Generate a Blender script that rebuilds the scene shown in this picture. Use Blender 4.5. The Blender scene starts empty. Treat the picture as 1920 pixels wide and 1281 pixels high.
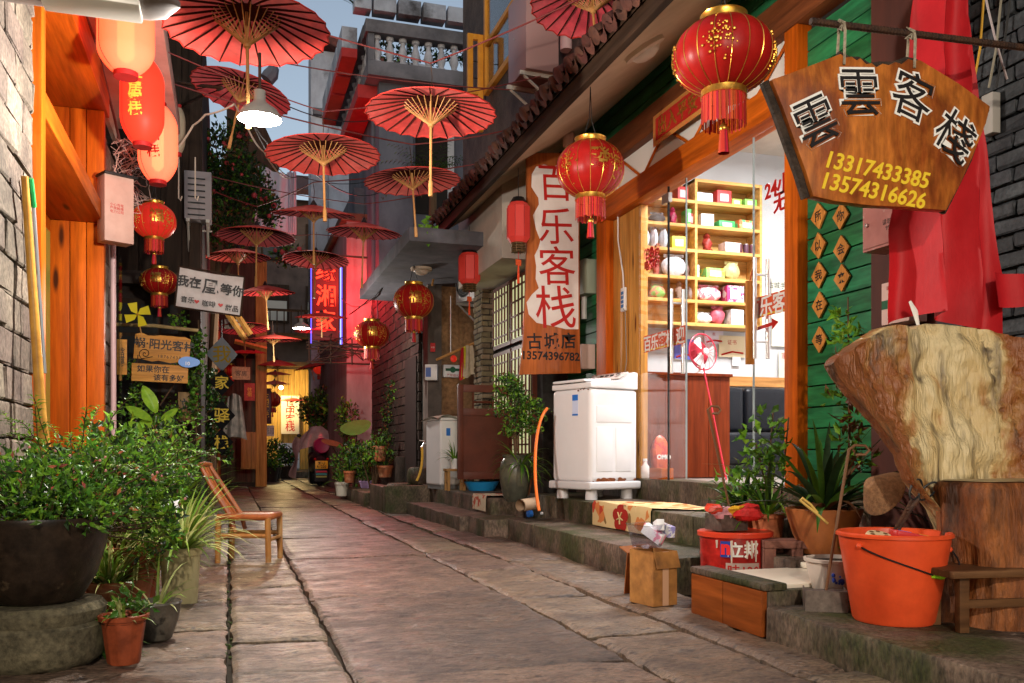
import bpy, bmesh, math, random
from mathutils import Vector, Matrix, Quaternion, noise as mnoise
from math import sin, cos, pi, radians
V = Vector
# ------------------------------------------------------------------ camera, sky, sun, exposure
scene = bpy.context.scene
C = scene.collection
FOC, HZ, CAMZ = 1680.0, 850.0, 0.8          # focal length / horizon row of the photograph, eye height
YAW = math.atan(530.0 / FOC); SA, CA = sin(YAW), cos(YAW)
cam = bpy.data.objects.new('camera', bpy.data.cameras.new('camera')); C.objects.link(cam)
cam.location = (0, 0, CAMZ); cam.rotation_euler = (radians(90), 0, -YAW)
cam.data.sensor_width = 36; cam.data.lens = FOC / 1920 * 36
cam.data.shift_y = (HZ - 640.5) / 1920; cam.data.clip_start = .05; cam.data.clip_end = 800
scene.camera = cam
world = bpy.data.worlds.new('World'); scene.world = world; world.use_nodes = True
wn = world.node_tree; wn.nodes.clear()
sky = wn.nodes.new('ShaderNodeTexSky'); sky.sky_type = 'NISHITA'; sky.sun_disc = False
sky.sun_elevation = radians(13.0); sky.sun_rotation = radians(200); sky.air_density = 1.2; sky.dust_density = 1.0; sky.ozone_density = 2.5
hs = wn.nodes.new('ShaderNodeHueSaturation'); hs.inputs['Saturation'].default_value = .62
bgn = wn.nodes.new('ShaderNodeBackground'); bgn.inputs[1].default_value = SKY_STRENGTH = 0.15
wo = wn.nodes.new('ShaderNodeOutputWorld')
wn.links.new(sky.outputs[0], hs.inputs['Color']); wn.links.new(hs.outputs[0], bgn.inputs[0]); wn.links.new(bgn.outputs[0], wo.inputs[0])
sl = bpy.data.lights.new('sun', 'SUN'); sl.energy = .08; sl.angle = radians(25); sl.color = (1, .9, .8)
so = bpy.data.objects.new('sun', sl); C.objects.link(so); so.rotation_euler = (radians(77), 0, radians(20))
vs = scene.view_settings; vs.view_transform = 'Standard'; vs.look = 'None'; vs.exposure = 0.0; vs.gamma = 1
scene.cycles.use_denoising = True; scene.cycles.use_adaptive_sampling = True; scene.cycles.adaptive_threshold = .015
scene.cycles.max_bounces = 7; scene.cycles.diffuse_bounces = 3; scene.cycles.glossy_bounces = 3; scene.cycles.transmission_bounces = 5
scene.cycles.transparent_max_bounces = 12; scene.cycles.sample_clamp_indirect = 4; scene.cycles.caustics_reflective = False; scene.cycles.caustics_refractive = False
# ------------------------------------------------------------------ measuring the photograph: a row/column and one known plane give a place
def ray(x, y):
    u = (x - 960) / FOC; return V((SA + u * CA, CA - u * SA, (HZ - y) / FOC))
def at(x, y, d): return V((0, 0, CAMZ)) + ray(x, y) * d
def onX(x, y, X): r = ray(x, y); return V((0, 0, CAMZ)) + r * (X / r.x)
def onY(x, y, Y): r = ray(x, y); return V((0, 0, CAMZ)) + r * (Y / r.y)
def onZ(x, y, z=0.): r = ray(x, y); return V((0, 0, CAMZ)) + r * ((z - CAMZ) / r.z)
# ------------------------------------------------------------------ materials
MATS = {}
def nt(name):
    m = bpy.data.materials.new(name); m.use_nodes = True; t = m.node_tree; t.nodes.clear()
    def N(k, **kw):
        n = t.nodes.new('ShaderNode' + k)
        for a, b in kw.items():
            if a.startswith('i_'):
                key = a[2:]; key = int(key) if key.isdigit() else key.replace('_', ' ')
                n.inputs[key].default_value = b
            else: setattr(n, a, b)
        return n
    L = lambda a, b: t.links.new(a, b)
    return m, N, L
def c4(c): return (c[0], c[1], c[2], 1)
def M(name, c, c2=None, sc=6, st=(1, 1, 1), r=.6, r2=None, bump=0, bsc=None, bst=None, bd=.01, metal=0, emit=None, es=0, tr=0, rnd=0, isl=0,
      lo=.35, hi=.65, c3=None, sc3=1.5, lo3=.5, hi3=.7, st3=(1, 1, 1), det=6, spec=.25, coat=0, local=False, trans=0, knots=None, dist=0, grit=None, trc=None):
    if name in MATS: return MATS[name]
    m, N, L = nt(name); MATS[name] = m
    out = N('OutputMaterial'); b = N('BsdfPrincipled'); L(b.outputs[0], out.inputs[0])
    b.inputs['Base Color'].default_value = c4(c); b.inputs['Roughness'].default_value = r; b.inputs['Metallic'].default_value = metal
    b.inputs['Specular IOR Level'].default_value = spec; b.inputs['Coat Weight'].default_value = coat
    b.inputs['Transmission Weight'].default_value = trans
    pos = N('TexCoord').outputs['Object'] if local else N('NewGeometry').outputs['Position']
    def nz(scale, stretch, detail=det, d=0):
        mp = N('Mapping'); mp.inputs['Scale'].default_value = stretch; L(pos, mp.inputs[0])
        n = N('TexNoise'); n.inputs['Scale'].default_value = scale; n.inputs['Detail'].default_value = detail; n.inputs['Roughness'].default_value = .62
        n.inputs['Distortion'].default_value = d
        L(mp.outputs[0], n.inputs['Vector']); return n.outputs[0]
    def rng(v, a, bb, o0=0, o1=1):
        g = N('MapRange'); g.inputs[1].default_value = a; g.inputs[2].default_value = bb; g.inputs[3].default_value = o0; g.inputs[4].default_value = o1
        L(v, g.inputs[0]); return g.outputs[0]
    def mix(fac, a, bb, mode='MIX'):
        g = N('MixRGB', blend_type=mode)
        if isinstance(fac, (int, float)): g.inputs[0].default_value = fac
        else: L(fac, g.inputs[0])
        for i, v in ((1, a), (2, bb)):
            if isinstance(v, tuple): g.inputs[i].default_value = c4(v)
            else: L(v, g.inputs[i])
        return g.outputs[0]
    col = None
    if c2: 
        f = rng(nz(sc, st, d=dist), lo, hi); col = mix(f, c, c2)
        if r2 is not None: L(rng(f, 0, 1, r, r2), b.inputs['Roughness'])
    if c3: col = mix(rng(nz(sc3, st3), lo3, hi3), col if col else c, c3)
    if knots:
        mp = N('Mapping'); mp.inputs['Scale'].default_value = knots[0]; L(pos, mp.inputs[0])
        vo = N('TexVoronoi'); vo.inputs['Scale'].default_value = 1; L(mp.outputs[0], vo.inputs['Vector'])
        col = mix(rng(vo.outputs['Distance'], .05, .11, 1, 0), col if col else c, knots[1])
    if grit:      # fine speckle and grime: scale, amount, stretch
        q = rng(nz(grit[0], grit[2] if len(grit) > 2 else (1, 1, 1), 10), .34, .66, 1 - grit[1], 1 + grit[1] * .45); cb_ = N('CombineColor'); [L(q, cb_.inputs[i]) for i in range(3)]; col = mix(1.0, col if col else c, cb_.outputs[0], 'MULTIPLY')
    if rnd or isl:
        src = N('ObjectInfo').outputs['Random'] if rnd else N('NewGeometry').outputs['Random Per Island']
        k = rnd or isl
        g = N('HueSaturation'); L(rng(src, 0, 1, 1 - k, 1 + k), g.inputs['Value'])
        w = N('Math', operation='FRACT'); mm = N('Math', operation='MULTIPLY'); mm.inputs[1].default_value = 7.31; L(src, mm.inputs[0]); L(mm.outputs[0], w.inputs[0])
        L(rng(w.outputs[0], 0, 1, .5 - k * .06, .5 + k * .06), g.inputs['Hue'])
        if col: L(col, g.inputs['Color'])
        else: g.inputs['Color'].default_value = c4(c)
        col = g.outputs[0]
    if col: L(col, b.inputs['Base Color'])
    if bump:
        bn = N('Bump'); bn.inputs['Strength'].default_value = bump; bn.inputs['Distance'].default_value = bd
        L(nz(bsc or sc * 4, bst or st, 8), bn.inputs['Height']); L(bn.outputs[0], b.inputs['Normal'])
    if emit:
        b.inputs['Emission Color'].default_value = c4(emit); b.inputs['Emission Strength'].default_value = es
    if tr:
        tl = N('BsdfTranslucent'); ms = N('MixShader'); ms.inputs[0].default_value = tr
        if trc: tl.inputs[0].default_value = c4(trc)
        elif col: L(col, tl.inputs[0])
        else: tl.inputs[0].default_value = c4(c)
        L(b.outputs[0], ms.inputs[1]); L(tl.outputs[0], ms.inputs[2]); L(ms.outputs[0], out.inputs[0])
    return m
def wood(name, c, c2, ax='z', sc=10, r=.45, knot=None, bump=.25, rnd=0, coat=0, grit=.35):
    st = {'x': (.07, 1, 1), 'y': (1, .07, 1), 'z': (1, 1, .07)}[ax]
    kn = None
    if knot: kn = ({'x': (.9, 4, 4), 'y': (4, .9, 4), 'z': (4, 4, .9)}[ax], knot)
    return M(name, c, c2, sc=sc, st=st, r=r, bump=bump, bsc=sc * 4, bst=st, bd=.004, lo=.3, hi=.68, knots=kn, rnd=rnd, dist=.6, coat=coat, grit=(28, grit, st), spec=.1)
def glow(name, c, s):
    if name in MATS: return MATS[name]
    m, N, L = nt(name); MATS[name] = m
    e = N('Emission'); e.inputs[0].default_value = c4(c); e.inputs[1].default_value = s; o = N('OutputMaterial'); L(e.outputs[0], o.inputs[0]); return m
def glass(name, tint=(1, 1, 1), refl=.08):
    if name in MATS: return MATS[name]
    m, N, L = nt(name); MATS[name] = m
    t = N('BsdfTransparent'); t.inputs[0].default_value = c4(tint); g = N('BsdfGlossy'); g.inputs['Roughness'].default_value = .02
    f0 = N('LayerWeight'); f0.inputs[0].default_value = .5; fp = N('Math', operation='POWER'); fp.inputs[1].default_value = 4; L(f0.outputs['Facing'], fp.inputs[0]); f = N('MapRange'); f.inputs[3].default_value = .04; f.inputs[4].default_value = .7; L(fp.outputs[0], f.inputs[0])
    x = N('MixShader'); o = N('OutputMaterial')
    L(f.outputs[0], x.inputs[0]); L(t.outputs[0], x.inputs[1]); L(g.outputs[0], x.inputs[2]); L(x.outputs[0], o.inputs[0]); return m
# ------------------------------------------------------------------ mesh builder
def rot(axis, a): return Matrix.Rotation(a, 4, axis)
def T(*p): return Matrix.Translation(V(p) if len(p) == 3 else V(p[0]))
def S(x, y, z): return Matrix.Diagonal((x, y, z, 1))
class MB:
    def __init__(s): s.v = []; s.f = []; s.m = []
    def add(s, vs, fs, mi=0, X=None):
        o = len(s.v)
        s.v += [X @ V(p) for p in vs] if X else [V(p) for p in vs]
        s.f += [tuple(i + o for i in f) for f in fs]; s.m += [mi] * len(fs); return s
    def box(s, a, b, mi=0, X=None):
        x0, y0, z0 = a; x1, y1, z1 = b
        return s.add([(x0, y0, z0), (x1, y0, z0), (x1, y1, z0), (x0, y1, z0), (x0, y0, z1), (x1, y0, z1), (x1, y1, z1), (x0, y1, z1)],
                     [(3, 2, 1, 0), (4, 5, 6, 7), (0, 1, 5, 4), (1, 2, 6, 5), (2, 3, 7, 6), (3, 0, 4, 7)], mi, X)
    def cb(s, c, d, mi=0, X=None):
        c = V(c); d = V(d) / 2; return s.box(c - d, c + d, mi, X)
    def tube(s, pts, r, n=8, mi=0, X=None, cap=True, flat=1.0):
        pts = [V(p) for p in pts]; k = len(pts); rs = r if isinstance(r, (list, tuple)) else [r] * k
        t = (pts[1] - pts[0]).normalized(); up = V((0, 0, 1)) if abs(t.z) < .9 else V((1, 0, 0)); nrm = (up - t * up.dot(t)).normalized()
        vs = []; fs = []
        for i, p in enumerate(pts):
            t2 = (pts[min(i + 1, k - 1)] - pts[max(i - 1, 0)])
            t2 = t2.normalized() if t2.length > 1e-9 else t
            q = t.rotation_difference(t2); nrm = q @ nrm; nrm = (nrm - t2 * nrm.dot(t2)).normalized(); t = t2; bi = t.cross(nrm)
            for j in range(n):
                a = 2 * pi * j / n; vs.append(p + (nrm * cos(a) + bi * sin(a) * flat) * rs[i])
        for i in range(k - 1):
            for j in range(n): fs.append((i * n + j, i * n + (j + 1) % n, (i + 1) * n + (j + 1) % n, (i + 1) * n + j))
        if cap: fs += [tuple(range(n - 1, -1, -1)), tuple((k - 1) * n + j for j in range(n))]
        return s.add(vs, fs, mi, X)
    def lathe(s, prof, n=24, mi=0, X=None, fn=None):
        vs = []; fs = []; k = len(prof)
        for i, (r, z) in enumerate(prof):
            for j in range(n):
                a = 2 * pi * j / n; rr = r * (fn(a, z) if fn else 1); vs.append((rr * cos(a), rr * sin(a), z))
        for i in range(k - 1):
            for j in range(n): fs.append((i * n + j, i * n + (j + 1) % n, (i + 1) * n + (j + 1) % n, (i + 1) * n + j))
        if prof[0][0] > 1e-6: fs.append(tuple(range(n - 1, -1, -1)))
        if prof[-1][0] > 1e-6: fs.append(tuple((k - 1) * n + j for j in range(n)))
        return s.add(vs, fs, mi, X)
    def prism(s, poly, z0, z1, mi=0, X=None):
        n = len(poly); vs = [(p[0], p[1], z0) for p in poly] + [(p[0], p[1], z1) for p in poly]
        return s.add(vs, [tuple(range(n - 1, -1, -1)), tuple(range(n, 2 * n))] + [(i, (i + 1) % n, n + (i + 1) % n, n + i) for i in range(n)], mi, X)
    def grid(s, fn, nu, nv, mi=0, X=None):
        vs = [fn(i / nu, j / nv) for j in range(nv + 1) for i in range(nu + 1)]
        return s.add(vs, [(j * (nu + 1) + i, j * (nu + 1) + i + 1, (j + 1) * (nu + 1) + i + 1, (j + 1) * (nu + 1) + i) for j in range(nv) for i in range(nu)], mi, X)
    def ball(s, c, r, n=10, mi=0, sq=(1, 1, 1)):
        k = max(4, n // 2); return s.lathe([(sin(pi * i / k) * 1.0 if 0 < i < k else 0, -cos(pi * i / k)) for i in range(k + 1)], n, mi, T(c) @ S(r * sq[0], r * sq[1], r * sq[2]))
    def leaf(s, p, d, up, L, W, bend=.25, fold=.2, mi=0):
        d = d.normalized(); sd = d.cross(up)
        if sd.length < 1e-4: sd = V((1, 0, 0))
        sd.normalize(); n = sd.cross(d).normalized()
        a, b, c = p, p + d * L * .5 + n * L * bend * .3, p + d * L - n * L * bend * .5
        l, r = b + sd * W / 2 + n * W * fold, b - sd * W / 2 + n * W * fold
        return s.add([a, r, c, l, b], [(0, 1, 4), (1, 2, 4), (2, 3, 4), (3, 0, 4)], mi)
    def strap(s, p, d, L, W, droop=1.0, k=6, mi=0, fold=.25, stripe=None):
        d = d.normalized(); sd = d.cross(V((0, 0, 1)))
        if sd.length < 1e-4: sd = V((1, 0, 0))
        sd.normalize(); q = p.copy(); vs = []; dd = d.copy()
        for i in range(k + 1):
            f = i / k; w = W * (min(1, .45 + f * 2.2) if f < .3 else max(.03, 1 - ((f - .3) / .7) ** 1.8)) / 2
            n = sd.cross(dd).normalized()
            vs += [q - sd * w + n * w * fold, q, q + sd * w + n * w * fold]
            dd = (dd - V((0, 0, 1)) * droop * (1.2 / k) * (.4 + f)).normalized(); q = q + dd * L / k
        fs = []
        for i in range(k):
            fs += [(3 * i, 3 * i + 1, 3 * i + 4, 3 * i + 3), (3 * i + 1, 3 * i + 2, 3 * i + 5, 3 * i + 4)]
        return s.add(vs, fs, mi)
    def mesh(s, name, mats, bevel=0, smooth=40, seg=2, merge=False):
        me = bpy.data.meshes.new(name); me.from_pydata([tuple(p) for p in s.v], [], s.f)
        if not isinstance(mats, (list, tuple)): mats = [mats]
        for m in mats: me.materials.append(m)
        me.polygons.foreach_set('material_index', s.m)
        if bevel or merge:
            bm = bmesh.new(); bm.from_mesh(me)
            if merge: bmesh.ops.remove_doubles(bm, verts=bm.verts, dist=1e-5)
            if bevel:
                es = [e for e in bm.edges if len(e.link_faces) == 2 and e.calc_face_angle(0) > .5]
                bmesh.ops.bevel(bm, geom=es, offset=bevel, segments=seg, affect='EDGES', clamp_overlap=True, profile=.6)
            bm.to_mesh(me); bm.free()
        if smooth:
            me.polygons.foreach_set('use_smooth', [True] * len(me.polygons)); me.set_sharp_from_angle(angle=radians(smooth))
        me.update(); return me
def obj(name, me, parent=None, mx=None):
    o = bpy.data.objects.new(name, me); C.objects.link(o)
    if mx is not None: o.matrix_world = mx
    if parent: o.parent = parent
    if mx is not None and parent: o.matrix_local = mx
    return o
def tag(o, label=None, cat=None, group=None, kind=None):
    if label: o['label'] = label
    if cat: o['category'] = cat
    if group: o['group'] = group
    if kind: o['kind'] = kind
    return o
def thing(name, label, cat, mx=None, group=None):
    o = obj(name, None, None, mx if mx is not None else Matrix()); o.empty_display_size = .1; return tag(o, label, cat, group)
def part(name, mb, mats, parent, mx=None, label=None, **kw):
    o = obj(name, mb if isinstance(mb, bpy.types.Mesh) else mb.mesh(name, mats, **kw), parent, mx); return tag(o, label)
def single(name, mb, mats, label, cat, mx=None, group=None, **kw):
    return tag(obj(name, mb.mesh(name, mats, **kw), None, mx if mx is not None else Matrix()), label, cat, group)
def struct(name, mb, mats, mx=None, **kw): return tag(obj(name, mb.mesh(name, mats, **kw), None, mx), kind='structure')
def copy_tree(o, parent=None):
    c = o.copy(); C.objects.link(c)
    if parent: c.parent = parent
    for ch in o.children: copy_tree(ch, c)
    return c
def face(p, n):            # local x to the viewer's right, y up, z towards the viewer
    n = V(n).normalized(); r = V((0, 0, 1)).cross(n).normalized(); u = n.cross(r)
    return Matrix(((r.x, u.x, n.x, p[0]), (r.y, u.y, n.y, p[1]), (r.z, u.z, n.z, p[2]), (0, 0, 0, 1)))
def stand(p, rz=0): return T(V(p)) @ rot('Z', rz)
def text_mesh(body, size, mat, ext=.003, off=0, shear=0, line=1.0, res=3, sp=1.0):
    cu = bpy.data.curves.new('lettering', 'FONT'); cu.body = body; cu.size = size; cu.extrude = ext; cu.offset = off; cu.shear = shear
    cu.align_x = 'CENTER'; cu.align_y = 'CENTER'; cu.space_line = line; cu.resolution_u = res; cu.space_character = sp
    o = bpy.data.objects.new('lettering', cu); C.objects.link(o); dg = bpy.context.evaluated_depsgraph_get()
    me = bpy.data.meshes.new_from_object(o.evaluated_get(dg)); bpy.data.objects.remove(o); me.materials.clear(); me.materials.append(mat)
    if me.vertices:      # centre the ink, not the type body
        xs = [v.co.x for v in me.vertices]; ys = [v.co.y for v in me.vertices]; cx, cy = (min(xs) + max(xs)) / 2, (min(ys) + max(ys)) / 2
        for v in me.vertices: v.co.x -= cx; v.co.y -= cy
    return me
def text(body, size, mat, parent, p=(0, 0, 0), name='lettering', rz=0, **kw):
    return obj(name, text_mesh(body, size, mat, **kw), parent, T(V(p)) @ rot('Z', rz))
def lamp(name, kind, p, energy, color, parent=None, size=.1, aim=None, sy=None, spot=None, blend=.5):
    l = bpy.data.lights.new(name, kind); l.energy = energy; l.color = color
    if kind == 'AREA':
        l.size = size
        if sy: l.shape = 'RECTANGLE'; l.size_y = sy
    else: l.shadow_soft_size = size
    if spot: l.spot_size = spot; l.spot_blend = blend
    o = bpy.data.objects.new(name, l); C.objects.link(o); o.location = p
    if aim is not None: o.rotation_euler = (V(aim) - V(p)).to_track_quat('-Z', 'Y').to_euler()
    if parent:
        mw = Matrix.LocRotScale(o.location, o.rotation_euler, None); o.parent = parent; o.matrix_local = parent.matrix_world.inverted() @ mw
    return o
R = random.Random(7)
def rv(k=1.): return V((R.uniform(-k, k), R.uniform(-k, k), R.uniform(-k, k)))
def rdir():
    z = R.uniform(-1, 1); a = R.uniform(0, 2 * pi); q = math.sqrt(1 - z * z); return V((q * cos(a), q * sin(a), z))
# ------------------------------------------------------------------ shared materials
m_slab = M('sandstone', (.215, .142, .092), (.095, .06, .041), sc=3.5, st=(1, 1.3, 1), lo=.36, hi=.66, r=.30, r2=.58, bump=1, bsc=15, bst=(.8, 1.9, 1), bd=.022, c3=(.032, .018, .012), sc3=22, st3=(.75, 2.1, 1), lo3=.53, hi3=.645, rnd=.3, spec=.5, grit=(60, .6, (.8, 1.7, 1)))
m_dirt = M('joint_dirt', (.022, .017, .012), (.04, .03, .018), sc=9, r=.95, bump=.6, bsc=40)
m_step = M('step_stone', (.20, .14, .10), (.075, .052, .036), sc=4, lo=.36, hi=.62, r=.55, bump=1, bsc=26, bst=(1, 1, .3), bd=.016, c3=(.05, .055, .018), sc3=2.2, lo3=.47, hi3=.64, rnd=.22, grit=(55, .6, (1, 1, .5)))
m_block = M('wall_block', (.25, .20, .155), (.13, .10, .08), sc=4, lo=.3, hi=.7, r=.8, bump=.7, bsc=22, bd=.01, c3=(.07, .055, .045), sc3=1.6, rnd=.25, grit=(40, .5))
m_mortar = M('dark_mortar', (.045, .04, .034), (.02, .018, .016), sc=10, r=.95)
m_plaster = M('pale_plaster', (.62, .55, .46), (.50, .43, .36), sc=2.5, r=.85, bump=.25, bsc=20)
m_grey = M('weathered_plaster', (.135, .14, .17), (.07, .07, .09), sc=1.6, st=(1, 1, .35), r=.9, bump=.4, bsc=12, c3=(.06, .06, .065), sc3=.8, lo3=.55, hi3=.75)
m_white_peel = M('peeling_white_plaster', (.42, .46, .54), (.19, .20, .24), sc=1.1, st=(1, 1, .6), r=.9, bump=.6, bsc=6, bd=.03, c3=(.05, .05, .055), sc3=.65, lo3=.56, hi3=.66)
m_dwood = wood('dark_timber', (.055, .032, .02), (.025, .015, .01), 'z', r=.6)
m_dwoody = wood('dark_timber_y', (.06, .034, .02), (.025, .015, .01), 'y', r=.6)
m_pine_z = wood('varnished_pine_upright', (.60, .125, .006), (.38, .065, .004), 'z', sc=9, knot=(.07, .016, .004))
m_pine_y = wood('varnished_pine_level', (.58, .125, .008), (.36, .065, .005), 'y', sc=9, knot=(.07, .016, .004))
m_pine_x = wood('varnished_pine_across', (.60, .30, .10), (.46, .20, .06), 'x', sc=9, knot=(.16, .05, .015))
m_green = M('green_paint', (.022, .20, .07), (.014, .10, .036), sc=7, st=(1, .10, 1), r=.5, bump=.4, bsc=30, bst=(1, .1, 1), bd=.004, rnd=.2, grit=(26, .45, (1, .15, 1)))
m_dark = M('dark_recess', (.018, .014, .012), r=.9)  # near-black standing in for the shade of openings; also backs the planks
m_tile = M('clay_tile', (.12, .045, .03), (.045, .02, .016), sc=9, r=.75, bump=.4, bsc=30, rnd=.25)
m_iron = M('rusty_iron', (.10, .05, .03), (.045, .03, .025), sc=25, r=.65, metal=.5, bump=.3, bsc=80)
m_black = M('black_paint', (.012, .012, .012), r=.45)
m_white = M('white_enamel', (.78, .78, .78), (.70, .70, .69), sc=4, r=.28)
m_gold = M('gold', (.85, .50, .10), (.6, .3, .04), sc=20, r=.3, metal=.85)
m_redcloth = M('red_cloth', (.42, .018, .016), (.30, .012, .012), sc=6, r=.5)
m_concrete = M('concrete', (.16, .155, .175), (.08, .078, .09), sc=2.2, r=.85, bump=.35, bsc=16, c3=(.09, .085, .08), sc3=1.0)
m_cable = M('black_cable', (.015, .014, .014), r=.5)
m_brown = M('brown_plaster', (.32, .17, .075), (.17, .085, .04), sc=2.2, st=(1, 1, .45), r=.9, bump=.4, bsc=14, c3=(.06, .045, .03), sc3=.9, lo3=.52, hi3=.72, grit=(18, .4))
m_dbrick = M('dark_brick', (.05, .033, .026), (.022, .016, .013), sc=6, r=.85, bump=.6, bsc=30, rnd=.34, grit=(45, .5))
m_bbrick = M('black_painted_brick', (.045, .05, .055), (.022, .024, .028), sc=6, r=.6, bump=.6, bsc=30, rnd=.34, grit=(45, .5))
m_gbrick = M('olive_brick', (.24, .19, .115), (.13, .10, .06), sc=6, r=.85, bump=.6, bsc=30, rnd=.28)
m_char = M('ink_black', (.012, .01, .01), r=.5)
m_redink = M('red_ink', (.42, .012, .008), r=.45)
m_yelink = M('yellow_paint', (.75, .52, .03), r=.5)
m_whiteink = M('white_paint', (.75, .74, .70), r=.5)
m_moss = M('moss', (.045, .07, .015), (.03, .035, .012), sc=30, r=.95, bump=.8, bsc=90)
# ------------------------------------------------------------------ ground and paving
g = MB(); g.box((-60, -6, -.3), (60, 140, -.055)); ground = struct('ground', g, m_dirt)
pav = tag(obj('paving', MB().box((-.98, 1.0, -.054), (2.75, 33, -.048)).mesh('paving', m_dirt)), kind='structure')
def slab(x0, x1, y0, y1, z=0, cell=.07, par=pav, mat=None, thick=.05, name='slab', amp=.007, jag=.014, seed=0):
    nu = max(3, min(60, int((x1 - x0) / cell))); nv = max(3, min(100, int((y1 - y0) / cell)))
    tx, ty = R.uniform(-.006, .006), R.uniform(-.006, .006); z += R.uniform(-.006, .006)
    def fn(u, v):
        x = x0 + (x1 - x0) * u; y = y0 + (y1 - y0) * v
        e = min(u, 1 - u) * (x1 - x0); f = min(v, 1 - v) * (y1 - y0); q = min(e, f)
        dx = mnoise.noise(V((y * 5 + 9.1, x0 * 3, 1))) * jag * (1 - min(1, e / .1)); dy = mnoise.noise(V((x * 5 + 3.3, y0 * 3, 7))) * jag * (1 - min(1, f / .1))
        dx += mnoise.noise(V((y * 9, x0, 4))) * jag * .5 * (1 - min(1, e / .1))
        h = z + tx * (u - .5) * 2 + ty * (v - .5) * 2 + mnoise.noise(V((x * 1.8, y * 3.4, 2))) * amp * 1.6 + mnoise.noise(V((x * 6, y * 17, 5))) * amp * .75
        if cell < .03: h -= max(0, mnoise.noise(V((x * 7, y * 24, 11))) - .18) * .022 + max(0, mnoise.noise(V((x * 3, y * 9, 21))) - .3) * .03
        if q < 1e-6: h -= .012
        return V((x + dx, y + dy, h))
    mb = MB(); mb.grid(fn, nu, nv)
    n = nu + 1; per = [i for i in range(n)] + [j * n + nu for j in range(1, nv + 1)] + [nv * n + i for i in range(nu - 1, -1, -1)] + [j * n for j in range(nv - 1, 0, -1)]
    o = len(mb.v); mb.v += [V((mb.v[i].x, mb.v[i].y, z - thick)) for i in per]; k = len(per)
    for i in range(k): mb.f.append((per[(i + 1) % k], per[i], o + i, o + (i + 1) % k)); mb.m.append(0)
    return part(name, mb, mat or m_slab, par, smooth=55)
cols = [(-.97, -.013, None), (.010, .41, [1.2, 2.0, 2.62, 3.35, 3.98, 4.9, 5.55, 6.3]), (.434, 1.488, [1.3, 3.22, 5.06, 7.0, 8.75, 10.9, 12.7]), (1.515, 1.955, [1.3, 2.6, 3.66, 4.75, 5.9, 7.2, 8.3]), (1.985, 2.49, [1.3, 2.8, 4.1, 5.2, 6.4, 7.7, 9.0])]
for ci, (a, b, ys) in enumerate(cols):
    ys = list(ys) if ys else [1.2, 2.3, 3.0, 3.75, 4.3, 5.1, 5.8]
    while ys[-1] < 31: ys.append(ys[-1] + R.uniform(.8, 1.9) * (1.15 if ci == 2 else .8))
    for y0, y1 in zip(ys, ys[1:]):
        gp = R.uniform(.01, .024)
        xa = a - (.006 * (y0 - 5) if ci == 0 and y0 > 9 else 0)
        slab(xa, b, y0 + gp, y1 - gp, cell=.021 if y0 < 6.5 else .05 if y0 < 10 else .09 if y0 < 14 else .3)
# moss and grit along the open joint beside the left strip
mb = MB()
for i in range(60):
    y = R.uniform(2.6, 8.5); x = R.gauss(-.003, .012); k = R.uniform(.004, .013); mb.ball((x, y, -.022 + R.uniform(0, .012)), k, 5, sq=(1, 1.6, .7))
tag(obj('joint_moss', mb.mesh('joint_moss', m_moss)), 'green moss in the paving joint along the left strip', 'moss', kind='stuff')
# ------------------------------------------------------------------ bricks
def brick_mesh(l, d, h, mat, seed, rough=.006):
    rr = random.Random(seed); mb = MB(); mb.box((0, 0, 0), (l, d, h)); me = mb.mesh('brick', mat, bevel=.008, seg=1, smooth=0)
    for v in me.vertices: v.co += V((rr.uniform(-rough, rough), rr.uniform(-rough, rough), rr.uniform(-rough, rough)))
    return me
def brick_wall(parent, p0, dirv, length, height, bl, bh, mat, d=.05, gap=.012, inset=None, skip=None, name='brick', seed=1, stag=.5):
    """p0: lower start on the outer face; dirv along the wall; bricks lie behind the face"""
    rr = random.Random(seed); dirv = V(dirv).normalized(); up = V((0, 0, 1)); n = dirv.cross(up)   # depth direction goes along -n side given by caller
    ms = [brick_mesh(bl - gap, d, bh - gap, mat, seed * 50 + i) for i in range(6)]
    inv = parent.matrix_world.inverted(); k = 0
    for r_ in range(int(height / bh + .01)):
        x = -(bl * stag if r_ % 2 else 0) + rr.uniform(-.02, .02)
        while x < length - 1e-3:
            a, b = max(0, x), min(length, x + bl)
            if b - a > .03 and not (skip and skip(a, b, r_ * bh)):
                q = p0 + dirv * a + up * (r_ * bh) + n * rr.uniform(-.006, .006)
                mx = Matrix(((dirv.x, -n.x, 0, q.x), (dirv.y, -n.y, 0, q.y), (0, 0, 1, q.z), (0, 0, 0, 1))) @ S((b - a - gap) / (bl - gap), 1, 1)
                o = obj(name, rr.choice(ms), parent, inv @ mx); k += 1
            x += bl
    return k
# ------------------------------------------------------------------ LEFT: stone-block house with the timber doorway
LX = -.95
lh = thing('stone_block_house', 'house of rough stone blocks with orange timber doorway at left edge', 'house', T(LX - .3, 5, 0))
def lp(name, mb, mat, **kw):
    for v in mb.v: v -= V((LX - .3, 5, 0))
    return part(name, mb, mat, lh, **kw)
mb = MB(); mb.box((LX - 3, -1, -.05), (LX - .056, 5.2, 3.5)); mb.box((LX - 3, 7.78, -.05), (LX - .056, 8.5, 3.5)); mb.box((LX - 3, 5.2, -.05), (LX - .45, 7.78, 3.5)); mb.box((LX - 3, -1, 3.5), (LX - .02, 8.5, 6.2))
lp('wall', mb, [m_mortar])
lp('plaster_band', MB().box((LX - .3, 4.2, 3.52), (LX + .012, 8.5, 5.6)), m_plaster)
brick_wall(lh, V((LX, 2.0, .05)), (0, 1, 0), 3.17, 3.45, .36, .165, m_block, seed=3, name='stone_block')
brick_wall(lh, V((LX, 7.77, .05)), (0, 1, 0), .71, 3.45, .30, .165, m_block, seed=5, name='stone_block')
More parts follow.
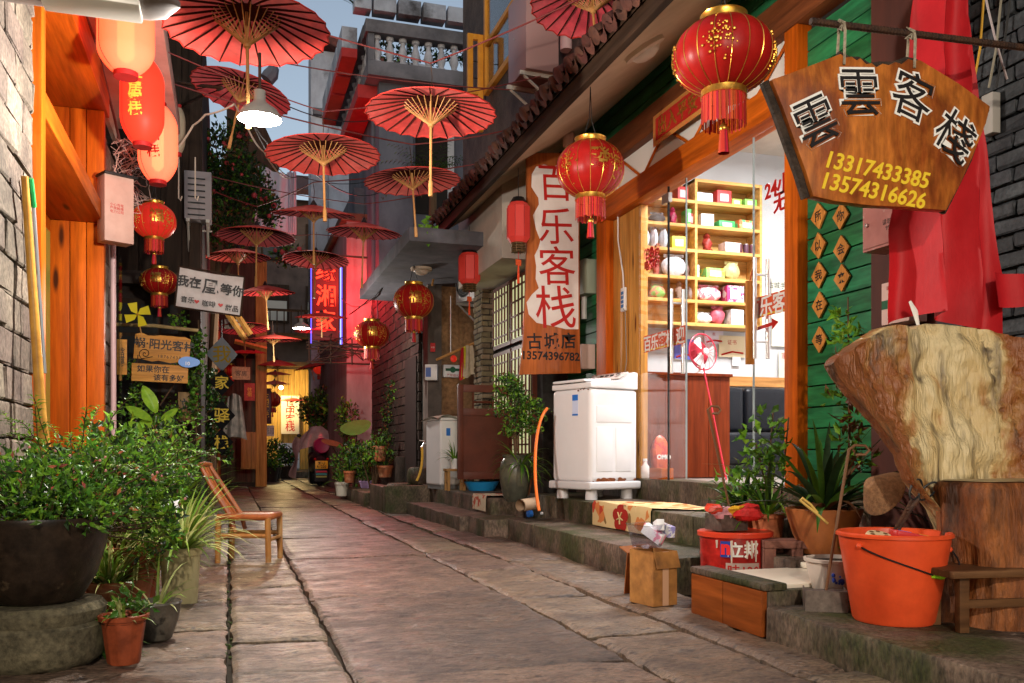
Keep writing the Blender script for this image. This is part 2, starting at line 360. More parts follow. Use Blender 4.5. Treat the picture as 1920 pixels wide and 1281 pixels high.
lp('eave_soffit', MB().box((LX - .2, 2.4, 3.70), (-.43, 8.7, 3.86)), M('plaster_pink_glow', (.66, .42, .36), (.52, .30, .25), sc=3, r=.9), bevel=.01)  # pink of the lantern glow is put into the plaster colour
# doorway: posts, jambs, boards
fx = LX + .035
Y0, Y1 = onX(78, 0, fx).y, onX(195, 0, fx).y
lp('near_post', MB().box((LX - .34, Y0, 0), (fx, Y0 + .11, 3.42)), m_pine_z, bevel=.006)
for i, (a, b) in enumerate(((.0, .12), (.125, .235), (.24, .375))):
    lp('jamb_board', MB().box((fx - b, Y1, 0), (fx - a, Y1 + .09, 2.56)), m_pine_z, bevel=.004)
    lp('jamb_board', MB().box((fx - b, Y1, 2.7), (fx - a, Y1 + .09, 3.42)), m_pine_z, bevel=.004)
lp('transom_beam', MB().box((LX - .34, Y0 + .113, 2.562), (fx - .004, Y1 + .088, 2.698)), m_pine_y, bevel=.006)
lp('head_beam', MB().box((LX - .34, Y0 - .05, 3.422), (fx + .02, Y1 + .16, 3.66)), m_pine_y, bevel=.006)
for i in range(4):
    lp('transom_board', MB().box((LX - .37, Y0 + .115, 2.70 + .18 * i), (LX - .342, Y1, 2.876 + .18 * i)), m_pine_y, bevel=.003)
for i in range(5):
    w = (Y1 - Y0 - .115) / 5; lp('door_board', MB().box((LX - .37, Y0 + .115 + i * w, 0), (LX - .335, Y0 + .11 + (i + 1) * w, 2.56)), m_pine_z, bevel=.004)
lp('door_glass_strip', MB().box((LX - .334, Y1 - .26, .3), (LX - .326, Y1 - .06, 2.45)), M('yellow_green_glass', (.32, .34, .06), r=.15))
# ------------------------------------------------------------------ LEFT: recessed dark shop front behind the signs
ld = thing('dark_timber_house', 'dark timber house set back behind the left shop signs', 'house', T(-1.6, 11.3, 0))
def dp(name, mb, mat, par=None, **kw):
    for v in mb.v: v -= V((-1.6, 11.3, 0))
    return part(name, mb, mat, par or ld, **kw)
dp('wall', MB().box((-4.2, 11.35, -.05), (-.32, 16.5, 6.6)), M('soot_wall', (.05, .035, .028), (.025, .018, .015), sc=3, r=.9, bump=.4, bsc=20))
dp('side_wall', MB().box((-4.2, 8.5, -.05), (-3.4, 11.35, 6.0)), m_mortar)
for i in range(13):
    x = -3.35 + i * .235; dp('wall_board', MB().box((x, 11.30, 2.9), (x + .222, 11.349, 6.5)), m_dwood)
for x in (-2.4, -1.45, -.45): dp('post', MB().box((x, 11.18, 0), (x + .13, 11.30, 6.5)), m_dwood, bevel=.005)
dp('beam', MB().box((-3.3, 11.12, 2.75), (-.3, 11.3, 2.9)), M('dark_timber_x', (.06, .034, .02), (.025, .015, .01), sc=10, st=(.07, 1, 1)), bevel=.005)
mw = M('dim_pane', (.03, .03, .03), r=.1)
for x in (-2.2, -1.25):
    f = dp('window', MB().box((x, 11.24, 1.0), (x + .72, 11.29, 2.6)), m_dwood)
    for i in range(3):
        for j in range(4): dp('pane', MB().box((x + .05 + i * .22, 11.232, 1.06 + j * .38), (x + .23 + i * .22, 11.239, 1.4 + j * .38)), mw, f)
dp('roof', MB().add([(-4.4, 10.6, 6.5), (.0, 10.6, 6.5), (.0, 14, 7.6), (-4.4, 14, 7.6), (-4.4, 10.6, 6.62), (.0, 10.6, 6.62), (.0, 14, 7.75), (-4.4, 14, 7.75)],
   [(3, 2, 1, 0), (4, 5, 6, 7), (0, 1, 5, 4), (1, 2, 6, 5), (2, 3, 7, 6), (3, 0, 4, 7)]), m_tile)
# slender pier and house at the turn of the alley
lt = thing('timber_house_at_turn', 'dark timber house with a yellow lit corner post where alley turns', 'house', T(0, 22.5, 0))
def tp(name, mb, mat, par=None, **kw):
    for v in mb.v: v -= V((0, 22.5, 0))
    return part(name, mb, mat, par or lt, **kw)
tp('wall', MB().box((-3.2, 22.55, -.05), (.60, 27, 7.2)), m_dwood)
tp('corner_post', MB().box((.60, 22.3, 0), (.86, 22.7, 5.4)), wood('yellow_timber', (.55, .30, .08), (.36, .17, .04), 'z'), bevel=.01)
for i in range(14):
    x = -2.6 + i * .23; tp('wall_board', MB().box((x, 22.5, .1), (x + .215, 22.549, 7.1)), wood('brown_timber', (.12, .06, .03), (.06, .03, .015), 'z'))
for (x, z) in ((-.9, 3.6), (.05, 3.6), (-.9, 5.4), (.05, 5.4)):
    f = tp('window', MB().box((x - .36, 22.44, z - .5), (x + .36, 22.5, z + .5)), m_dwood)
    tp('pane', MB().box((x - .3, 22.432, z - .44), (x + .3, 22.439, z + .44)), mw, f)
tp('roof', MB().add([(-3.4, 21.9, 7.1), (1.1, 21.9, 7.1), (1.1, 27, 8.4), (-3.4, 27, 8.4), (-3.4, 21.9, 7.25), (1.1, 21.9, 7.25), (1.1, 27, 8.6), (-3.4, 27, 8.6)],
   [(3, 2, 1, 0), (4, 5, 6, 7), (0, 1, 5, 4), (1, 2, 6, 5), (2, 3, 7, 6), (3, 0, 4, 7)]), m_tile)
# house on the left between the two (plain flank with the diamond signs)
lq = thing('plank_front_shop', 'narrow plank-fronted shop beside the black diamond signs', 'shop', T(-.2, 17, 0))
def qp(name, mb, mat, par=None, **kw):
    for v in mb.v: v -= V((-.2, 17, 0))
    return part(name, mb, mat, par or lq, **kw)
qp('wall', MB().box((-3.6, 17.0, -.05), (-.22, 22.5, 5.6)), M('smoky_plaster', (.15, .10, .07), (.08, .055, .04), sc=2, r=.9))
for i in range(9): qp('plank', MB().box((-.219, 17.1 + i * .55, .1), (-.19, 17.62 + i * .55, 3.4)), wood('ochre_plank', (.42, .22, .06), (.25, .12, .035), 'z'), bevel=.004)
for i in range(12): qp('wall_board', MB().box((-2.9 + i * .225, 16.95, .2), (-2.69 + i * .225, 16.999, 5.4)), wood('brown_timber', 0, 0))
# ------------------------------------------------------------------ the lit house that closes the alley
le = thing('lit_plank_house', 'yellow lit plank-fronted inn closing the far end of alley', 'house', T(1.6, 34, 0))
def ep(name, mb, mat, par=None, **kw):
    for v in mb.v: v -= V((1.6, 34, 0))
    return part(name, mb, mat, par or le, **kw)
ep('wall', MB().box((-3, 34.06, -.05), (9, 40, 10.2)), M('old_house_wall', (.14, .10, .085), (.07, .05, .045), sc=1.4, r=.9))
m_yplank = wood('yellow_plank', (.62, .38, .10), (.45, .25, .06), 'z')
for i in range(16): ep('plank', MB().box((.5 + i * .2, 34.0, .2), (.69 + i * .2, 34.055, 3.9)), m_yplank, bevel=.004)
ep('canopy', MB().box((.2, 33.2, 3.95), (4.2, 34.05, 4.1)), m_dwoody)
for i, (x, z) in enumerate(((.2, 6.3), (1.6, 6.3), (3.2, 6.3), (.2, 8.6), (1.6, 8.6), (3.2, 8.6))):
    f = ep('window', MB().box((x - .5, 33.98, z - .7), (x + .5, 34.055, z + .7)), m_dwood)
    ep('pane', MB().box((x - .42, 33.965, z - .62), (x + .42, 33.979, z + .1)), M('pale_blind', (.5, .48, .42), r=.6) if i in (1, 2) else mw, f)
ep('balcony', MB().box((-.4, 33.1, 5.0), (4.4, 34.05, 5.12)), m_dwoody)
for i in range(20): ep('balcony_bar', MB().box((-.35 + i * .245, 33.12, 5.12), (-.31 + i * .245, 33.16, 5.9)), m_dwood)
ep('balcony_rail', MB().box((-.4, 33.1, 5.9), (4.4, 33.2, 5.98)), m_dwoody)
ep('roof', MB().add([(-3.4, 33, 10.1), (9.4, 33, 10.1), (9.4, 38, 12), (-3.4, 38, 12), (-3.4, 33, 10.3), (9.4, 33, 10.3), (9.4, 38, 12.3), (-3.4, 38, 12.3)],
   [(3, 2, 1, 0), (4, 5, 6, 7), (0, 1, 5, 4), (1, 2, 6, 5), (2, 3, 7, 6), (3, 0, 4, 7)]), m_tile)
struct('landing', MB().box((-.2, 29.5, -.05), (2.9, 34, .2)), m_step, bevel=.02)
# ------------------------------------------------------------------ RIGHT: stone steps
def steps(name, label, blocks, bevel=.014):
    t = thing(name, label, 'steps', T(blocks[0][0], blocks[0][2], 0)); o = V((blocks[0][0], blocks[0][2], 0))
    for (x0, x1, y0, y1, z0, z1) in blocks:
        mb = MB(); nu = 10; ny = max(4, int((y1 - y0) / .12))
        a = V((x0, y0, z0)) - o; b = V((x1, y1, z1)) - o
        mb.box(a, b); me = mb.mesh('stone', m_step, bevel=bevel, seg=2, smooth=50)
        bm = bmesh.new(); bm.from_mesh(me); bmesh.ops.subdivide_edges(bm, edges=[e for e in bm.edges if e.calc_length() > .3], cuts=6, use_grid_fill=True)
        for v in bm.verts:
            w = v.co + o; v.co += V((mnoise.noise(w * 3.1), mnoise.noise(w * 3.1 + V((9, 0, 0))), mnoise.noise(w * 4 + V((0, 7, 0))))) * .009
        bm.to_mesh(me); bm.free(); part('stone', me, None, t)
    return t
ZL, ZU, ZS = .18, .38, .565
lowr = [(2.51, 2.99, a + .006, b - .006, -.05, ZL) for a, b in ((4.75, 5.35), (5.35, 6.2), (6.2, 7.35), (7.35, 8.1))]
steps('lower_step', 'long lower stone step in front of the green inn', lowr)
upr = [(2.98, 3.64, a + .006, b - .006, -.05, ZU) for a, b in ((4.9, 5.4), (5.4, 6.05), (6.05, 6.95), (6.95, 8.05), (8.05, 9.0))]
steps('upper_step', 'upper stone step carrying the white washing machine', upr)
steps('threshold', 'reddish stone threshold under the inn glass doors', [(3.645, 3.9, a + .004, b - .004, -.05, ZS) for a, b in ((4.35, 5.9), (5.9, 7.4), (7.4, 9.2))])
steps('corner_step_stone', 'square mossy stone block at the end of lower step', [(2.3, 2.75, 8.15, 8.75, -.05, .17)])
steps('far_step', 'low mossy step in front of the brown half door', [(2.25, 2.9, a + .005, b - .005, -.05, .15) for a, b in ((8.9, 10.3), (10.3, 11.8))])
steps('far_landing', 'raised mossy landing under the brown half door', [(2.62, 3.9, a + .005, b - .005, -.05, .33) for a, b in ((9.02, 10.4), (10.4, 11.6), (11.6, 12.9))])
steps('trough_wall', 'mossy stone trough wall below the yellow hose tap', [(2.0, 2.62, 12.0, 12.2, -.05, .36), (2.0, 2.15, 12.2, 13.4, -.05, .34)])
steps('planter_kerb', 'dark stone kerb in front of far potted plants', [(1.95, 2.75, a + .005, b - .005, -.05, .2) for a, b in ((13.6, 14.9), (14.9, 16.3), (16.3, 17.6))])
steps('near_platform', 'low dark stone platform under the orange bucket', [(2.2, 2.72, .9, 1.9, -.05, .137), (2.2, 2.72, 1.91, 3.35, -.05, .137), (2.73, 3.4, .9, 2.6, -.05, .13), (2.73, 3.4, 2.61, 3.9, -.05, .13)])
# ------------------------------------------------------------------ RIGHT: the green inn
FX = 3.7
inn = thing('green_plank_inn', 'green plank inn with timber door frame and lit shop inside', 'inn', T(FX, 6.5, 0))
def ip(name, mb, mat, par=None, **kw):
    for v in mb.v: v -= V((FX, 6.5, 0))
    return part(name, mb, mat, par or inn, **kw)
yA, yB, yC = onX(1130, 0, 3.65).y, onX(1148, 0, 3.65).y, onX(1200, 0, 3.65).y        # far post
yD, yE, yF = onX(1482, 0, 3.65).y, onX(1507, 0, 3.65).y, onX(1643, 0, 3.68).y        # near post, end of planks
CEIL = 4.2
# planks
def planks(y0, y1, z0, z1):
    n = round((z1 - z0) / .137); h = (z1 - z0) / n
    for i in range(n): ip('plank', MB().box((FX - .022, y0, z0 + i * h), (FX + .01, y1, z0 + (i + 1) * h - .009)), m_green, bevel=.003)
ip('backing_wall', MB().box((FX + .011, yF - .3, 0), (FX + .06, yE, 4.4)).box((FX + .011, yA, 0), (FX + .06, 9.6, 4.4)).box((FX + .011, yE, 3.68), (FX + .06, yA, 4.4)), m_dark)
planks(yF, yE - .002, .55, 3.62); planks(yA + .004, 9.55, .55, 3.62); planks(yF, 9.55, 3.92, 4.34)
ip('far_post', MB().box((3.58, yB, ZS), (FX + .05, yA, 3.66)), m_pine_z, bevel=.008)
ip('far_panel', MB().box((3.66, yC, ZS), (FX + .03, yB - .003, 3.12)), wood('yellow_pine', (.66, .32, .07), (.48, .20, .04), 'z', knot=(.14, .04, .01)), bevel=.004)
ip('near_post', MB().box((3.60, yE, ZS), (FX + .06, yD, 3.66)), m_pine_z, bevel=.008)
ip('door_lintel', MB().box((3.56, yD + .002, 3.125), (FX + .05, yB + .12, 3.345)), m_pine_y, bevel=.008)
ip('upper_beam', MB().box((3.59, yF, 3.662), (FX + .05, 9.55, 3.915)), wood('dark_pine_level', (.20, .06, .02), (.10, .03, .012), 'y'), bevel=.008)
ip('transom_panel', MB().box((FX - .03, yD, 3.35), (FX, yA, 3.66)), M('transom_white', (.7, .68, .62), r=.5))
mb = MB(); k = 7; w = (yA - yD) / k
for i in range(k):
    a, b = (3.37, 3.64) if i % 2 else (3.64, 3.37)
    ip('transom_bar', MB().tube([(FX - .045, yD + i * w + .02, a), (FX - .045, yD + (i + 1) * w - .02, b)], .014, 4), m_pine_y)
# interior
m_ibrick = M('white_brick_paint', (.74, .74, .74), (.66, .66, .67), sc=4, r=.6)
ip('shop_floor', MB().box((3.9, 4.6, ZS - .06), (7.6, 9.0, ZS - .01)), M('shop_floor_tile', (.35, .30, .26), r=.25))
ip('shop_ceiling', MB().box((3.76, 4.6, CEIL), (7.6, 9.0, CEIL + .1)), m_plaster)
ip('shop_side_wall', MB().box((7.5, 4.6, ZS), (7.6, 9.0, CEIL)), m_ibrick)
bw = ip('shop_back_wall', MB().box((3.76, 8.86, ZS), (7.6, 8.95, CEIL)), M('wall_joint_grey', (.5, .5, .5), r=.8))
ip('shop_near_wall', MB().box((3.76, 4.5, ZS), (7.6, 4.6, CEIL)), m_ibrick)
brick_wall(bw, V((5.15, 8.86, 1.75)), (1, 0, 0), 1.9, 2.3, .26, .12, m_ibrick, d=.02, gap=.007, seed=11)
ip('dado_board', MB().box((4.6, 8.80, 1.55), (7.4, 8.858, 1.66)), m_pine_x)
# glass
m_gl = glass('door_glass')
y1 = onX(1253, 0, 3.64).y; y2 = onX(1286, 0, 3.64).y; y3 = onX(1425, 0, 3.64).y; y4 = onX(1412, 0, 3.64).y
ip('fixed_pane', MB().box((3.638, y1 + .004, ZS), (3.648, yC, 3.12)), m_gl)
gd = ip('glass_door_leaf', MB().box((3.638, y2, ZS + .02), (3.648, y1 - .004, 3.1)), m_gl)
gd2 = ip('glass_door_leaf', MB().box((3.638, yD + .003, ZS + .02), (3.648, y4, 3.1)), m_gl)
m_edge = M('glass_edge', (.30, .36, .36), r=.2); m_chrome = M('brushed_steel', (.55, .53, .5), r=.28, metal=.95)
for yy, par in ((y2, gd), (y4, gd2)):
    ip('glass_edge', MB().box((3.636, yy - .007, ZS + .02), (3.65, yy, 3.1)), m_edge, par)
ip('glass_edge', MB().box((3.634, y1 - .004, ZS), (3.652, y1 + .004, 3.12)), m_black, gd)
for yy, par in ((y2 + .16, gd), (y4 - .1, gd2)):
    for sx in (-1, 1):
        mb = MB(); X = 3.643 + sx * .055
        mb.tube([(X, yy, 1.48), (X, yy, 2.20)], .016, 10)
        for z in (1.6, 2.08): mb.tube([(3.643, yy, z), (X, yy, z)], .008, 8)
        for z in (1.62, 1.66, 1.7, 1.74, 2.0, 2.04): mb.tube([(X, yy, z), (X, yy, z + .02)], .0185, 10)
        ip('handle', mb, m_chrome, par)
    ip('hinge_plate', MB().box((3.625, yy + (.12 if par is gd else -.5), 2.98), (3.66, yy + (.25 if par is gd else -.32), 3.06)), m_chrome, par)
def onface(par, body, px, py, size, mat, X=3.632, n=(-1, 0, 0), **kw):
    p = onX(px, py, X); mx = Matrix.Translation(-V((FX, 6.5, 0))) @ face(p, n); me = text_mesh(body, size, mat, **kw); return obj('lettering', me, par, mx)
m_band = M('orange_red_band', (.62, .09, .03), r=.4)
for par, xa, xb, ya, yb, tx in ((gd, 1207, 1285, 622, 654, None), (gd2, 1418, 1483, 548, 590, None)):
    pa, pb = onX(xa, ya, 3.635), onX(xb, yb - 14, 3.635); zc = (pa.z + pb.z) / 2 - .03
    for zz, hh, mt in ((zc, .15, m_band),):
        ip('sticker_band', MB().box((3.6345, pb.y, zz - hh / 2), (3.6365, pa.y, zz + hh / 2)), mt, par)
    ip('sticker_edge', MB().box((3.6338, pb.y, zc - .066), (3.6344, pa.y, zc - .056)), m_yelink, par)
    bod = '百乐客栈 迎' if par is gd else '百乐客栈'
    me = text_mesh(bod, .15 if par is gd else .16, m_whiteink, off=.003, ext=.001, sp=.95); obj('lettering', me, par, Matrix.Translation(-V((FX, 6.5, 0))) @ face(V((3.632, (pa.y + pb.y) / 2, zc)), (-1, 0, 0)))
onface(gd, '特色房', 1222, 472, .10, m_redink, off=.004); onface(gd, '电脑房', 1222, 494, .10, m_redink, off=.004)
onface(gd2, '24小时', 1469, 343, .15, m_redink, off=.003); onface(gd2, '无线', 1474, 372, .15, m_redink, off=.003)
p = onX(1440, 610, 3.633); ip('arrow_sticker', MB().prism([(-.13, -.012), (.05, -.012), (.05, -.04), (.13, 0), (.05, .04), (.05, .012), (-.13, .012)], 0, .002, X=face(p, (-1, 0, 0)) @ rot('Z', .05)), m_redink, gd2)
# soffit, eave, roof
EX, EZ, WZ = 2.5, 3.56, 4.33
EY0, EY1 = 3.6, 11.05
m_soffit = M('soffit_plaster', (.62, .48, .33), (.50, .37, .25), sc=2.2, r=.85, bump=.15, bsc=14, c3=(.34, .27, .2), sc3=.9, lo3=.55, hi3=.8)
def quadbox(a, b, c, d, t):   # four corners seen from below plus thickness upward
    up = V((0, 0, t)); a, b, c, d = V(a), V(b), V(c), V(d); m_ = MB()
    return m_.add([a, b, c, d, a + up, b + up, c + up, d + up], [(0, 1, 2, 3), (7, 6, 5, 4), (0, 4, 5, 1), (1, 5, 6, 2), (2, 6, 7, 3), (3, 7, 4, 0)])
ip('soffit', quadbox((EX + .06, EY0, EZ + .02), (EX + .06, EY1, EZ + .02), (FX + .05, EY1, WZ), (FX + .05, EY0, WZ), .05), m_soffit)
ip('roof_deck', quadbox((EX - .02, EY0, EZ + .08), (EX - .02, EY1, EZ + .08), (FX + .3, EY1, WZ + .25), (FX + .3, EY0, WZ + .25), .05), m_dwoody)
fas = ip('fascia', MB().box((EX, EY0, EZ - .03), (EX + .055, EY1, EZ + .09)), m_dwoody, bevel=.004)
sl_ = math.atan2(WZ - EZ, FX - EX)
tm = MB(); nseg = 8
for dz, r0 in ((0, .062),):
    vs = []
    for L_ in (0, .34):
        for j in range(nseg + 1):
            a = pi * j / nseg; vs.append((L_, cos(a) * r0, sin(a) * r0))
        for j in range(nseg + 1):
            a = pi * (1 - j / nseg); vs.append((L_, cos(a) * (r0 - .016), sin(a) * (r0 - .016)))
    k = 2 * (nseg + 1); fs = [tuple(range(k - 1, -1, -1)), tuple(range(k, 2 * k))] + [(i, (i + 1) % k, k + (i + 1) % k, k + i) for i in range(k)]
    tm.add(vs, fs)
tm.lathe([(0, 0), (.06, 0), (.066, .008), (.05, .018), (0, .02)], 12, X=T(.0, 0, 0) @ rot('Y', -pi / 2))
tme = tm.mesh('roof_tile', m_tile)
vm = MB(); vm.grid(lambda u, v: V((v * .34 - .03, (u - .5) * .13, -.02 + .045 * (2 * u - 1) ** 2)), 6, 1); vm.add([(-.03, (u / 6 - .5) * .13, -.02 + .045 * (u / 3 - 1) ** 2) for u in range(7)] + [(-.03, (.5 - u / 6) * .1, -.075 + .03 * (u / 3 - 1) ** 2) for u in range(7)], [tuple(range(13, -1, -1))])
vme = vm.mesh('drip_tile', m_tile)
y = EY0 + .1
while y < EY1 - .05:
    mx = T(EX - .07 - FX, y - 6.5, EZ + .15) @ rot('Y', -sl_) @ rot('X', R.uniform(-.12, .12)) @ T(R.uniform(-.02, .03), 0, R.uniform(-.01, .012))
    obj('roof_tile', tme, inn, mx)
    obj('roof_tile', tme, inn, mx @ T(.33, R.uniform(-.01, .01), .012)); obj('roof_tile', tme, inn, mx @ T(.66, R.uniform(-.01, .01), .018))
    obj('drip_tile', vme, inn, T(EX - .06 - FX, y + .085 - 6.5, EZ + .135) @ rot('Y', -sl_) @ T(R.uniform(-.01, .02), 0, 0)); y += .172
# upper storey of the inn
UX = 3.05
um = M('diagonal_slate', (.10, .075, .06), (.045, .035, .03), sc=4, r=.7, bump=1, bsc=14, bst=(.3, 2.2, 2.2), bd=.02)
ip('upper_wall', MB().box((UX, 4.0, WZ - .2), (UX + .3, 11.9, 9.0)), um)
ip('upper_eave', MB().box((1.9, 10.4, 8.35), (UX + .3, 14, 8.5)), M('brown_eave', (.16, .06, .04), r=.7))
m_ochre = M('ochre_frame', (.62, .26, .02), (.5, .2, .02), sc=8, r=.5)
def window_frame(y0, y1, z0, z1, x, zs=()):
    mb = MB(); b = .07
    mb.box((x, y0, z0), (x + .07, y0 + b, z1)).box((x, y1 - b, z0), (x + .07, y1, z1)).box((x + .001, y0 + b, z0), (x + .069, y1 - b, z0 + b)).box((x + .001, y0 + b, z1 - b), (x + .069, y1 - b, z1))
    for z in zs: mb.box((x + .002, y0 + b, z - .03), (x + .068, y1 - b, z + .03))
    return mb
wa, wb = onX(985, 0, UX - .05).y, onX(908, 0, UX - .05).y
zt = onX(908, 5, UX - .05).z + 1.2; zb = onX(908, 180, UX - .05).z; zmid = onX(908, 88, UX - .05).z
f = ip('window', window_frame(wa - .2, wb, zb, zt, UX - .06, (zmid,)), m_ochre, bevel=.006)
ip('pane', MB().box((UX - .03, wa - .14, zb + .07), (UX - .025, wb - .07, zt - .07)), glass('window_glass'), f)
ip('room_shade_sheet', MB().box((UX - .012, wa - .14, zb + .07), (UX - .006, wb - .07, zt - .07)), m_dark, f)  # thin dark sheet gives the room's shade as colour behind the pane
# open casement leaf, at right angles to the wall
yc = wb; xa = onY(877, 0, yc).x; z0, z1 = onY(890, 245, yc).z, onY(890, 63, yc).z
mb = MB(); b = .07
mb.box((xa, yc, z0), (xa + b, yc + .05, z1)).box((UX - .06 - b, yc, z0), (UX - .06, yc + .05, z1))
for z in (z0, z1 - b, z0 + (z1 - z0) * .38): mb.box((xa + b, yc + .001, z), (UX - .06 - b, yc + .049, z + b))
f = ip('casement', mb, m_ochre, bevel=.005)
mb = MB()
for i in range(2): mb.tube([(xa + .14 + i * .09, yc + .025, z0 + .06), (xa + .14 + i * .09, yc + .025, z1 - .05)], .006, 4)
for z in (.25, .55, .72): mb.tube([(xa + .06, yc + .025, z0 + (z1 - z0) * z), (UX - .12, yc + .025, z0 + (z1 - z0) * z)], .006, 4)
ip('lattice', mb, m_black, f)
# ------------------------------------------------------------------ second shop front further in (window, brick pier, plaster wall)
nb = thing('brick_pier_house', 'house with olive brick pier and lattice windows beyond the inn', 'house', T(3.3, 11, 0))
def np_(name, mb, mat, par=None, **kw):
    for v in mb.v: v -= V((3.3, 11, 0))
    return part(name, mb, mat, par or nb, **kw)
PX = 3.32
np_('wall', MB().box((PX + .06, 9.56, 0), (PX + .4, 11.6, 4.3)), m_mortar)
np_('head_wall', MB().box((2.9, 9.56, 2.98), (PX + .06, 11.55, 4.1)), m_plaster)
m_brownpaint = M('brown_red_paint', (.13, .035, .02), (.09, .025, .015), sc=5, r=.4)
m_litwin = M('lit_window', (.5, .5, .35), r=.4, emit=(.85, .9, .45), es=.55)
for (a, b) in ((9.75, 10.55), (10.6, 11.35)):
    for (z0, z1, nz_) in ((.75, 2.1, 3), (2.15, 2.95, 2)):
        f = np_('window', MB().box((PX, a, z0), (PX + .06, b, z1)), m_brownpaint)
        np_('pane', MB().box((PX - .006, a + .06, z0 + .05), (PX - .001, b - .06, z1 - .05)), m_litwin, f)
        mb = MB(); n = 5
        for i in range(n + 1): y_ = a + .06 + (b - a - .12) * i / n; mb.box((PX - .025, y_ - .01, z0 + .05), (PX - .007, y_ + .01, z1 - .05))
        for i in range(nz_ * 2): z_ = z0 + .05 + (z1 - z0 - .1) * (i + .5) / (nz_ * 2); mb.box((PX - .024, a + .06, z_ - .009), (PX - .008, b - .06, z_ + .009))
        np_('lattice', mb, m_brownpaint, f)
PY = 11.45; px0 = onY(905, 0, PY).x; px1 = PX + .06
np_('pier_core', MB().box((px0 + .02, PY + .06, 0), (px1 + .2, PY + .5, 3.15)), m_mortar)
brick_wall(nb, V((px0, PY + .05, .33)), (1, 0, 0), px1 - px0, 2.75, .23, .075, m_gbrick, d=.05, gap=.01, seed=21)
brick_wall(nb, V((px0 + .01, PY + .5, .33)), (0, -1, 0), .45, 2.75, .23, .075, m_gbrick, d=.05, gap=.01, seed=22)
WY = 13.0; bx0, bx1 = onY(800, 0, WY).x, onY(912, 0, WY).x
np_('plaster_wall', MB().box((onY(826, 0, WY).x, WY, 0), (bx1 + .4, WY + .25, 3.9)), m_brown)
np_('wall_pillar', MB().box((bx0, WY - .08, 0), (onY(826, 0, WY).x - .003, WY + .25, 3.9)), M('sooty_pillar', (.15, .12, .10), (.08, .065, .055), sc=3, r=.9, bump=.4))
# dark brick flank of the passage
dw = thing('dark_brick_house', 'dark sooty brick house flank beside the two round lanterns', 'house', T(2.75, 16, 0))
def dkp(name, mb, mat, par=None, **kw):
    for v in mb.v: v -= V((2.75, 16, 0))
    return part(name, mb, mat, par or dw, **kw)
DX = 2.76
dkp('wall', MB().box((DX + .06, 13.3, 0), (DX + 1.5, 18.6, 4.2)), m_mortar)
brick_wall(dw, V((DX, 18.2, .1)), (0, -1, 0), 4.7, 3.9, .42, .15, m_dbrick, gap=.012, seed=31)
dkp('opening_shade_panel', MB().box((DX - .02, 13.6, .15), (DX - .005, 14.5, 2.3)), m_dark)  # flat dark slab on the wall, an opening's shade put into colour
dkp('plinth', MB().box((DX - .12, 14.55, -.02), (DX - .008, 18.2, .75)), m_dbrick, bevel=.02)
# flat concrete canopy above it
ca, cb_ = onX(767, 0, 2.0), onX(677, 0, 2.0)
cz = 3.28
can = single('concrete_canopy', MB().box((2.0, ca.y, cz), (3.6, cb_.y + .2, cz + .17)), m_concrete, 'flat concrete canopy slab jutting over the dark passage', 'canopy', bevel=.012)
# pier lit red beside the neon sign, with whitewashed foot
rp = thing('plaster_pier_house', 'pale plaster house corner glowing red beside neon sign', 'house', T(2.5, 20, 0))
def rpp(name, mb, mat, **kw):
    for v in mb.v: v -= V((2.5, 20, 0))
    return part(name, mb, mat, rp, **kw)
xa, xb = onY(650, 0, 18.7).x, onY(703, 0, 18.7).x
rpp('pier', MB().box((xa, 18.7, 0), (xb + .6, 25, 5.6)), M('stained_whitewash', (.38, .28, .27), (.22, .15, .15), sc=2.2, st=(1, 1, .25), r=.9, bump=.4, c3=(.25, .22, .2), sc3=.8))
rpp('coping', MB().box((xa - .12, 18.6, 5.6), (xb + .7, 25, 5.75)), m_tile)
rpp('roof_wall', MB().box((xa + .2, 19, 5.75), (xb + 1.2, 25, 6.4)), m_grey)
# ------------------------------------------------------------------ balcony house
BY = 16.6
bal = thing('balcony_house', 'grey house with white baluster balcony above the alley', 'house', T(3, BY, 0))
def bp(name, mb, mat, par=None, **kw):
    for v in mb.v: v -= V((3, BY, 0))
    return part(name, mb, mat, par or bal, **kw)
def bY(x, y, dy=0): return onY(x, y, BY + dy)
x0 = bY(690, 0).x; x1 = bY(905, 0).x; zs = bY(700, 112).z; zs2 = bY(700, 140).z
bp('wall', MB().box((x0 + .28, BY + .9, 4.2), (x1 + 2, BY + 5, zs2 + .1)), m_grey)
bp('side_wall', MB().box((x0 + .25, BY + .3, 3.9), (x0 + .9, BY + .9, zs2)), m_grey)
bp('lower_wall', MB().box((x0 + .3, BY + .85, 3.4), (x0 + 3.5, BY + .9, 5.4)), m_grey)
dz0, dz1 = bY(770, 400, .9).z, bY(770, 165, .9).z
d = bp('doorway', MB().box((bY(762, 0, .9).x, BY + .86, dz0), (bY(850, 0, .9).x, BY + .9, dz1)), m_dark)  # flat dark slab, shade of the interior put into its colour
bp('door_frame', MB().box((bY(838, 0, .9).x, BY + .83, dz0), (bY(850, 0, .9).x, BY + .86, dz1)).box((bY(762, 0, .9).x, BY + .83, dz0), (bY(768, 0, .9).x, BY + .86, dz1)), M('pale_frame', (.4, .4, .42), r=.6), d)
bp('balcony_slab', MB().box((x0, BY, zs2), (x1 + .8, BY + 5, zs)), m_concrete, bevel=.01)
m_redtrim = M('red_balcony_trim', (.42, .03, .03), (.3, .02, .02), sc=3, r=.7)  # plain red for the balcony soffit and planter trims
bp('red_soffit', MB().box((x0 - .12, BY + .5, zs2 - .25), (x0 + .26, BY + 4.2, zs2 - .005)), m_redtrim)
zr0, zr1 = bY(700, 62).z, bY(700, 38).z
m_stone = M('pale_stone', (.42, .42, .46), (.3, .3, .33), sc=5, r=.8)
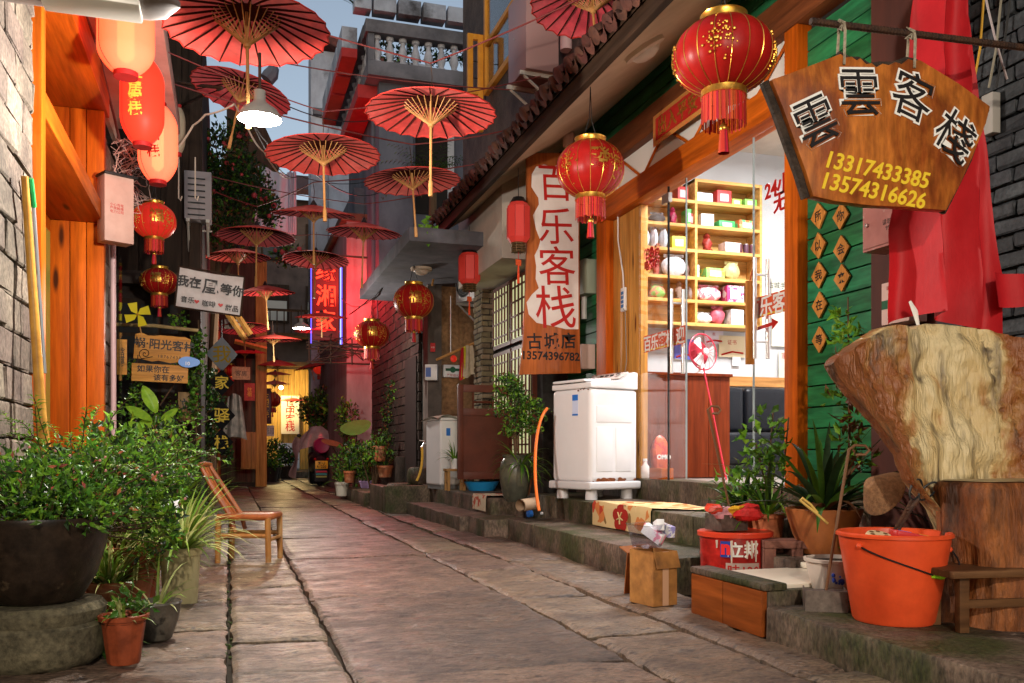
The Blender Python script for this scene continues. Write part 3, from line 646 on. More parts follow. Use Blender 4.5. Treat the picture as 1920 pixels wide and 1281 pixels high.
bp('balcony_rail', MB().box((x0 - .05, BY - .05, zr0), (x1 + .8, BY + .25, zr1)), m_concrete, bevel=.01)
bp('balcony_corner', MB().box((x0, BY, zs), (bY(702, 0).x, BY + .25, zr0)), m_concrete)
prof = [(.075, 0), (.075, .05), (.05, .07), (.055, .12), (.085, .24), (.07, .34), (.042, .46), (.042, .52), (.07, .55), (.07, .62)]
h = zr0 - zs; bal_m = MB().lathe([(r_ * 1.05, z_ / .62 * h) for r_, z_ in prof], 14).mesh('baluster', m_stone)
for i in range(8): obj('baluster', bal_m, bal, T(bY(709 + i * 24.2, 0).x - 3, .12, zs))
bp('rail_side', MB().box((x0 - .06, BY + .252, zr0), (x0 + .2, BY + 5, zr1)), m_concrete)
for i in range(9): bp('baluster', MB().lathe([(r_ * .9, zs + z_ / .62 * h) for r_, z_ in prof], 10, X=T(x0 + .08, BY + .6 + i * .45, 0)), m_stone)
zc0 = zr1
for i in range(5):
    a, b = 652 + i * 46, 694 + i * 46
    bp('planter_box', MB().box((bY(a, 0).x + (.1 if i == 0 else 0), BY - .2, zc0 + .1), (bY(b, 0).x, BY + .1, zc0 + (.62 if i == 1 else .38))), m_white_peel, bevel=.01)
for i in range(4):
    bp('planter_box', MB().box((x0 - .42, BY + .5 + i * .95, zr1 - .35), (x0 - .13, BY + 1.35 + i * .95, zr1 + .05)), m_white_peel)
    bp('planter_trim', MB().box((x0 - .425, BY + .5 + i * .95, zr1 - .52), (x0 - .13, BY + 1.35 + i * .95, zr1 - .352)), m_redtrim)
for i in range(2): bp('drain_pipe', MB().tube([(bY(700 + 75 * i, 0, .8).x, BY + .8, 4), (bY(700 + 75 * i, 0, .8).x, BY + .8, zs2)], .04, 8), m_grey)
# white peeling tower wall
ty = 24.5; tw = thing('peeling_wall_house', 'tall peeling white wall with upturned tiled ridge against sky', 'house', T(2.4, ty, 0))
def twp(name, mb, mat, **kw):
    for v in mb.v: v -= V((2.4, ty, 0))
    return part(name, mb, mat, tw, **kw)
a, b = onY(583, 0, ty).x, onY(668, 0, ty).x; ztop = onY(600, 95, ty).z; zmid = onY(600, 215, ty).z
twp('wall', MB().box((a, ty, 0), (b + 2, ty + .8, ztop)), m_white_peel)
twp('lower_wall', MB().box((onY(617, 0, ty - .4).x, ty - .4, 0), (b + 1.5, ty - .003, zmid - .4)), m_white_peel)
twp('eave_line', MB().box((a + .05, ty - .15, zmid - .05), (b + 2, ty - .003, zmid + .12)), m_concrete)
mb = MB(); pts = []
for i in range(9):
    f_ = i / 8; pts.append((a - .25 + f_ * 2.2, ztop + .12 + .55 * (1 - f_) ** 2.2 - .25 * f_))
for (x_, z_), (x2, z2) in zip(pts, pts[1:]):
    mb.add([(x_, ty - .3, z_ - .18), (x2, ty - .3, z2 - .18), (x2, ty - .3, z2 + .06), (x_, ty - .3, z_ + .06), (x_, ty + .9, z_ - .18), (x2, ty + .9, z2 - .18), (x2, ty + .9, z2 + .06), (x_, ty + .9, z_ + .06)],
           [(0, 1, 2, 3), (5, 4, 7, 6), (3, 2, 6, 7), (1, 0, 4, 5), (0, 3, 7, 4), (2, 1, 5, 6)])
twp('ridge', mb, m_tile)
# bird finial roof, left of the sky gap
ry = 20.5
br = thing('finial_roof_house', 'old timber roof with a bird-shaped ridge finial against sky', 'house', T(1.2, ry, 0))
mb = MB(); zA = onY(480, 135, ry).z; zB = onY(560, 290, ry).z
def rl(x, y, dy=0): p = onY(x, y, ry); return (p.x - 1.2, dy, p.z)
gp_ = [(425, 175), (470, 162), (488, 152), (503, 147), (497, 163), (480, 180), (476, 205), (498, 240), (512, 270), (524, 302), (524, 312), (425, 330)]; n = len(gp_)
mb = MB().add([rl(x, y) for x, y in gp_] + [rl(x, y, 1.2) for x, y in gp_], [tuple(range(n)), tuple(range(2 * n - 1, n - 1, -1))] + [((i + 1) % n, i, n + i, n + (i + 1) % n) for i in range(n)])
part('gable', mb, m_dwood, br)
part('wall', MB().box((rl(400, 300)[0], .02, 3), (rl(478, 300)[0], 1.2, rl(500, 320)[2])), m_dwood, br)
bd = MB().tube([rl(500, 150), rl(508, 140), rl(513, 128), rl(512, 118), rl(517, 113), rl(519, 115)], [.16, .17, .12, .07, .05, .01], 8); part('bird_finial', bd, m_grey, br)
# painted black brick wall at the right edge
kx = 3.62
bk = thing('black_brick_wall', 'black painted brick wall at the right edge behind cables', 'wall', T(kx, 3, 0))
for nm, mb in (('wall', MB().box((kx + .05, .6, 0), (kx + .25, 3.9, 5))),):
    for v in mb.v: v -= V((kx, 3, 0))
    part(nm, mb, m_mortar, bk)
brick_wall(bk, V((kx, 3.9, .15)), (0, -1, 0), 1.2, 4.2, .25, .082, m_bbrick, gap=.011, seed=41)
# ------------------------------------------------------------------ oil-paper umbrellas
m_paper = M('red_oil_paper', (.88, .085, .08), (.78, .06, .055), sc=5, r=1, spec=0, tr=.36, c3=(.92, .20, .18), sc3=2.6, lo3=.45, hi3=.7, rnd=.12, grit=(14, .3), trc=(.95, .28, .24))
m_rib = M('dark_bamboo_rib', (.045, .012, .008), r=.8, spec=0)
m_bamboo = M('pale_bamboo', (.50, .26, .09), (.36, .17, .05), sc=14, st=(1, 1, .3), r=.4)
UR, UH, NR = .45, .085, 24
def uz(r): return UH * (1 - (r / UR)) ** 1.0 - .028 * (r / UR) ** 2.4
cm = MB(); rings = [0, .03, .12, .2, .28, .35, .41, UR]; n = NR * 2
vs = [];
for i, r_ in enumerate(rings):
    for j in range(n):
        a = 2 * pi * j / n; mid = j % 2; k = r_ * (1 - .035 * mid * (r_ / UR) ** 2); sag = -.010 * mid * (r_ / UR)
        vs.append((k * cos(a), k * sin(a), uz(r_) - sag * -1 if False else uz(r_) + (.006 * mid * (r_ / UR))))
fs = [(i * n + j, i * n + (j + 1) % n, (i + 1) * n + (j + 1) % n, (i + 1) * n + j) for i in range(1, len(rings) - 1) for j in range(n)]
fs += [(n + j, n + (j + 1) % n, 0) for j in range(n)]
cm.add(vs, fs); canopy_me = cm.mesh('canopy', m_paper, smooth=60)
tm_ = MB().lathe([(.452, uz(UR) + .004), (.457, uz(UR) - .004), (.449, uz(UR) - .008), (.446, uz(UR))], 48)
rim_pts = [(UR * (1 - .035 * (j % 2)) * cos(2 * pi * j / n) * 1.003, UR * (1 - .035 * (j % 2)) * sin(2 * pi * j / n) * 1.003, uz(UR) + .006 * (j % 2)) for j in range(n + 1)]
rim_me = MB().tube(rim_pts, .0045, 5, cap=False).mesh('rim', M('red_paper_edge', (.5, .03, .02), r=.6))
rib_me = MB().tube([(.02, 0, uz(.02) - .008), (.2, 0, uz(.2) - .009), (.33, 0, uz(.33) - .009), (.455, 0, uz(UR) - .004)], [.0052, .0058, .005, .0035], 5).mesh('rib', m_rib)
strut_me = MB().tube([(.012, 0, -.10), (.185, 0, uz(.185) - .014)], .0034, 4).mesh('strut', m_bamboo)
all_ribs = MB(); all_str = MB()
for k in range(NR):
    X = rot('Z', 2 * pi * k / NR)
    all_ribs.tube([(.02, 0, uz(.02) - .008), (.2, 0, uz(.2) - .009), (.455, 0, uz(UR) - .004)], [.006, .007, .005], 4, X=X); all_str.tube([(.012, 0, -.10), (.185, 0, uz(.185) - .014)], .0045, 3, X=X)
ribs_me = all_ribs.mesh('rib_frame', m_rib); struts_me = all_str.mesh('strut_frame', m_bamboo)
dk_me = MB().lathe([(.1, uz(.1) - .0055), (.02, uz(.02) - .0058)], 24).mesh('dark_star', m_rib)
def stick_mesh(L_):
    return MB().tube([(0, 0, UH + .02), (0, 0, -.1), (0, 0, -L_ + .1), (0, 0, -L_ + .1), (0, 0, -L_)], [.009, .0095, .0095, .0155, .016], 8).lathe([(.012, -.115), (.02, -.11), (.022, -.095), (.012, -.085)], 10).mesh('handle', m_bamboo)
sticks = {L_: stick_mesh(L_) for L_ in (.42, .5, .58, .64)}
cap_me = MB().lathe([(0, UH + .05), (.012, UH + .045), (.03, UH + .012), (.045, UH - .012), (.04, UH - .016)], 12).mesh('top_cap', M('black_lacquer_cap', (.03, .015, .012), r=.3))
hang_me = MB().tube([(0, 0, UH + .04), (.01, 0, UH + .14), (-.005, 0, UH + .24)], .0035, 4).mesh('hanging_wire', m_iron)
def umbrella(px, py, w, label, L_=.58, tilt=0, az=0, fine=True, scale=1.0):
    d = 2 * UR * FOC * scale / w; p = at(px, py, d) - V((0, 0, .03))
    mx = T(p) @ rot('Z', az) @ rot('Y', tilt + R.uniform(-.04, .05)) @ rot('Z', -az + R.uniform(0, 1)) @ S(scale, scale, scale * R.uniform(.85, 1.25))
    t = thing('paper_umbrella', label, 'umbrella', mx, 'red paper umbrellas strung over the alley')
    obj('canopy', canopy_me, t); obj('rim', rim_me, t); obj('handle', sticks[L_], t); obj('top_cap', cap_me, t); obj('hanging_wire', hang_me, t); obj('dark_star', dk_me, t)
    if fine:
        for k in range(NR):
            a = 2 * pi * k / NR; obj('rib', rib_me, t, rot('Z', a)); obj('strut', strut_me, t, rot('Z', a + .02))
    else: obj('rib_frame', ribs_me, t); obj('strut_frame', struts_me, t)
    return p
UMB = {}
for k, a in dict(
    u1=(463, 36, 305, 'largest red paper umbrella at top left, cut by the photo top', .5, .06, 2.2, True),
    u2=(453, 163, 184, 'red paper umbrella tilted behind the lit enamel lamp shade', .5, .18, 0.2, True),
    u3=(808, 199, 245, 'large red paper umbrella in front of the baluster balcony house', .58, .03, 1, True),
    u4=(606, 279, 212, 'pale pink lit paper umbrella in front of the sky gap', .58, .02, 2, True),
    u5=(773, 330, 180, 'orange-red paper umbrella with blotched edge just left of the tiled eave', .58, .05, 3, True),
    u6=(588, 393, 156, 'red paper umbrella directly below the pale pink lit one', .58, .14, 4.6, True),
    u7=(481, 435, 145, 'red paper umbrella in front of the dark flowering tree', .5, .04, 1, True),
    u8=(682, 428, 138, 'red paper umbrella in front of the red glowing pier top', .58, .06, 5, True),
    u9=(446, 475, 118, 'red paper umbrella just above the white painted cloth banner', .5, .05, 4, False),
    u10=(592, 480, 123, 'red paper umbrella covering the top of the neon sign', .5, .06, 1, False),
    u11=(498, 543, 108, 'flat red paper umbrella right of the white cloth banner', .5, .05, 4, False),
    u12=(823, 468, 118, 'tilted red paper umbrella under the tiled eave end', .5, .2, .3, False),
    u13=(457, 611, 96, 'purple-tinged paper umbrella left of the small street lamp', .42, .1, 2, False),
    u14=(512, 632, 104, 'red paper umbrella just below left of small street lamp', .42, .08, 4, False),
    u15=(603, 590, 98, 'red paper umbrella across the lower neon character', .42, .07, 4.5, False),
    u16=(597, 617, 88, 'red paper umbrella right of the small white street lamp', .42, .09, 4.5, False),
    u17=(640, 624, 62, 'dark red paper umbrella touching the lower right of neon sign', .42, .07, 4.5, False),
    u18=(459, 657, 76, 'bright orange-red paper umbrella right of the diamond sign top', .42, .1, 4.5, False),
    u19=(412, 645, 66, 'red paper umbrella overlapping the white diamond sign', .42, .1, 4.5, False),
    u20=(398, 631, 48, 'small red paper umbrella above the white diamond sign', .42, .07, 4.5, False),
    u21=(520, 680, 70, 'small orange paper umbrella over the alley middle', .42, .09, 4.5, False),
    u22=(516, 699, 58, 'small dark red paper umbrella under the orange one mid alley', .42, .07, 4.5, False),
    u23=(583, 685, 66, 'tilted orange paper umbrella above the scooter plants', .42, .25, 3.3, False),
    u24=(515, 717, 54, 'small red paper umbrella above the dark vertical inn board', .42, .07, 4.5, False),
    u25=(546, 748, 48, 'farthest low red paper umbrella before the lit plank wall', .42, .07, 4.5, False),
    u26=(541, 737, 38, 'tiny farthest red paper umbrella before the lit plank wall', .42, .07, 4.5, False),
    u28=(487, 639, 62, 'dim red paper umbrella behind the one below the street lamp', .42, .07, 4.5, False),
    u29=(548, 702, 44, 'small red paper umbrella left of the scooter shrub', .42, .08, 4.5, False),
    u30=(501, 738, 36, 'tiny red paper umbrella beside the dark vertical board', .42, .07, 4.5, False),
    u27=(1110, -14, 232, 'red paper umbrella at the top edge beside the ceiling dome', .42, .12, 1.6, True)).items():
    UMB[k] = umbrella(*a)
# ------------------------------------------------------------------ cables
def cable(label, pts, r=.006, mat=None, sag=.06, name='cable', n=10):
    mb = MB(); P = []
    for a, b in zip(pts, pts[1:]):
        a, b = V(a), V(b); L_ = (b - a).length
        for i in range(n):
            f = i / n; P.append(a.lerp(b, f) - V((0, 0, sag * L_ * 4 * f * (1 - f))))
    P.append(V(pts[-1])); mb.tube(P, r, 5); return single(name, mb, mat or m_cable, label, 'cable')
m_rwire = M('red_string', (.14, .02, .018), r=.6)
up = V((0, 0, UH + .24))
cable('red cord from the tile eave over the large umbrella', [V((2.6, 5.2, 3.95)), UMB['u3'] + up, V((-.9, 6.3, 4.0))], .006, m_rwire, .015)
cable('red cord carrying the pale pink umbrella', [V((2.6, 7.4, 4.1)), UMB['u4'] + up, V((-.9, 7.0, 3.9))], .005, m_rwire, .02)
cable('red cord carrying the blotched umbrella by the eave', [V((2.55, 8.2, 3.9)), UMB['u5'] + up, V((-.6, 8.2, 4.0))], .007, m_rwire, .02)
cable('red cord carrying the umbrella below the pink one', [V((2.6, 9.2, 3.9)), UMB['u6'] + up, UMB['u7'] + up, V((-.35, 11.3, 4.0))], .007, m_rwire, .015)
cable('cord carrying the umbrella at the red pier', [V((2.5, 10.6, 4.0)), UMB['u8'] + up, V((-.3, 11.2, 4.1))], .006, m_rwire, .02)
cable('cord carrying the umbrellas at the neon sign', [V((2.5, 13, 4.0)), UMB['u10'] + up, UMB['u9'] + up, V((-.3, 13, 4))], .006, m_rwire, .02)
cable('cord carrying the first umbrella at top left', [V((2.5, 4.8, 3.75)), UMB['u27'] + up, UMB['u1'] + up, V((-.92, 4.5, 3.9))], .007, m_rwire, .012)
cable('cord carrying the tilted umbrella by the enamel lamp', [V((2.5, 8, 4.2)), UMB['u2'] + up, V((-.92, 7.6, 4.2))], .006, m_rwire, .02)
cable('black cable sagging across from the lamp to the peeling wall', [at(480, 240, 7), at(560, 300, 9), at(730, 350, 15)], .007, None, .04)
cable('thin black cable crossing the sky gap', [at(520, 190, 12), at(700, 225, 16)], .008, None, .03)
cable('thin cable from the lamp down to the laundry', [at(475, 235, 7), at(560, 330, 12), at(720, 330, 16)], .006, None, .03)
cable('black cable along the dark passage wall', [onX(655, 590, 2.1), onX(735, 520, 2.7), onX(790, 440, 2.7)], .012, None, .03)
cable('black cable looping over the red pier', [at(580, 520, 17), at(640, 560, 17), at(760, 460, 12)], .008, None, .08)
# ------------------------------------------------------------------ lanterns
m_silk = M('red_lantern_silk', (.52, .018, .014), (.42, .012, .01), sc=10, r=.38, tr=.25)
m_silklit = M('red_lantern_silk_glow', (.60, .03, .02), r=.4, tr=.2, emit=(1, .035, .015), es=.35)
m_fringe = M('red_fringe', (.50, .02, .015), r=.6, isl=.3)
def lantern_surface(Rr, H):      # radius as a function of height
    return lambda z: Rr * max(.0, 1 - (abs(z) / (H * .5)) ** 2.3 * .72) ** .62
def round_lantern(p, Rr, H, label, mat=None, cord=.35, ribs=16, emblem='发', n_flower=54, tassel=True, rz=0, group='round red lanterns', fring=.5, small=False):
    mat = mat or m_silk; t = thing('red_lantern', label, 'lantern', stand(p, rz), group); f = lantern_surface(Rr, H); seg = 48 if not small else 28; K = 16
    def gore(a, z): return 1 - .022 * abs(sin(a * ribs / 2)) ** .5 * 0 + .018 * abs(sin(a * ribs / 2))
    prof = [(f(-H / 2 + H * i / K), -H / 2 + H * i / K) for i in range(K + 1)]
    part('body', MB().lathe(prof, ribs * 4 if not small else ribs * 2, fn=gore), mat, t, smooth=50)
    rb = MB()
    for k in range(ribs):
        a = 2 * pi * k / ribs; rb.tube([(cos(a) * (r_ + .001), sin(a) * (r_ + .001), z) for r_, z in prof], .0022 * Rr / .22, 4)
    part('gold_ribs', rb, m_gold, t)
    rc = f(H / 2)
    part('top_ring', MB().lathe([(rc * .96, H / 2 - .012), (rc * 1.02, H / 2 - .01), (rc * 1.0, H / 2 + Rr * .10), (rc * 1.05, H / 2 + Rr * .14), (rc * .9, H / 2 + Rr * .14)], 28), m_gold, t)
    part('bottom_ring', MB().lathe([(rc * .9, -H / 2 - Rr * .14), (rc * 1.04, -H / 2 - Rr * .14), (rc * 1.0, -H / 2 - Rr * .08), (rc * 1.02, -H / 2 + .01), (rc * .96, -H / 2 + .012)], 28), m_gold, t)
    if cord: part('cord', MB().tube([(rc * .5, 0, H / 2 + Rr * .1), (.01, 0, H / 2 + cord * .4), (0, 0, H / 2 + cord)], .0035, 5).tube([(-rc * .5, 0, H / 2 + Rr * .1), (-.008, 0, H / 2 + cord * .45), (0, 0, H / 2 + cord)], .0035, 5), m_cable, t)
    fr = MB(); nf = 60 if not small else 26; z0 = -H / 2 - Rr * .1; fl = Rr * 2 * fring * .62
    for k in range(nf):
        a = 2 * pi * k / nf + R.uniform(-.03, .03); a2 = 2 * pi * (k + .8) / nf; q = rc * .98; e = R.uniform(.93, 1.05)
        q2 = q * R.uniform(1.0, 1.04)
        fr.add([(q * cos(a), q * sin(a), z0), (q * cos(a2), q * sin(a2), z0), (q2 * cos(a2 + .02), q2 * sin(a2 + .02), z0 - fl * e), (q2 * cos(a + .02), q2 * sin(a + .02), z0 - fl * e)], [(0, 1, 2, 3)])
    part('fringe', fr, m_fringe, t, smooth=0)
    if tassel:
        zt = z0 - fl * 1.0; ts = MB()
        part('tassel_knob', MB().ball((0, 0, zt - .01), Rr * .10, 10).tube([(0, 0, z0), (0, 0, zt)], .004, 5), m_gold, t)
        for k in range(18):
            a = 2 * pi * k / 18; q = Rr * .10; ts.add([(q * .8 * cos(a), q * .8 * sin(a), zt - Rr * .08), (q * .8 * cos(a + .4), q * .8 * sin(a + .4), zt - Rr * .08), (q * 1.15 * cos(a + .4), q * 1.15 * sin(a + .4), zt - Rr * .55), (q * 1.15 * cos(a), q * 1.15 * sin(a), zt - Rr * .55)], [(0, 1, 2, 3)])
        part('tassel', ts, m_fringe, t, smooth=0)
    # gold ornaments wrapped on the silk: flower clusters and one character
    orn = MB()
    def wrap(a, z, o=.004): r_ = f(z) * 1.012 + o; return V((cos(a) * r_, sin(a) * r_, z))
    for c in range(4):
        a0 = -pi / 2 + c * pi / 2 + .45; z0_ = -H * .02
        for k in range(n_flower):
            a = a0 + R.gauss(0, .15); z = z0_ + R.gauss(0, H * .13); orn.ball(wrap(a, z), Rr * R.uniform(.014, .036), 6)
    tag(part('gold_flowers', orn, m_gold, t), kind='stuff')
    if emblem:
        me = text_mesh(emblem, H * .42, m_gold, ext=.0005, off=.002, res=2); bm = bmesh.new(); bm.from_mesh(me); bmesh.ops.subdivide_edges(bm, edges=bm.edges, cuts=1)
        for v in bm.verts:
            a = -pi / 2 - .12 + v.co.x / Rr; z = v.co.y + H * .05; q = wrap(a, z, .004 + (.003 if v.co.z > 0 else 0)); v.co = q
        bm.to_mesh(me); bm.free(); obj('gold_character', me, t)
    return t
def lan(px, py, w, hpx, X=None, d=None, real=.52, **kw):
    d = d or real * FOC / w; p = at(px, py, d); return round_lantern(p, w * d / FOC / 2, hpx * d / FOC, **kw)
lan(1357, 107, 184, 128, label='biggest round red lantern hanging above the inn glass doors', rz=.5, emblem=None, cord=.3, ribs=18)
lan(1107, 318, 125, 98, label='round red lantern with gold flowers beside the white-red inn board', emblem='發', cord=.45)
lan(776, 565, 74, 60, label='round red lantern under the concrete canopy slab', emblem='福', cord=.5, small=True)
lan(697, 627, 65, 47, label='round red lantern by the dark brick flank, lower of two', emblem='福', cord=.25, small=True)
lan(289, 415, 78, 62, real=.40, label='lit round red lantern under the pink meter box lanterns', mat=m_silklit, emblem='福', cord=.3, rz=.3)
lan(299, 528, 68, 46, real=.40, label='round red lantern above the yellow pinwheel', emblem='福', cord=.35)
lan(848, 674, 25, 22, real=.2, label='small red lantern hanging from the clothes stick', emblem=None, cord=.12, small=True, mat=m_silklit, n_flower=0)
lan(601, 690, 28, 24, real=.40, label='glowing red lantern above the scooter plants', emblem=None, small=True, mat=m_silklit, n_flower=4)
lan(597, 712, 26, 20, real=.44, label='red lantern just below the glowing one over scooter plants', emblem=None, small=True, n_flower=4)
lan(511, 750, 30, 26, real=.52, label='far red lantern beside the dark vertical inn board', emblem=None, small=True, n_flower=4)
lan(433, 695, 25, 22, real=.3, label='dark red lantern behind the yellow character signs', emblem=None, small=True, n_flower=4)
lan(408, 692, 16, 20, real=.2, label='small dark lantern left of the one behind character signs', emblem=None, small=True, n_flower=4)
# tall paper lanterns on the left wall
def lit_paper(name, c, e, es):
    m, N, L = nt(name); MATS[name] = m; o = N('OutputMaterial'); tl = N('BsdfTranslucent'); tl.inputs[0].default_value = c4(c); tp_ = N('BsdfTransparent'); tp_.inputs[0].default_value = c4(c); df = N('BsdfDiffuse'); df.inputs[0].default_value = c4(c); em = N('Emission'); em.inputs[0].default_value = c4(e); em.inputs[1].default_value = es
    m1 = N('MixShader'); m1.inputs[0].default_value = .5; m2 = N('MixShader'); m2.inputs[0].default_value = .22; ad = N('AddShader'); L(df.outputs[0], m1.inputs[1]); L(tl.outputs[0], m1.inputs[2]); L(m1.outputs[0], m2.inputs[1]); L(tp_.outputs[0], m2.inputs[2]); L(m2.outputs[0], ad.inputs[0]); L(em.outputs[0], ad.inputs[1]); L(ad.outputs[0], o.inputs[0]); return m
m_plit = lit_paper('paper_lantern_glow', (.95, .30, .18), (1, .09, .035), 1.3); m_plit2 = lit_paper('paper_lantern_glow_red', (.95, .40, .27), (1, .08, .04), 1.2); m_core = glow('lantern_tube', (1, .42, .18), 6)
m_pred = M('paper_lantern_red', (.60, .03, .015), r=.5, tr=.35, emit=(1, .025, .01), es=3.2)
def paper_lantern(p, Rr, H, label, mat, chars, cm_, rz=0, bulb=0):
    t = thing('paper_lantern', label, 'lantern', stand(p, rz), 'tall paper lanterns on the left wall'); prof = []; K = 34
    for i in range(K * 2 + 1):
        f = i / (K * 2); z = -H / 2 + H * f; e = min(f, 1 - f); r_ = Rr * (1 if e > .3 else .42 + .58 * sin((e / .3) * pi / 2) ** .8); prof.append((r_ * (1 + (.014 if i % 2 else 0)), z))
    part('body', MB().lathe(prof, 32), mat, t, smooth=80)
    part('bottom_ring', MB().lathe([(Rr * .33, -H / 2 - .03), (Rr * .44, -H / 2 - .03), (Rr * .44, -H / 2 + .01), (Rr * .40, -H / 2 + .012)], 20), m_redcloth, t)
    part('top_ring', MB().lathe([(Rr * .40, H / 2 - .012), (Rr * .44, H / 2 - .01), (Rr * .44, H / 2 + .03), (Rr * .33, H / 2 + .03)], 20), m_redcloth, t)
    part('cord', MB().tube([(0, 0, H / 2), (0, 0, H / 2 + .3)], .004, 5), m_cable, t)
    part('frame_wires', MB().tube([(r_ * 1.004 * cos(.9), r_ * 1.004 * sin(.9), z) for r_, z in prof[::4]], .003, 4).tube([(r_ * 1.004 * cos(-2.6), r_ * 1.004 * sin(-2.6), z) for r_, z in prof[::4]], .003, 4), m_redcloth, t)
    if bulb: part('bulb', MB().tube([(0, 0, -H * .36), (0, 0, -H * .3), (0, 0, H * .33)], [Rr * .12, Rr * .3, Rr * .3], 14), m_core, t)
    if chars:
        me = text_mesh('\n'.join(chars), H * .165, cm_, ext=.0004, off=.002, res=2, line=.72); bm = bmesh.new(); bm.from_mesh(me); bmesh.ops.subdivide_edges(bm, edges=bm.edges, cuts=1)
        for v in bm.verts:
            a = -pi / 2 - .25 + v.co.x / Rr; r_ = Rr * 1.016 + .002 + (.001 if v.co.z > 0 else 0); v.co = V((cos(a) * r_, sin(a) * r_, v.co.y))
        bm.to_mesh(me); bm.free(); obj('lettering', me, t)
    return t
def pl(px, py, w, h, d, **kw): return paper_lantern(at(px, py, d), w * d / FOC / 2, h * d / FOC, **kw)
pl(236, 62, 100, 150, 5.6, label='brightly lit cream paper lantern topmost on left wall', mat=m_plit, chars='', cm_=None, bulb=1)
pl(267, 190, 77, 158, 6.3, label='deep red paper lantern with yellow characters on left wall', mat=m_pred, chars='张居客栈', cm_=M('lantern_yellow', (.8, .42, .05), r=.5, emit=(1, .45, .05), es=.5), rz=.0)
pl(296, 270, 70, 140, 7.2, label='lit pink paper lantern with red characters, lowest of three', mat=m_plit2, chars='张居客栈', cm_=m_redink, rz=.1, bulb=1)
pl(335, 245, 24, 84, 8.5, label='small pale paper lantern behind the lit pink one', mat=M('pale_paper', (.5, .42, .3), r=.6, tr=.3), chars='', cm_=None)
# hexagonal cloth lanterns at the eave
def palace_lantern(px, py, w, h, d, label):
    p = at(px, py, d); Rr = w * d / FOC / 2; H = h * d / FOC; t = thing('palace_lantern', label, 'lantern', stand(p, .2), 'square red lanterns at the eave')
    part('body', MB().lathe([(Rr * .7, -H / 2), (Rr, -H * .38), (Rr, H * .38), (Rr * .7, H / 2)], 8), M('pink_red_silk', (.62, .06, .05), r=.4, tr=.3, emit=(1, .06, .03), es=.12), t, smooth=20)
    part('top_frame', MB().lathe([(Rr * .5, H * .62), (Rr * .75, H * .5), (Rr * .8, H * .49)], 8).tube([(0, 0, H * .6), (0, 0, H * .6 + .3)], .004, 5), m_black, t)
    fb = MB()
    for z in (-.5, -.56, -.62, -.68): fb.lathe([(Rr * .62, H * z), (Rr * .66, H * (z - .02)), (Rr * .62, H * (z - .04))], 12)
    for k in range(8): a = 2 * pi * k / 8; fb.tube([(Rr * .62 * cos(a), Rr * .62 * sin(a), -H * .48), (Rr * .6 * cos(a), Rr * .6 * sin(a), -H * .74)], .005, 4)
    part('bottom_frame', fb, M('bronze_frame', (.12, .07, .03), r=.5, metal=.4), t)
    part('bars', sum_tubes([[(Rr * 1.01 * cos(2 * pi * k / 8), Rr * 1.01 * sin(2 * pi * k / 8), -H * .38), (Rr * 1.01 * cos(2 * pi * k / 8), Rr * 1.01 * sin(2 * pi * k / 8), H * .38)] for k in range(8)], .004), m_redcloth, t)
    part('tassel', MB().tube([(0, 0, -H * .7), (0, 0, -H * .95)], .003, 4).cb((0, 0, -H * .98), (.06, .01, .06), X=rot('Y', 0)).tube([(0, 0, -H * 1.02), (0, 0, -H * 1.5)], [.008, .016], 6), m_fringe, t)
def sum_tubes(paths, r, n=4):
    mb = MB()
    for p in paths: mb.tube(p, r, n)
    return mb
palace_lantern(972, 418, 44, 76, 8.9, 'red silk cage lantern half hidden by the inn board')
palace_lantern(880, 504, 42, 58, 11.0, 'red silk cage lantern in front of the air conditioner')
# ------------------------------------------------------------------ lamps that are lit
m_bulb = glow('lamp_white', (1, .97, .9), 60)
def enamel_lamp(px, py, w, label, energy, real=.36, p=None, col=(1, .93, .84)):
    d = real * FOC / w; p = p or at(px, py, d); Rr = real / 2; t = thing('enamel_lamp', label, 'lamp', T(p), 'round street lamps over the alley')
    part('shade', MB().lathe([(Rr, 0), (Rr * 1.0, .012), (Rr * .8, .05), (Rr * .35, .085), (.03, .10), (.03, .15), (0, .155)], 32).lathe([(Rr * .97, .004), (Rr * .78, .044), (.02, .09)], 32), M('enamel_shade', (.35, .33, .30), r=.4), t)
    part('bulb', MB().lathe([(0, -.012), (Rr * .55, -.008), (Rr * .9, .006), (Rr * .93, .012), (Rr * .5, .03), (0, .03)], 28), m_bulb, t)
    part('stem', MB().tube([(0, 0, .15), (0, 0, .35)], .008, 6), m_iron, t)
    lamp('bulb_light', 'POINT', p - V((0, 0, .09)), energy, col, t, size=.06)
enamel_lamp(487, 224, 80, 'lit white round lamp shade among the umbrellas at left', 360, real=.225)
enamel_lamp(0, 0, 80, 'round street lamp over the alley behind the viewpoint', 1000, p=V((-.25, -3, 3.1)), col=(1, .87, .72))
enamel_lamp(565, 616, 32, 'small bright street lamp beside the neon sign', 210, real=.26)
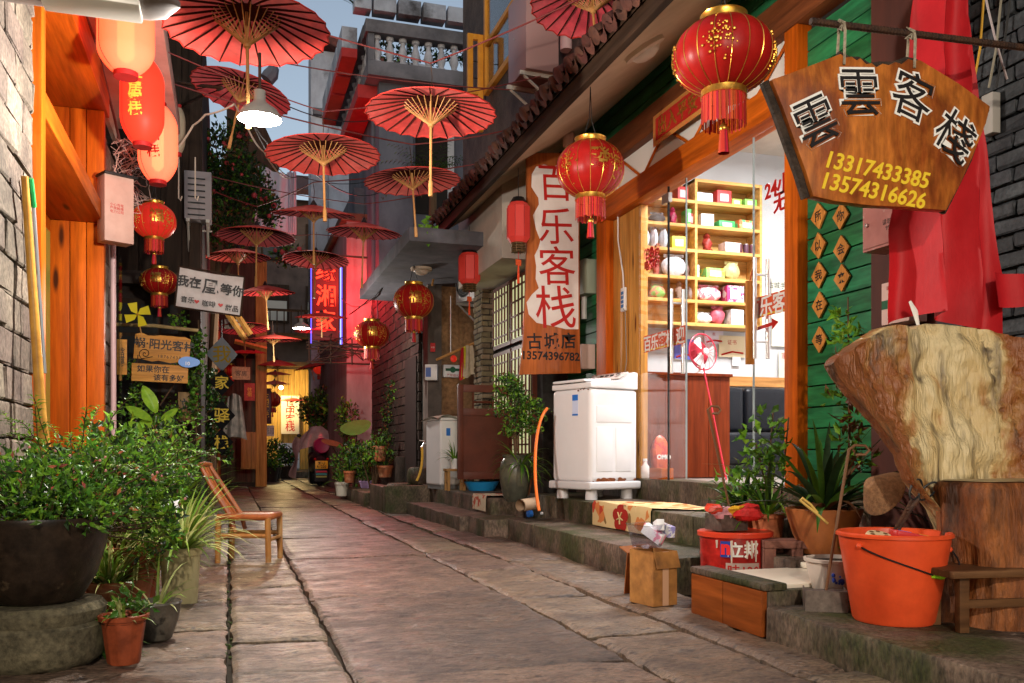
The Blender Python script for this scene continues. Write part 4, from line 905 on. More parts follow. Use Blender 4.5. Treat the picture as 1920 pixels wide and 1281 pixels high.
# street light head at the top left corner, on an arm from the left wall
hd = onY(165, 5, 3.75)
sh = thing('street_light_head', 'grey street light housing at the top left corner', 'street light', T(onY(60, 0, 3.75)))
a = onY(-120, -55, 3.75); b = onY(338, 22, 3.75); zz = b.z
mb = MB()
def sec(x, w, h, z): return [(x, 3.75 + w * cos(t_), z + (h * sin(t_) if sin(t_) > 0 else .35 * h * sin(t_))) for t_ in [2 * pi * i / 20 for i in range(20)]]
secs = []
L_ = b.x - a.x
for i in range(15):
    f = i / 14; w = .15 * (1 if f < .8 else math.sqrt(max(0, 1 - ((f - .8) / .2) ** 2)) * .97 + .03) ; secs.append(sec(a.x + L_ * f, w, .09 * (w / .15) ** .5, zz + .02))
n = 20; mb.add([q for s_ in secs for q in s_], [(i * n + j, i * n + (j + 1) % n, (i + 1) * n + (j + 1) % n, (i + 1) * n + j) for i in range(14) for j in range(n)] + [tuple(range(n - 1, -1, -1)), tuple(14 * n + j for j in range(n))])
o = sh.matrix_world.translation.copy()
for v in mb.v: v -= o
part('housing', mb, M('pale_grey_casting', (.26, .22, .2), (.18, .15, .14), sc=8, r=.5), sh)
lens = MB().cb((a.x + L_ * .62 - o.x, 3.75 - o.y, zz - .02 - o.z), (L_ * .42, .16, .03)); part('lens', lens, M('street_lens', (.7, .66, .6), r=.3, emit=(1, .86, .66), es=.1), sh, bevel=.01)
part('arm', MB().tube([V((a.x + .1, 3.75, zz + .03)) - o, V((-1.2, 3.75, zz + .1)) - o], .03, 8), m_iron, sh)
# ceiling domes
def dome(p, r, label, em=0, n=(0, 0, -1), nm='ceiling_lamp'):
    t = thing(nm, label, 'ceiling lamp', T(p) @ V((0, 0, -1)).rotation_difference(V(n)).to_matrix().to_4x4(), 'round ceiling lamps under the eaves')
    part('rim', MB().lathe([(r * .72, -.045), (r, -.035), (r * 1.02, 0), (r * .6, .0)], 32), M('cream_plastic', (.62, .5, .38), r=.45), t)
    part('globe', MB().lathe([(0, -.10), (r * .3, -.095), (r * .58, -.075), (r * .72, -.045), (r * .6, -.02)], 32), M('milk_glass', (.68, .58, .45), r=.3, emit=(1, .75, .4), es=em) if em else M('milk_glass_off', (.66, .56, .46), r=.3), t)
    return t
sn = V((EZ - WZ, 0, 0)).normalized(); snn = V((WZ - EZ, 0, -(FX - EX))).normalized()
def on_soffit(px, py):      # where a sight line meets the sloping soffit
    r_ = ray(px, py); o_ = V((0, 0, CAMZ)); p0 = V((EX + .06, 0, EZ + .02)); return o_ + r_ * ((p0 - o_).dot(snn) / r_.dot(snn))
dome(on_soffit(1206, 88) , .16, 'round plaster-rimmed ceiling lamp above the medium lantern', n=snn)
dm = dome(on_soffit(933, 383), .19, 'round ceiling lamp under the eave near the far window', .9, n=snn)
lamp('dome_light', 'POINT', on_soffit(933, 383) - V((0, 0, .35)), 70, (1, .78, .42), dm, size=.12)
dome(V((2.45, 11.8, cz)), .14, 'round ceiling lamp under the concrete canopy slab', 0)
p = on_soffit(1066, 250); t = single('lamp_socket', MB().lathe([(.05, -.14), (.058, -.13), (.062, -.02), (.055, 0)], 20), M('pink_plastic', (.55, .35, .28), r=.5), 'pale cup-shaped lamp socket under the eave by inn board', 'lamp socket', T(p))
# ------------------------------------------------------------------ neon sign
ny = 17.2
nz = thing('neon_sign', 'glowing red vertical neon sign with three big characters', 'neon sign', T(onY(611, 560, ny)) @ S(.88, 1, .95))
o = nz.matrix_world.translation.copy(); u_ = ny / CA / FOC * .985
part('panel', MB().box((-.27, 0, -.82), (.27, .12, .82)), M('neon_panel', (.05, .008, .008), r=.5, emit=(1, .02, .02), es=.10), nz)
m_neon = glow('neon_red', (1, .035, .015), 3.6); m_nblue = glow('neon_blue', (.16, .10, 1), 2.2); m_nwhite = glow('neon_white', (.35, .45, 1), 2.2)
for i, ch in enumerate('缘湘家'):
    text(ch, .45, m_neon, nz, (0, 0, 0), off=.006, ext=.004).matrix_local = T(0, -.012, .56 - .50 * i) @ rot('X', pi / 2)
for sx, mt in ((-.31, m_nblue), (.31, m_nwhite), (.335, m_nblue)): part('tube', MB().tube([(sx, -.01, -.9 if sx < .45 else -.9), (sx, -.01, .85)], .012, 8), mt, nz)
part('bracket', MB().box((-.4, .05, .86), (.9, .09, .9)).box((-.4, .05, -.95), (.9, .09, -.91)), m_iron, nz)
lamp('neon_light', 'POINT', o + V((.25, -.5, .2)), 70, (1, .04, .03), nz, size=.3)
lamp('neon_light', 'POINT', o + V((.5, .9, .2)), 170, (1, .04, .05), nz, size=.3)
rail = thing('sign_gantry', 'rusty iron gantry of bars below the neon sign', 'gantry', T(onY(610, 655, ny)))
mb = MB()
for z in (-.25, 0, .12): mb.tube([(-.35, 0, z), (1.0, .1, z)], .02, 5)
for x in (-.3, .1, .5, .9): mb.tube([(x, 0, -.28), (x, 0, .2)], .015, 5)
for k in range(7): mb.tube([(R.uniform(-.3, .9), R.uniform(-.1, .1), R.uniform(-.25, .3)) for _ in range(5)], .01, 5)
part('bars', mb, m_iron, rail)
# lamp at the end of the alley that lights the plank house
ew = thing('end_wall_lamp', 'small lit bulb in front of the far plank house', 'lamp', T(onY(527, 727, 32.8)))
part('bulb', MB().ball((0, 0, 0), .07, 10), glow('warm_bulb', (1, .8, .45), 40), ew); part('cap', MB().tube([(0, 0, .05), (0, 0, .16)], .04, 8), m_black, ew)
lamp('bulb_light', 'POINT', onY(527, 727, 32.8) - V((0, .3, .1)), 260, (1, .74, .32), ew, size=.1)
# shop ceiling tubes
tl = thing('ceiling_tube_lamp', 'white tube lamps on the inn shop ceiling', 'lamp', T(5.2, 6.7, CEIL - .04))
part('tube', MB().box((-.9, -.05, -.05), (.9, .05, 0)), glow('tube_white', (1, .98, .95), 10), tl)
lamp('tube_light', 'AREA', (5.2, 6.7, CEIL - .12), 350, (.97, .98, 1), tl, size=1.8, sy=.6, aim=(5.2, 6.7, 0))
# ------------------------------------------------------------------ air conditioners
def aircon(mx, w, h, d, label, grille=True, mat=None):
    t = thing('air_conditioner', label, 'air conditioner', mx, 'outdoor air conditioner units'); mat = mat or m_white
    part('case', MB().box((-w / 2, -h / 2, -d), (w / 2, h / 2, 0)), mat, t, bevel=.012)
    mb = MB(); c = -w * .12; rr = min(w, h) * .40 * (1 if grille else .01)
    for k in range(5): mb.lathe([(rr * (k + 1) / 5 - .004, .001), (rr * (k + 1) / 5, .012), (rr * (k + 1) / 5 + .004, .001)], 28, X=T(c, 0, 0))
    part('grille', mb, M('grey_grille', (.3, .3, .3), r=.5), t); part('fan_hole', MB().lathe([(rr, .0005), (rr, .003), (0, .003)], 28, X=T(c, 0, 0)), m_black, t)
    mb = MB()
    for sx in (-1, 1): mb.box((sx * w * .36 - .02, -h / 2 - .04, -d - .12), (sx * w * .36 + .02, -h / 2 - .002, .04)).tube([(sx * w * .36, -h / 2 - .04, .0), (sx * w * .36, -h / 2 - .35, -d - .1)], .014, 5)
    mb.box((-w / 2, -h / 2 - .055, -d - .12), (w / 2, -h / 2 - .041, -d - .09))
    part('bracket', mb, M('bracket_steel', (.5, .46, .4), r=.5), t); return t
p = onY(871, 533, 12.7); aircon(face(p - V((.03, .25, 0)), (-1, -.3, 0)), .62, .56, .30, 'white outdoor air conditioner on brackets over brown wall')
p = V((2.62, 8.15, 4.78)); aircon(face(p, (-1, -.04, 0)), .5, .80, .33, 'pinkish outdoor air conditioner above the tiled eave', grille=False, mat=M('pinkish_white', (.34, .20, .19), r=.4))
p = onY(371, 366, 11.0); t = aircon(face(p, (0, -1, 0)), .30, .56, .25, 'narrow white louvred air conditioner on the dark timber house', grille=False, mat=M('dusty_white', (.30, .26, .26), r=.6))
for i in range(7): part('louvre', MB().box((-.11, -.24 + i * .07, .004), (.08, -.225 + i * .07, .012)), m_black, t)
pp = single('drain_pipe', MB().tube([at(1062, -60, 8.4), at(1062, 95, 8.4)], .06, 14), M('pink_pvc', (.55, .36, .36), r=.4), 'pinkish plastic pipe beside the upper air conditioner', 'pipe')
# ------------------------------------------------------------------ signs
def local(mx): return mx.inverted()
def layered(body, size, parent, p, rz, top, under, off=.002, grow=.006, ext=.002, **kw):
    text(body, size, under, parent, (p[0], p[1], p[2]), 'lettering_outline', rz, off=off + grow, ext=ext, **kw)
    return text(body, size, top, parent, (p[0], p[1], p[2] + ext + .001), 'lettering', rz, off=off, ext=ext, **kw)
# the fan-shaped slab sign on the rebar
SY = 3.02
def sY(x, y): return onY(x, y, SY)
o = sY(1645, 255); mx = face(o, (0, -1, 0)); fan = thing('fan_shaped_sign', 'fan-shaped polished wood slab sign with phone numbers hanging from rebar', 'sign', mx)
inv = mx.inverted()
def s2(x, y): q = inv @ sY(x, y); return (q.x, q.y)
outl = [(1441, 153), (1480, 140), (1570, 105), (1578, 112), (1590, 110), (1600, 117), (1607, 113), (1618, 124), (1628, 122), (1637, 130), (1648, 123), (1660, 126), (1672, 120), (1684, 124), (1697, 114), (1708, 118), (1717, 116), (1790, 160), (1849, 203), (1842, 232), (1815, 300), (1792, 350), (1767, 397), (1690, 391), (1625, 388), (1560, 380), (1519, 371), (1505, 325), (1485, 270), (1462, 205)]
poly = [s2(*q) for q in outl][::-1]
m_fan = M('polished_slab', (.50, .16, .026), (.24, .055, .010), sc=2.6, st=(2.2, 1, 1.0), lo=.36, hi=.66, r=.3, coat=.15, grit=(30, .4, (1, 1, .2)), bump=.15, bsc=30, c3=(.16, .035, .010), sc3=3.2, lo3=.52, hi3=.72, dist=1.6)
m_bark = M('dark_bark', (.06, .04, .028), (.025, .018, .014), sc=18, r=.9, bump=1, bsc=30, bd=.02)
part('slab', MB().prism(poly, -.022, .022), m_fan, fan, bevel=.004, smooth=30)
ed = MB(); pts = [s2(*q) for q in [(1441, 153), (1462, 205), (1485, 270), (1505, 325), (1519, 371)]]
ed.tube([(a[0] - .012, a[1], -.012) for a in pts], .02, 6)
part('bark_edge', ed, m_bark, fan)
ed = MB(); pts = [s2(*q) for q in [(1570, 105), (1590, 112), (1607, 116), (1628, 124), (1648, 125), (1672, 122), (1697, 116), (1717, 117)]]
ed.tube([(a[0], a[1] + .004 * (-1) ** i, 0) for i, a in enumerate(pts)], .016, 6); part('bark_edge', ed, m_bark, fan); ed = MB(); pts = [s2(*q) for q in [(1849, 203), (1815, 300), (1767, 397)]]
ed.tube([(a[0] + .005, a[1], -.008) for a in pts], .016, 6)
part('bark_edge', ed, m_bark, fan)
for ch, x, y, rz, sz in (('雲', 1522, 232, .48, .20), ('雲', 1604, 178, .12, .205), ('客', 1703, 184, -.28, .205), ('棧', 1783, 258, -.56, .20)):
    q = s2(x, y); layered(ch, sz, fan, (q[0], q[1], .024), rz, m_char, m_whiteink, off=.0, grow=.0085, ext=.0015)
for tx, x, y, sz in (('13317433385', 1641, 323, .093), ('13574316626', 1633, 361, .093)):
    q = s2(x, y); text(tx, sz, m_yelink, fan, (q[0], q[1], .023), off=.002, shear=.25, ext=.002, rz=-.085)
m_rope = M('grey_rope', (.35, .30, .22), (.2, .17, .12), sc=60, r=.9)
ra, rb = onY(1520, 40, SY), onY(1892, 86, SY); rb2 = V((3.5, SY, rb.z)); rb2 = ra.lerp(rb, (3.66 - ra.x) / (rb.x - ra.x))
bar = MB(); bar.tube([ra, rb2], .0125, 10); nrm = (rb2 - ra); L_ = nrm.length; nrm.normalize(); k = 0.01
while k < L_:
    c_ = ra + nrm * k; bar.tube([c_ + V((-.003, 0, .0)), c_ + nrm * .007], .0150, 8); k += .016
single('rebar', bar, m_iron, 'rusty ribbed iron bar holding the fan-shaped sign', 'bar')
def on_bar(x): f = (onY(x, 50, SY).x - ra.x) / (rb2.x - ra.x); return ra.lerp(rb2, f)
for x, yb in ((1577, 122), (1708, 128)):
    a = on_bar(x); b = sY(x, yb + 5); mb = MB()
    for s_ in (-1, 1): mb.tube([a + V((0, s_ * .016, .006)), a + V((.004, s_ * .02, -.03)), b + V((s_ * .002 - .004, s_ * .026, 0))], .006, 6)
    mb.tube([a + V((-.012, .0, .016)), a + V((.0, -.018, 0)), a + V((.008, .0, -.018)), a + V((.0, .018, .0)), a + V((-.006, .004, .018))], .008, 6)
    for i in range(4): mb.tube([a + V((0, -.01, 0)), a + V((R.uniform(-.05, -.01), -.02, R.uniform(-.05, .02)))], .0028, 4)
    single('rope_loop', mb, m_rope, 'pale twine loop tying the left of fan sign' if x < 1600 else 'dark knotted rope loop tying the right of fan sign', 'rope', group='ropes of the fan sign')
# tall hanging inn board
HY = 8.55; o = onY(1033, 495, HY); mx = face(o, (0, -1, 0)); inv = mx.inverted(); hb = thing('hanging_inn_board', 'tall wooden inn board with red characters on white beside the washing machine', 'sign', mx)
def h2(x, y): q = inv @ onY(x, y, HY); return (q.x, q.y)
part('board', MB().prism([h2(*q) for q in [(986, 288), (988, 420), (984, 560), (980, 640), (973, 703), (1088, 700), (1086, 640), (1085, 288)]], -.02, .02), wood('red_brown_board', (.46, .13, .03), (.26, .06, .014), 'z', sc=7, coat=.2), hb, bevel=.004, smooth=20)
blob = [(1018, 310), (1034, 314), (1052, 309), (1083, 312), (1083, 618), (1060, 618), (1036, 612), (1005, 606), (990, 590), (986, 568), (996, 553), (1009, 541), (1003, 524), (1004, 500), (1001, 480), (1008, 466), (1012, 452), (1004, 432), (998, 405), (1009, 385), (1008, 372), (995, 352), (996, 328), (1004, 314)]
part('white_patch', MB().prism([h2(*q) for q in blob], .0202, .0235), M('chalk_white', (.72, .66, .62), (.64, .57, .53), sc=5, r=.6), hb, smooth=20)
for ch, x, y, sz in (('百', 1040, 345, .40), ('乐', 1041, 425, .40), ('客', 1043, 499, .42), ('栈', 1040, 576, .46)):
    q = h2(x, y); text(ch, sz, m_redink, hb, (q[0], q[1], .0245), off=.0012, ext=.001, rz=.05, res=6)
q = h2(1033, 640); text('古城店', .17, m_char, hb, (q[0], q[1], .021), off=.003, ext=.001, sp=1.15, rz=.05); q = h2(1033, 668); text('13574396782', .115, m_char, hb, (q[0], q[1], .021), off=.003, ext=.001)
p1, p2 = onY(1000, 288, HY), onY(1072, 288, HY)
part('hanging_wire', MB().tube([inv @ p1, inv @ (on_soffit(1000, 215) if False else V((p1.x, HY, EZ + (p1.x - EX) * .64 - .0)))], .004, 4).tube([inv @ p2, inv @ V((p2.x, HY, EZ + (p2.x - EX) * .64))], .004, 4), m_iron, hb)
# diamond tiles with characters
m_tilew = wood('diamond_wood', (.62, .27, .06), (.46, .17, .035), 'z', sc=14)
for ch, x, y, nm in (('所', 1535, 405, 'top tile of the left column'), ('你', 1577, 405, 'top tile of the right column'), ('以', 1535, 461, 'second tile down, left column'), ('会', 1578, 467, 'middle tile of the right column'), ('我', 1536, 516, 'third tile down, left column'), ('来', 1579, 521, 'lowest tile of the right column'), ('在', 1537, 572, 'fourth tile down, left column'), ('等', 1537, 637, 'lowest tile of the left column')):
    p = onX(x, y, FX - .04); t = thing('diamond_tile', 'wooden diamond on green planks with one character, ' + nm, 'plaque', face(p, (-1, 0, 0)) @ rot('Z', R.uniform(-.08, .08)), 'wooden character diamonds on the green wall')
    w = .078; hh = .088; part('board', MB().prism([(-w, 0), (0, -hh), (w, 0), (0, hh)], -.008, .006), m_tilew, t, bevel=.002); text(ch, .072, m_char, t, (0, 0, .0065), ext=.0006, off=.0012, rz=.05)
# red lucky plaque on the upper beam
p = onX(1271, 213, 3.57); t = thing('red_lucky_plaque', 'red plaque with four gold characters on the upper beam', 'plaque', face(p, (-1, 0, 0)))
part('border', MB().box((-.46, -.135, -.006), (.46, .135, .0)), M('gold_red_border', (.62, .14, .05), (.5, .3, .06), sc=40, r=.4), t, bevel=.002); part('field', MB().box((-.40, -.095, .001), (.40, .095, .006)), M('plaque_red', (.45, .02, .015), r=.4), t); text('出入平安', .17, m_gold, t, (0, 0, .008), ext=.002, off=.003, sp=1.1)
# boxes between green planks and red cloth
ip('side_panel', MB().box((3.64, 3.86, .1), (3.72, yF - .004, 4.3)), M('dark_red_panel', (.10, .03, .02), (.05, .018, .014), sc=3, st=(1, 1, .2), r=.6))
def wallbox(name, label, cat, x0, x1, y0, y1, X, dep, mat, **kw):
    a, b = onX(x0, y0, X), onX(x1, y0, X); c = onX((x0 + x1) / 2, (y0 + y1) / 2, X); w = abs(a.y - b.y); h = kw.pop('h', (y1 - y0) * ray(x0, 0).length / FOC * 0 + (onX((x0 + x1) / 2, y0, X).z - onX((x0 + x1) / 2, y1, X).z))
    t = thing(name, label, cat, face(c, (-1, 0, 0))); part('case', MB().box((-w / 2, -h / 2, -dep), (w / 2, h / 2, 0)), mat, t, bevel=.005); return t, w, h
m_redlitbox = M('grey_metal_red_light', (.42, .17, .14), (.32, .12, .10), sc=6, r=.45, c3=(.5, .38, .33), sc3=9, lo3=.6, hi3=.66)  # red light on the box put into its colour; scuffs are its own
t, w, h = wallbox('fuse_box', 'scuffed metal box coloured as red-lit under the fan-shaped sign', 'metal box', 1616, 1702, 350, 462, 3.46, .16, m_redlitbox)
part('door', MB().box((-w / 2 + .012, -h / 2 + .015, .001), (w / 2 - .012, h / 2 - .015, .008)), m_redlitbox, t, bevel=.002); part('lock', MB().lathe([(.012, 0), (.012, .012), (0, .014)], 12, X=T(-w / 2 + .05, -.02, .008)), m_chrome, t); text('请勿靠近\n95598', .035, m_char, t, (.06, -.05, .009), ext=.0004)
t, w, h = wallbox('meter_box', 'white meter box with green round emblem beside red cloth', 'meter box', 1652, 1704, 526, 606, 3.5, .12, M('pinkish_plastic', (.62, .42, .36), r=.4))
part('green_band', MB().box((-w / 2 + .006, -.03, .001), (w / 2, .018, .003)), M('green_print', (.015, .10, .045), r=.5), t); part('emblem', MB().lathe([(.052, .0032), (.052, .0042), (0, .0042)], 24, X=T(.02, -.004, 0)).lathe([(.044, .0045), (.044, .005), (.036, .005), (.036, .0045)], 24, X=T(.02, -.004, 0), mi=1), [M('green_print', (0, 0, 0)), m_whiteink], t)
text('MKC', .04, m_whiteink, t, (.02, -.004, .0055), ext=.0004); text('国家电网', .022, m_redink, t, (-.02, .085, .002), ext=.0004); text('电费 服务热线', .018, m_redink, t, (0, -.09, .002), ext=.0004)
# ------------------------------------------------------------------ left-hand signs
GY = 9.6
def board(name, label, x0, y0, x1, y1, Y, mat, thick=.02, rz=0, cat='sign', n=(0, -1, 0), wavy=0, bevel=.003):
    c = onY((x0 + x1) / 2, (y0 + y1) / 2, Y); a = onY(x0, y0, Y); b = onY(x1, y1, Y); w = b.x - a.x; h = a.z - b.z; t = thing(name, label, cat, face(c, n) @ rot('Z', rz))
    N = 9; top = [(-w / 2 + w * i / N, h / 2 + wavy * R.uniform(-1, 1)) for i in range(N + 1)]; bot = [(w / 2 - w * i / N, -h / 2 + wavy * R.uniform(-1, 1)) for i in range(N + 1)]
    part('board', MB().prism((top + bot)[::-1], -thick, 0), mat, t, bevel=bevel, smooth=30); return t, w, h
m_oboard = wood('orange_board', (.62, .30, .07), (.48, .20, .04), 'x', sc=8)
t, w, h = board('snail_inn_sign', 'upper orange board sign with a small snail drawing', 252, 628, 357, 680, GY, m_oboard, rz=-.07, wavy=.012)
text('蜗·阳光客栈', h * .42, m_char, t, (.02, h * .16, .002), off=.002, ext=.001); text('18767438', h * .17, m_char, t, (w * .14, -h * .30, .002), ext=.001, sp=1.3)
part('snail_mark', MB().tube([(-w * .30 + .004 * k * cos(k * .7), -h * .26 + .004 * k * sin(k * .7), .003) for k in range(16)] + [(-w * .16, -h * .34, .003)], .004, 4), m_char, t)
t, w, h = board('wish_sign', 'lower orange board sign with two lines of characters', 247, 682, 353, 718, GY - .02, m_oboard, rz=-.03)
text('如果你在', h * .42, m_char, t, (-w * .12, h * .22, .002), off=.0015, ext=.001, sp=1.05); text('该有多好', h * .40, m_char, t, (w * .16, -h * .24, .002), off=.0015, ext=.001, sp=1.05)
part('hanging_chain', MB().tube([(-w * .4, h / 2, -.01), (-w * .4, h / 2 + .08, -.01)], .004, 4).tube([(w * .4, h / 2, -.01), (w * .4, h / 2 + .08, -.01)], .004, 4), m_iron, t)
t, w, h = board('room_sign', 'narrow orange board at the glass edge with vertical characters', 219, 636, 238, 703, 9.0, m_oboard); text('今\n日\n有\n房', w * .62, m_char, t, (0, 0, .002), ext=.001, line=.8, off=.001)
t, w, h = board('station_board', 'weathered board with a single dark character behind foliage', 334, 735, 371, 790, GY + .3, wood('dull_board', (.34, .21, .09), (.22, .13, .05), 'z')); text('站', w * .72, m_char, t, (0, .02, .002), ext=.001, off=.002)
p = onY(352, 679, GY - .06); t = thing('teapot_tag', 'small blue teapot-shaped tag on the orange signs', 'tag', face(p, (0, -1, 0))); part('plate', MB().prism([(.09 * cos(a) * (1.3 if cos(a) > .8 else 1), .055 * sin(a)) for a in [2 * pi * i / 20 for i in range(20)]], -.006, 0), M('tag_blue', (.12, .30, .72), r=.4), t); text('10', .05, m_whiteink, t, (0, -.015, .001), ext=.0006, off=.001)
# yellow pinwheel
p = onY(258, 590, GY - .3); t = thing('pinwheel', 'yellow paper pinwheel above the orange signs', 'pinwheel', face(p, (0, -1, 0)) @ rot('Z', .3)); my = M('yellow_paper', (.80, .70, .03), r=.5, tr=.3)
for k in range(4):
    X = rot('Z', k * pi / 2); part('blade', MB().add([(0, 0, .004), (.03, .115, .0), (-.055, .12, .02), (-.045, .04, .035)], [(0, 1, 2, 3)], X=X), my, t)
part('pin', MB().ball((0, 0, .02), .012, 8), m_gold, t); part('stick', MB().tube([(0, 0, -.006), (-.03, -.25, -.006)], .005, 5), m_bamboo, t)
single('bamboo_rail', MB().tube([onY(205, 608, GY + .1), onY(290, 611, GY), onY(372, 620, GY)], .018, 8), M('dry_bamboo', (.35, .26, .11), (.22, .16, .07), sc=20, r=.6), 'horizontal bamboo pole above the orange signs', 'pole')
# painted cloth banner
p = onY(394, 547, 9.4); t = thing('cloth_banner', 'white painted cloth banner with black characters and small hearts', 'banner', face(p, (.05, -1, 0)) @ rot('Z', -.10)); w, h = .62, .40
def fnb(u, v): return V(((u - .5) * w + .006 * sin(v * 9), (v - .5) * h - .02 * (1 - (2 * u - 1) ** 2) * (1 if v > .5 else .5), .012 * sin(u * 11 + v * 3) * .4))
part('cloth', MB().grid(fnb, 20, 10), M('dirty_cloth', (.55, .52, .50), (.42, .38, .36), sc=5, r=.85), t)
text('我在', .115, m_char, t, (-.205, .065, .014), off=.003, ext=.001); text('凰', .16, m_char, t, (0, .045, .014), off=.003, ext=.001); text('等你', .115, m_char, t, (.205, .045, .014), off=.003, ext=.001)
text('音乐', .065, m_char, t, (-.20, -.115, .014), off=.001, ext=.001); text('咖啡', .065, m_char, t, (.0, -.125, .014), off=.001, ext=.001); text('甜品', .065, m_char, t, (.22, -.135, .014), off=.001, ext=.001)
for sx in (-.115, .11): part('heart_mark', MB().prism([(sx + .024 * (16 * sin(a) ** 3) / 16, -.12 + .022 * (13 * cos(a) - 5 * cos(2 * a) - 2 * cos(3 * a) - cos(4 * a)) / 16) for a in [2 * pi * i / 20 for i in range(20)]], .012, .016), m_redink, t)
part('frame_rods', MB().tube([(-w / 2, h / 2, 0), (w / 2, h / 2, 0)], .01, 6).tube([(-w / 2, -h / 2, 0), (w / 2, -h / 2, 0)], .01, 6).tube([(-w / 2, -h / 2, 0), (-w / 2, h / 2, 0)], .01, 6).tube([(w / 2, -h / 2, 0), (w / 2, h / 2, 0)], .01, 6), m_dwood, t)
# four diamond character signs hung one above another
mbd = M('diamond_black', (.008, .008, .009), r=.7, spec=.1); mbw = M('diamond_mirror', (.45, .55, .60), r=.3)
for ch, x, y, w, nm, mt in (('我', 416, 664, 26, 'pale mirror diamond with yellow character, top of four', mbw), ('家', 416, 717, 20, 'black diamond with yellow character, second of four', mbd), ('驿', 416, 779, 22, 'black diamond with yellow character, third of four', mbd), ('栈', 415, 829, 20, 'black diamond with yellow character, lowest of four', mbd)):
    Y = 13.2; p = onY(x, y, Y); k = Y / CA / FOC; t = thing('diamond_sign', nm, 'sign', face(p, (.1, -1, 0)), 'yellow character diamond signs'); q = w * k
    part('plate', MB().prism([(-q, 0), (0, -q * 1.15), (q, 0), (0, q * 1.15)], -.02, 0), mt, t, bevel=.003); text(ch, q * 1.2, m_yelink, t, (0, 0, .002), off=.003, ext=.001)
    part('hanging_wire', MB().tube([(0, q * 1.1, -.01), (0, q * 1.1 + .25, -.01)], .005, 4), m_black, t)
# far signs
t, w, h = board('dark_inn_board', 'dark vertical board with golden characters near the alley end', 487, 728, 509, 795, 24, M('maroon_board', (.06, .012, .015), r=.4), thick=.04); text('三\n湘\n客\n栈', w * .62, m_yelink, t, (0, 0, .003), off=.004, ext=.002, line=.85)
t, w, h = board('white_notice', 'white notice board with small print below the dark inn board', 488, 798, 514, 818, 24.2, M('notice_white', (.62, .62, .58), r=.5)); text('客栈有房 住宿\n电视空调 热水\n电话 欢迎光临', h * .2, m_char, t, (0, 0, .003), ext=.001)
t, w, h = board('far_inn_banner', 'white board with red vertical characters on the lit plank wall', 527, 742, 561, 814, 33.7, M('banner_cream', (.75, .66, .5), r=.6)); text('世\n中\n客\n栈', w * .55, m_redink, t, (0, 0, .003), off=.003, ext=.002, line=.82)
# small plates on the right
t, w, h = board('red_sticker', 'small red sticker on the sooty pillar', 807, 643, 816, 660, 12.85, M('sticker_red', (.5, .03, .03), r=.5), thick=.004, bevel=0); text('平安', w * .4, m_whiteink, t, (0, 0, .002), ext=.0005)
t, w, h = board('electric_meter', 'white electric meter box with blue label on sooty pillar', 797, 683, 819, 713, 12.7, m_white, thick=.16, n=(-.35, -1, 0)); part('blue_label', MB().box((-w / 2 + .01, -h * .3, .001), (-.0, h * .3, .003)), M('label_blue', (.05, .12, .4), r=.4), t)
t, w, h = board('gas_meter_box', 'white box with dark green emblem behind small lantern', 832, 684, 866, 708, 12.9, m_white, thick=.10); part('emblem', MB().box((-w / 2 + .03, .0, .001), (w / 2 - .03, .04, .003)).lathe([(.045, .0032), (.045, .004), (0, .004)], 18, X=T(0, .02, 0)), M('green_print', (0, 0, 0)), t); text('严禁烟火', .045, m_redink, t, (0, -.06, .002), ext=.0005)
# ------------------------------------------------------------------ foreground and street props
# bamboo chair, facing right and a little towards the camera
c0 = onZ(468, 1052, 0); ch = thing('bamboo_chair', 'small bamboo chair standing on the paving beside the plants', 'chair', stand(c0, -.32))
m_cane = M('worn_bamboo', (.36, .16, .04), (.20, .085, .022), sc=12, st=(1, 1, .25), r=.4, bump=.15, bsc=60, c3=(.30, .20, .09), sc3=6)
m_caner = M('red_brown_bamboo', (.30, .09, .025), (.17, .045, .013), sc=10, r=.35)
sz, hw, hd = .335, .155, .185
for sx, sy in ((1, -1), (1, 1), (-1, -1), (-1, 1)):
    part('leg', MB().tube([(sx * hd, sy * hw, 0), (sx * hd * .99, sy * hw, .12), (sx * hd * .97, sy * hw, sz - .005)], [.021, .022, .0225], 10), m_cane, ch)
mb = MB().tube([(-hd, -hw, sz), (hd, -hw, sz), (hd + .004, -hw + .01, sz), (hd, hw, sz), (-hd, hw, sz)], .024, 10)
part('seat_frame', mb, m_caner, ch)
for i in range(9): part('seat_slat', MB().cb((-hd + .03 + i * .041, 0, sz + .012), (.034, hw * 1.9, .012)), m_caner, ch, bevel=.003)
for sy in (-1, 1): part('stretcher', MB().tube([(-hd, sy * hw, .2), (hd, sy * hw, .2)], .017, 8), m_cane, ch)
for sx in (-1, 1): part('stretcher', MB().tube([(sx * hd, -hw, .17), (sx * hd, hw, .17)], .015, 8), m_cane, ch)
for sy in (-1, 1): part('back_post', MB().tube([(-.07, sy * .12, sz - .11), (-.10, sy * .12, sz), (-.24, sy * .115, sz + .22), (-.33, sy * .09, sz + .37)], [.016, .018, .018, .016], 8), m_caner, ch)
for y_ in (-.03, .035): part('back_splat', MB().tube([(-.11, y_, sz), (-.26, y_, sz + .21), (-.33, y_ * .8, sz + .36)], [.014, .015, .012], 6, flat=.6), m_caner, ch)
part('top_rail', MB().tube([(-.335, -.12, sz + .375), (-.34, 0, sz + .385), (-.335, .12, sz + .375)], .02, 8), m_caner, ch)
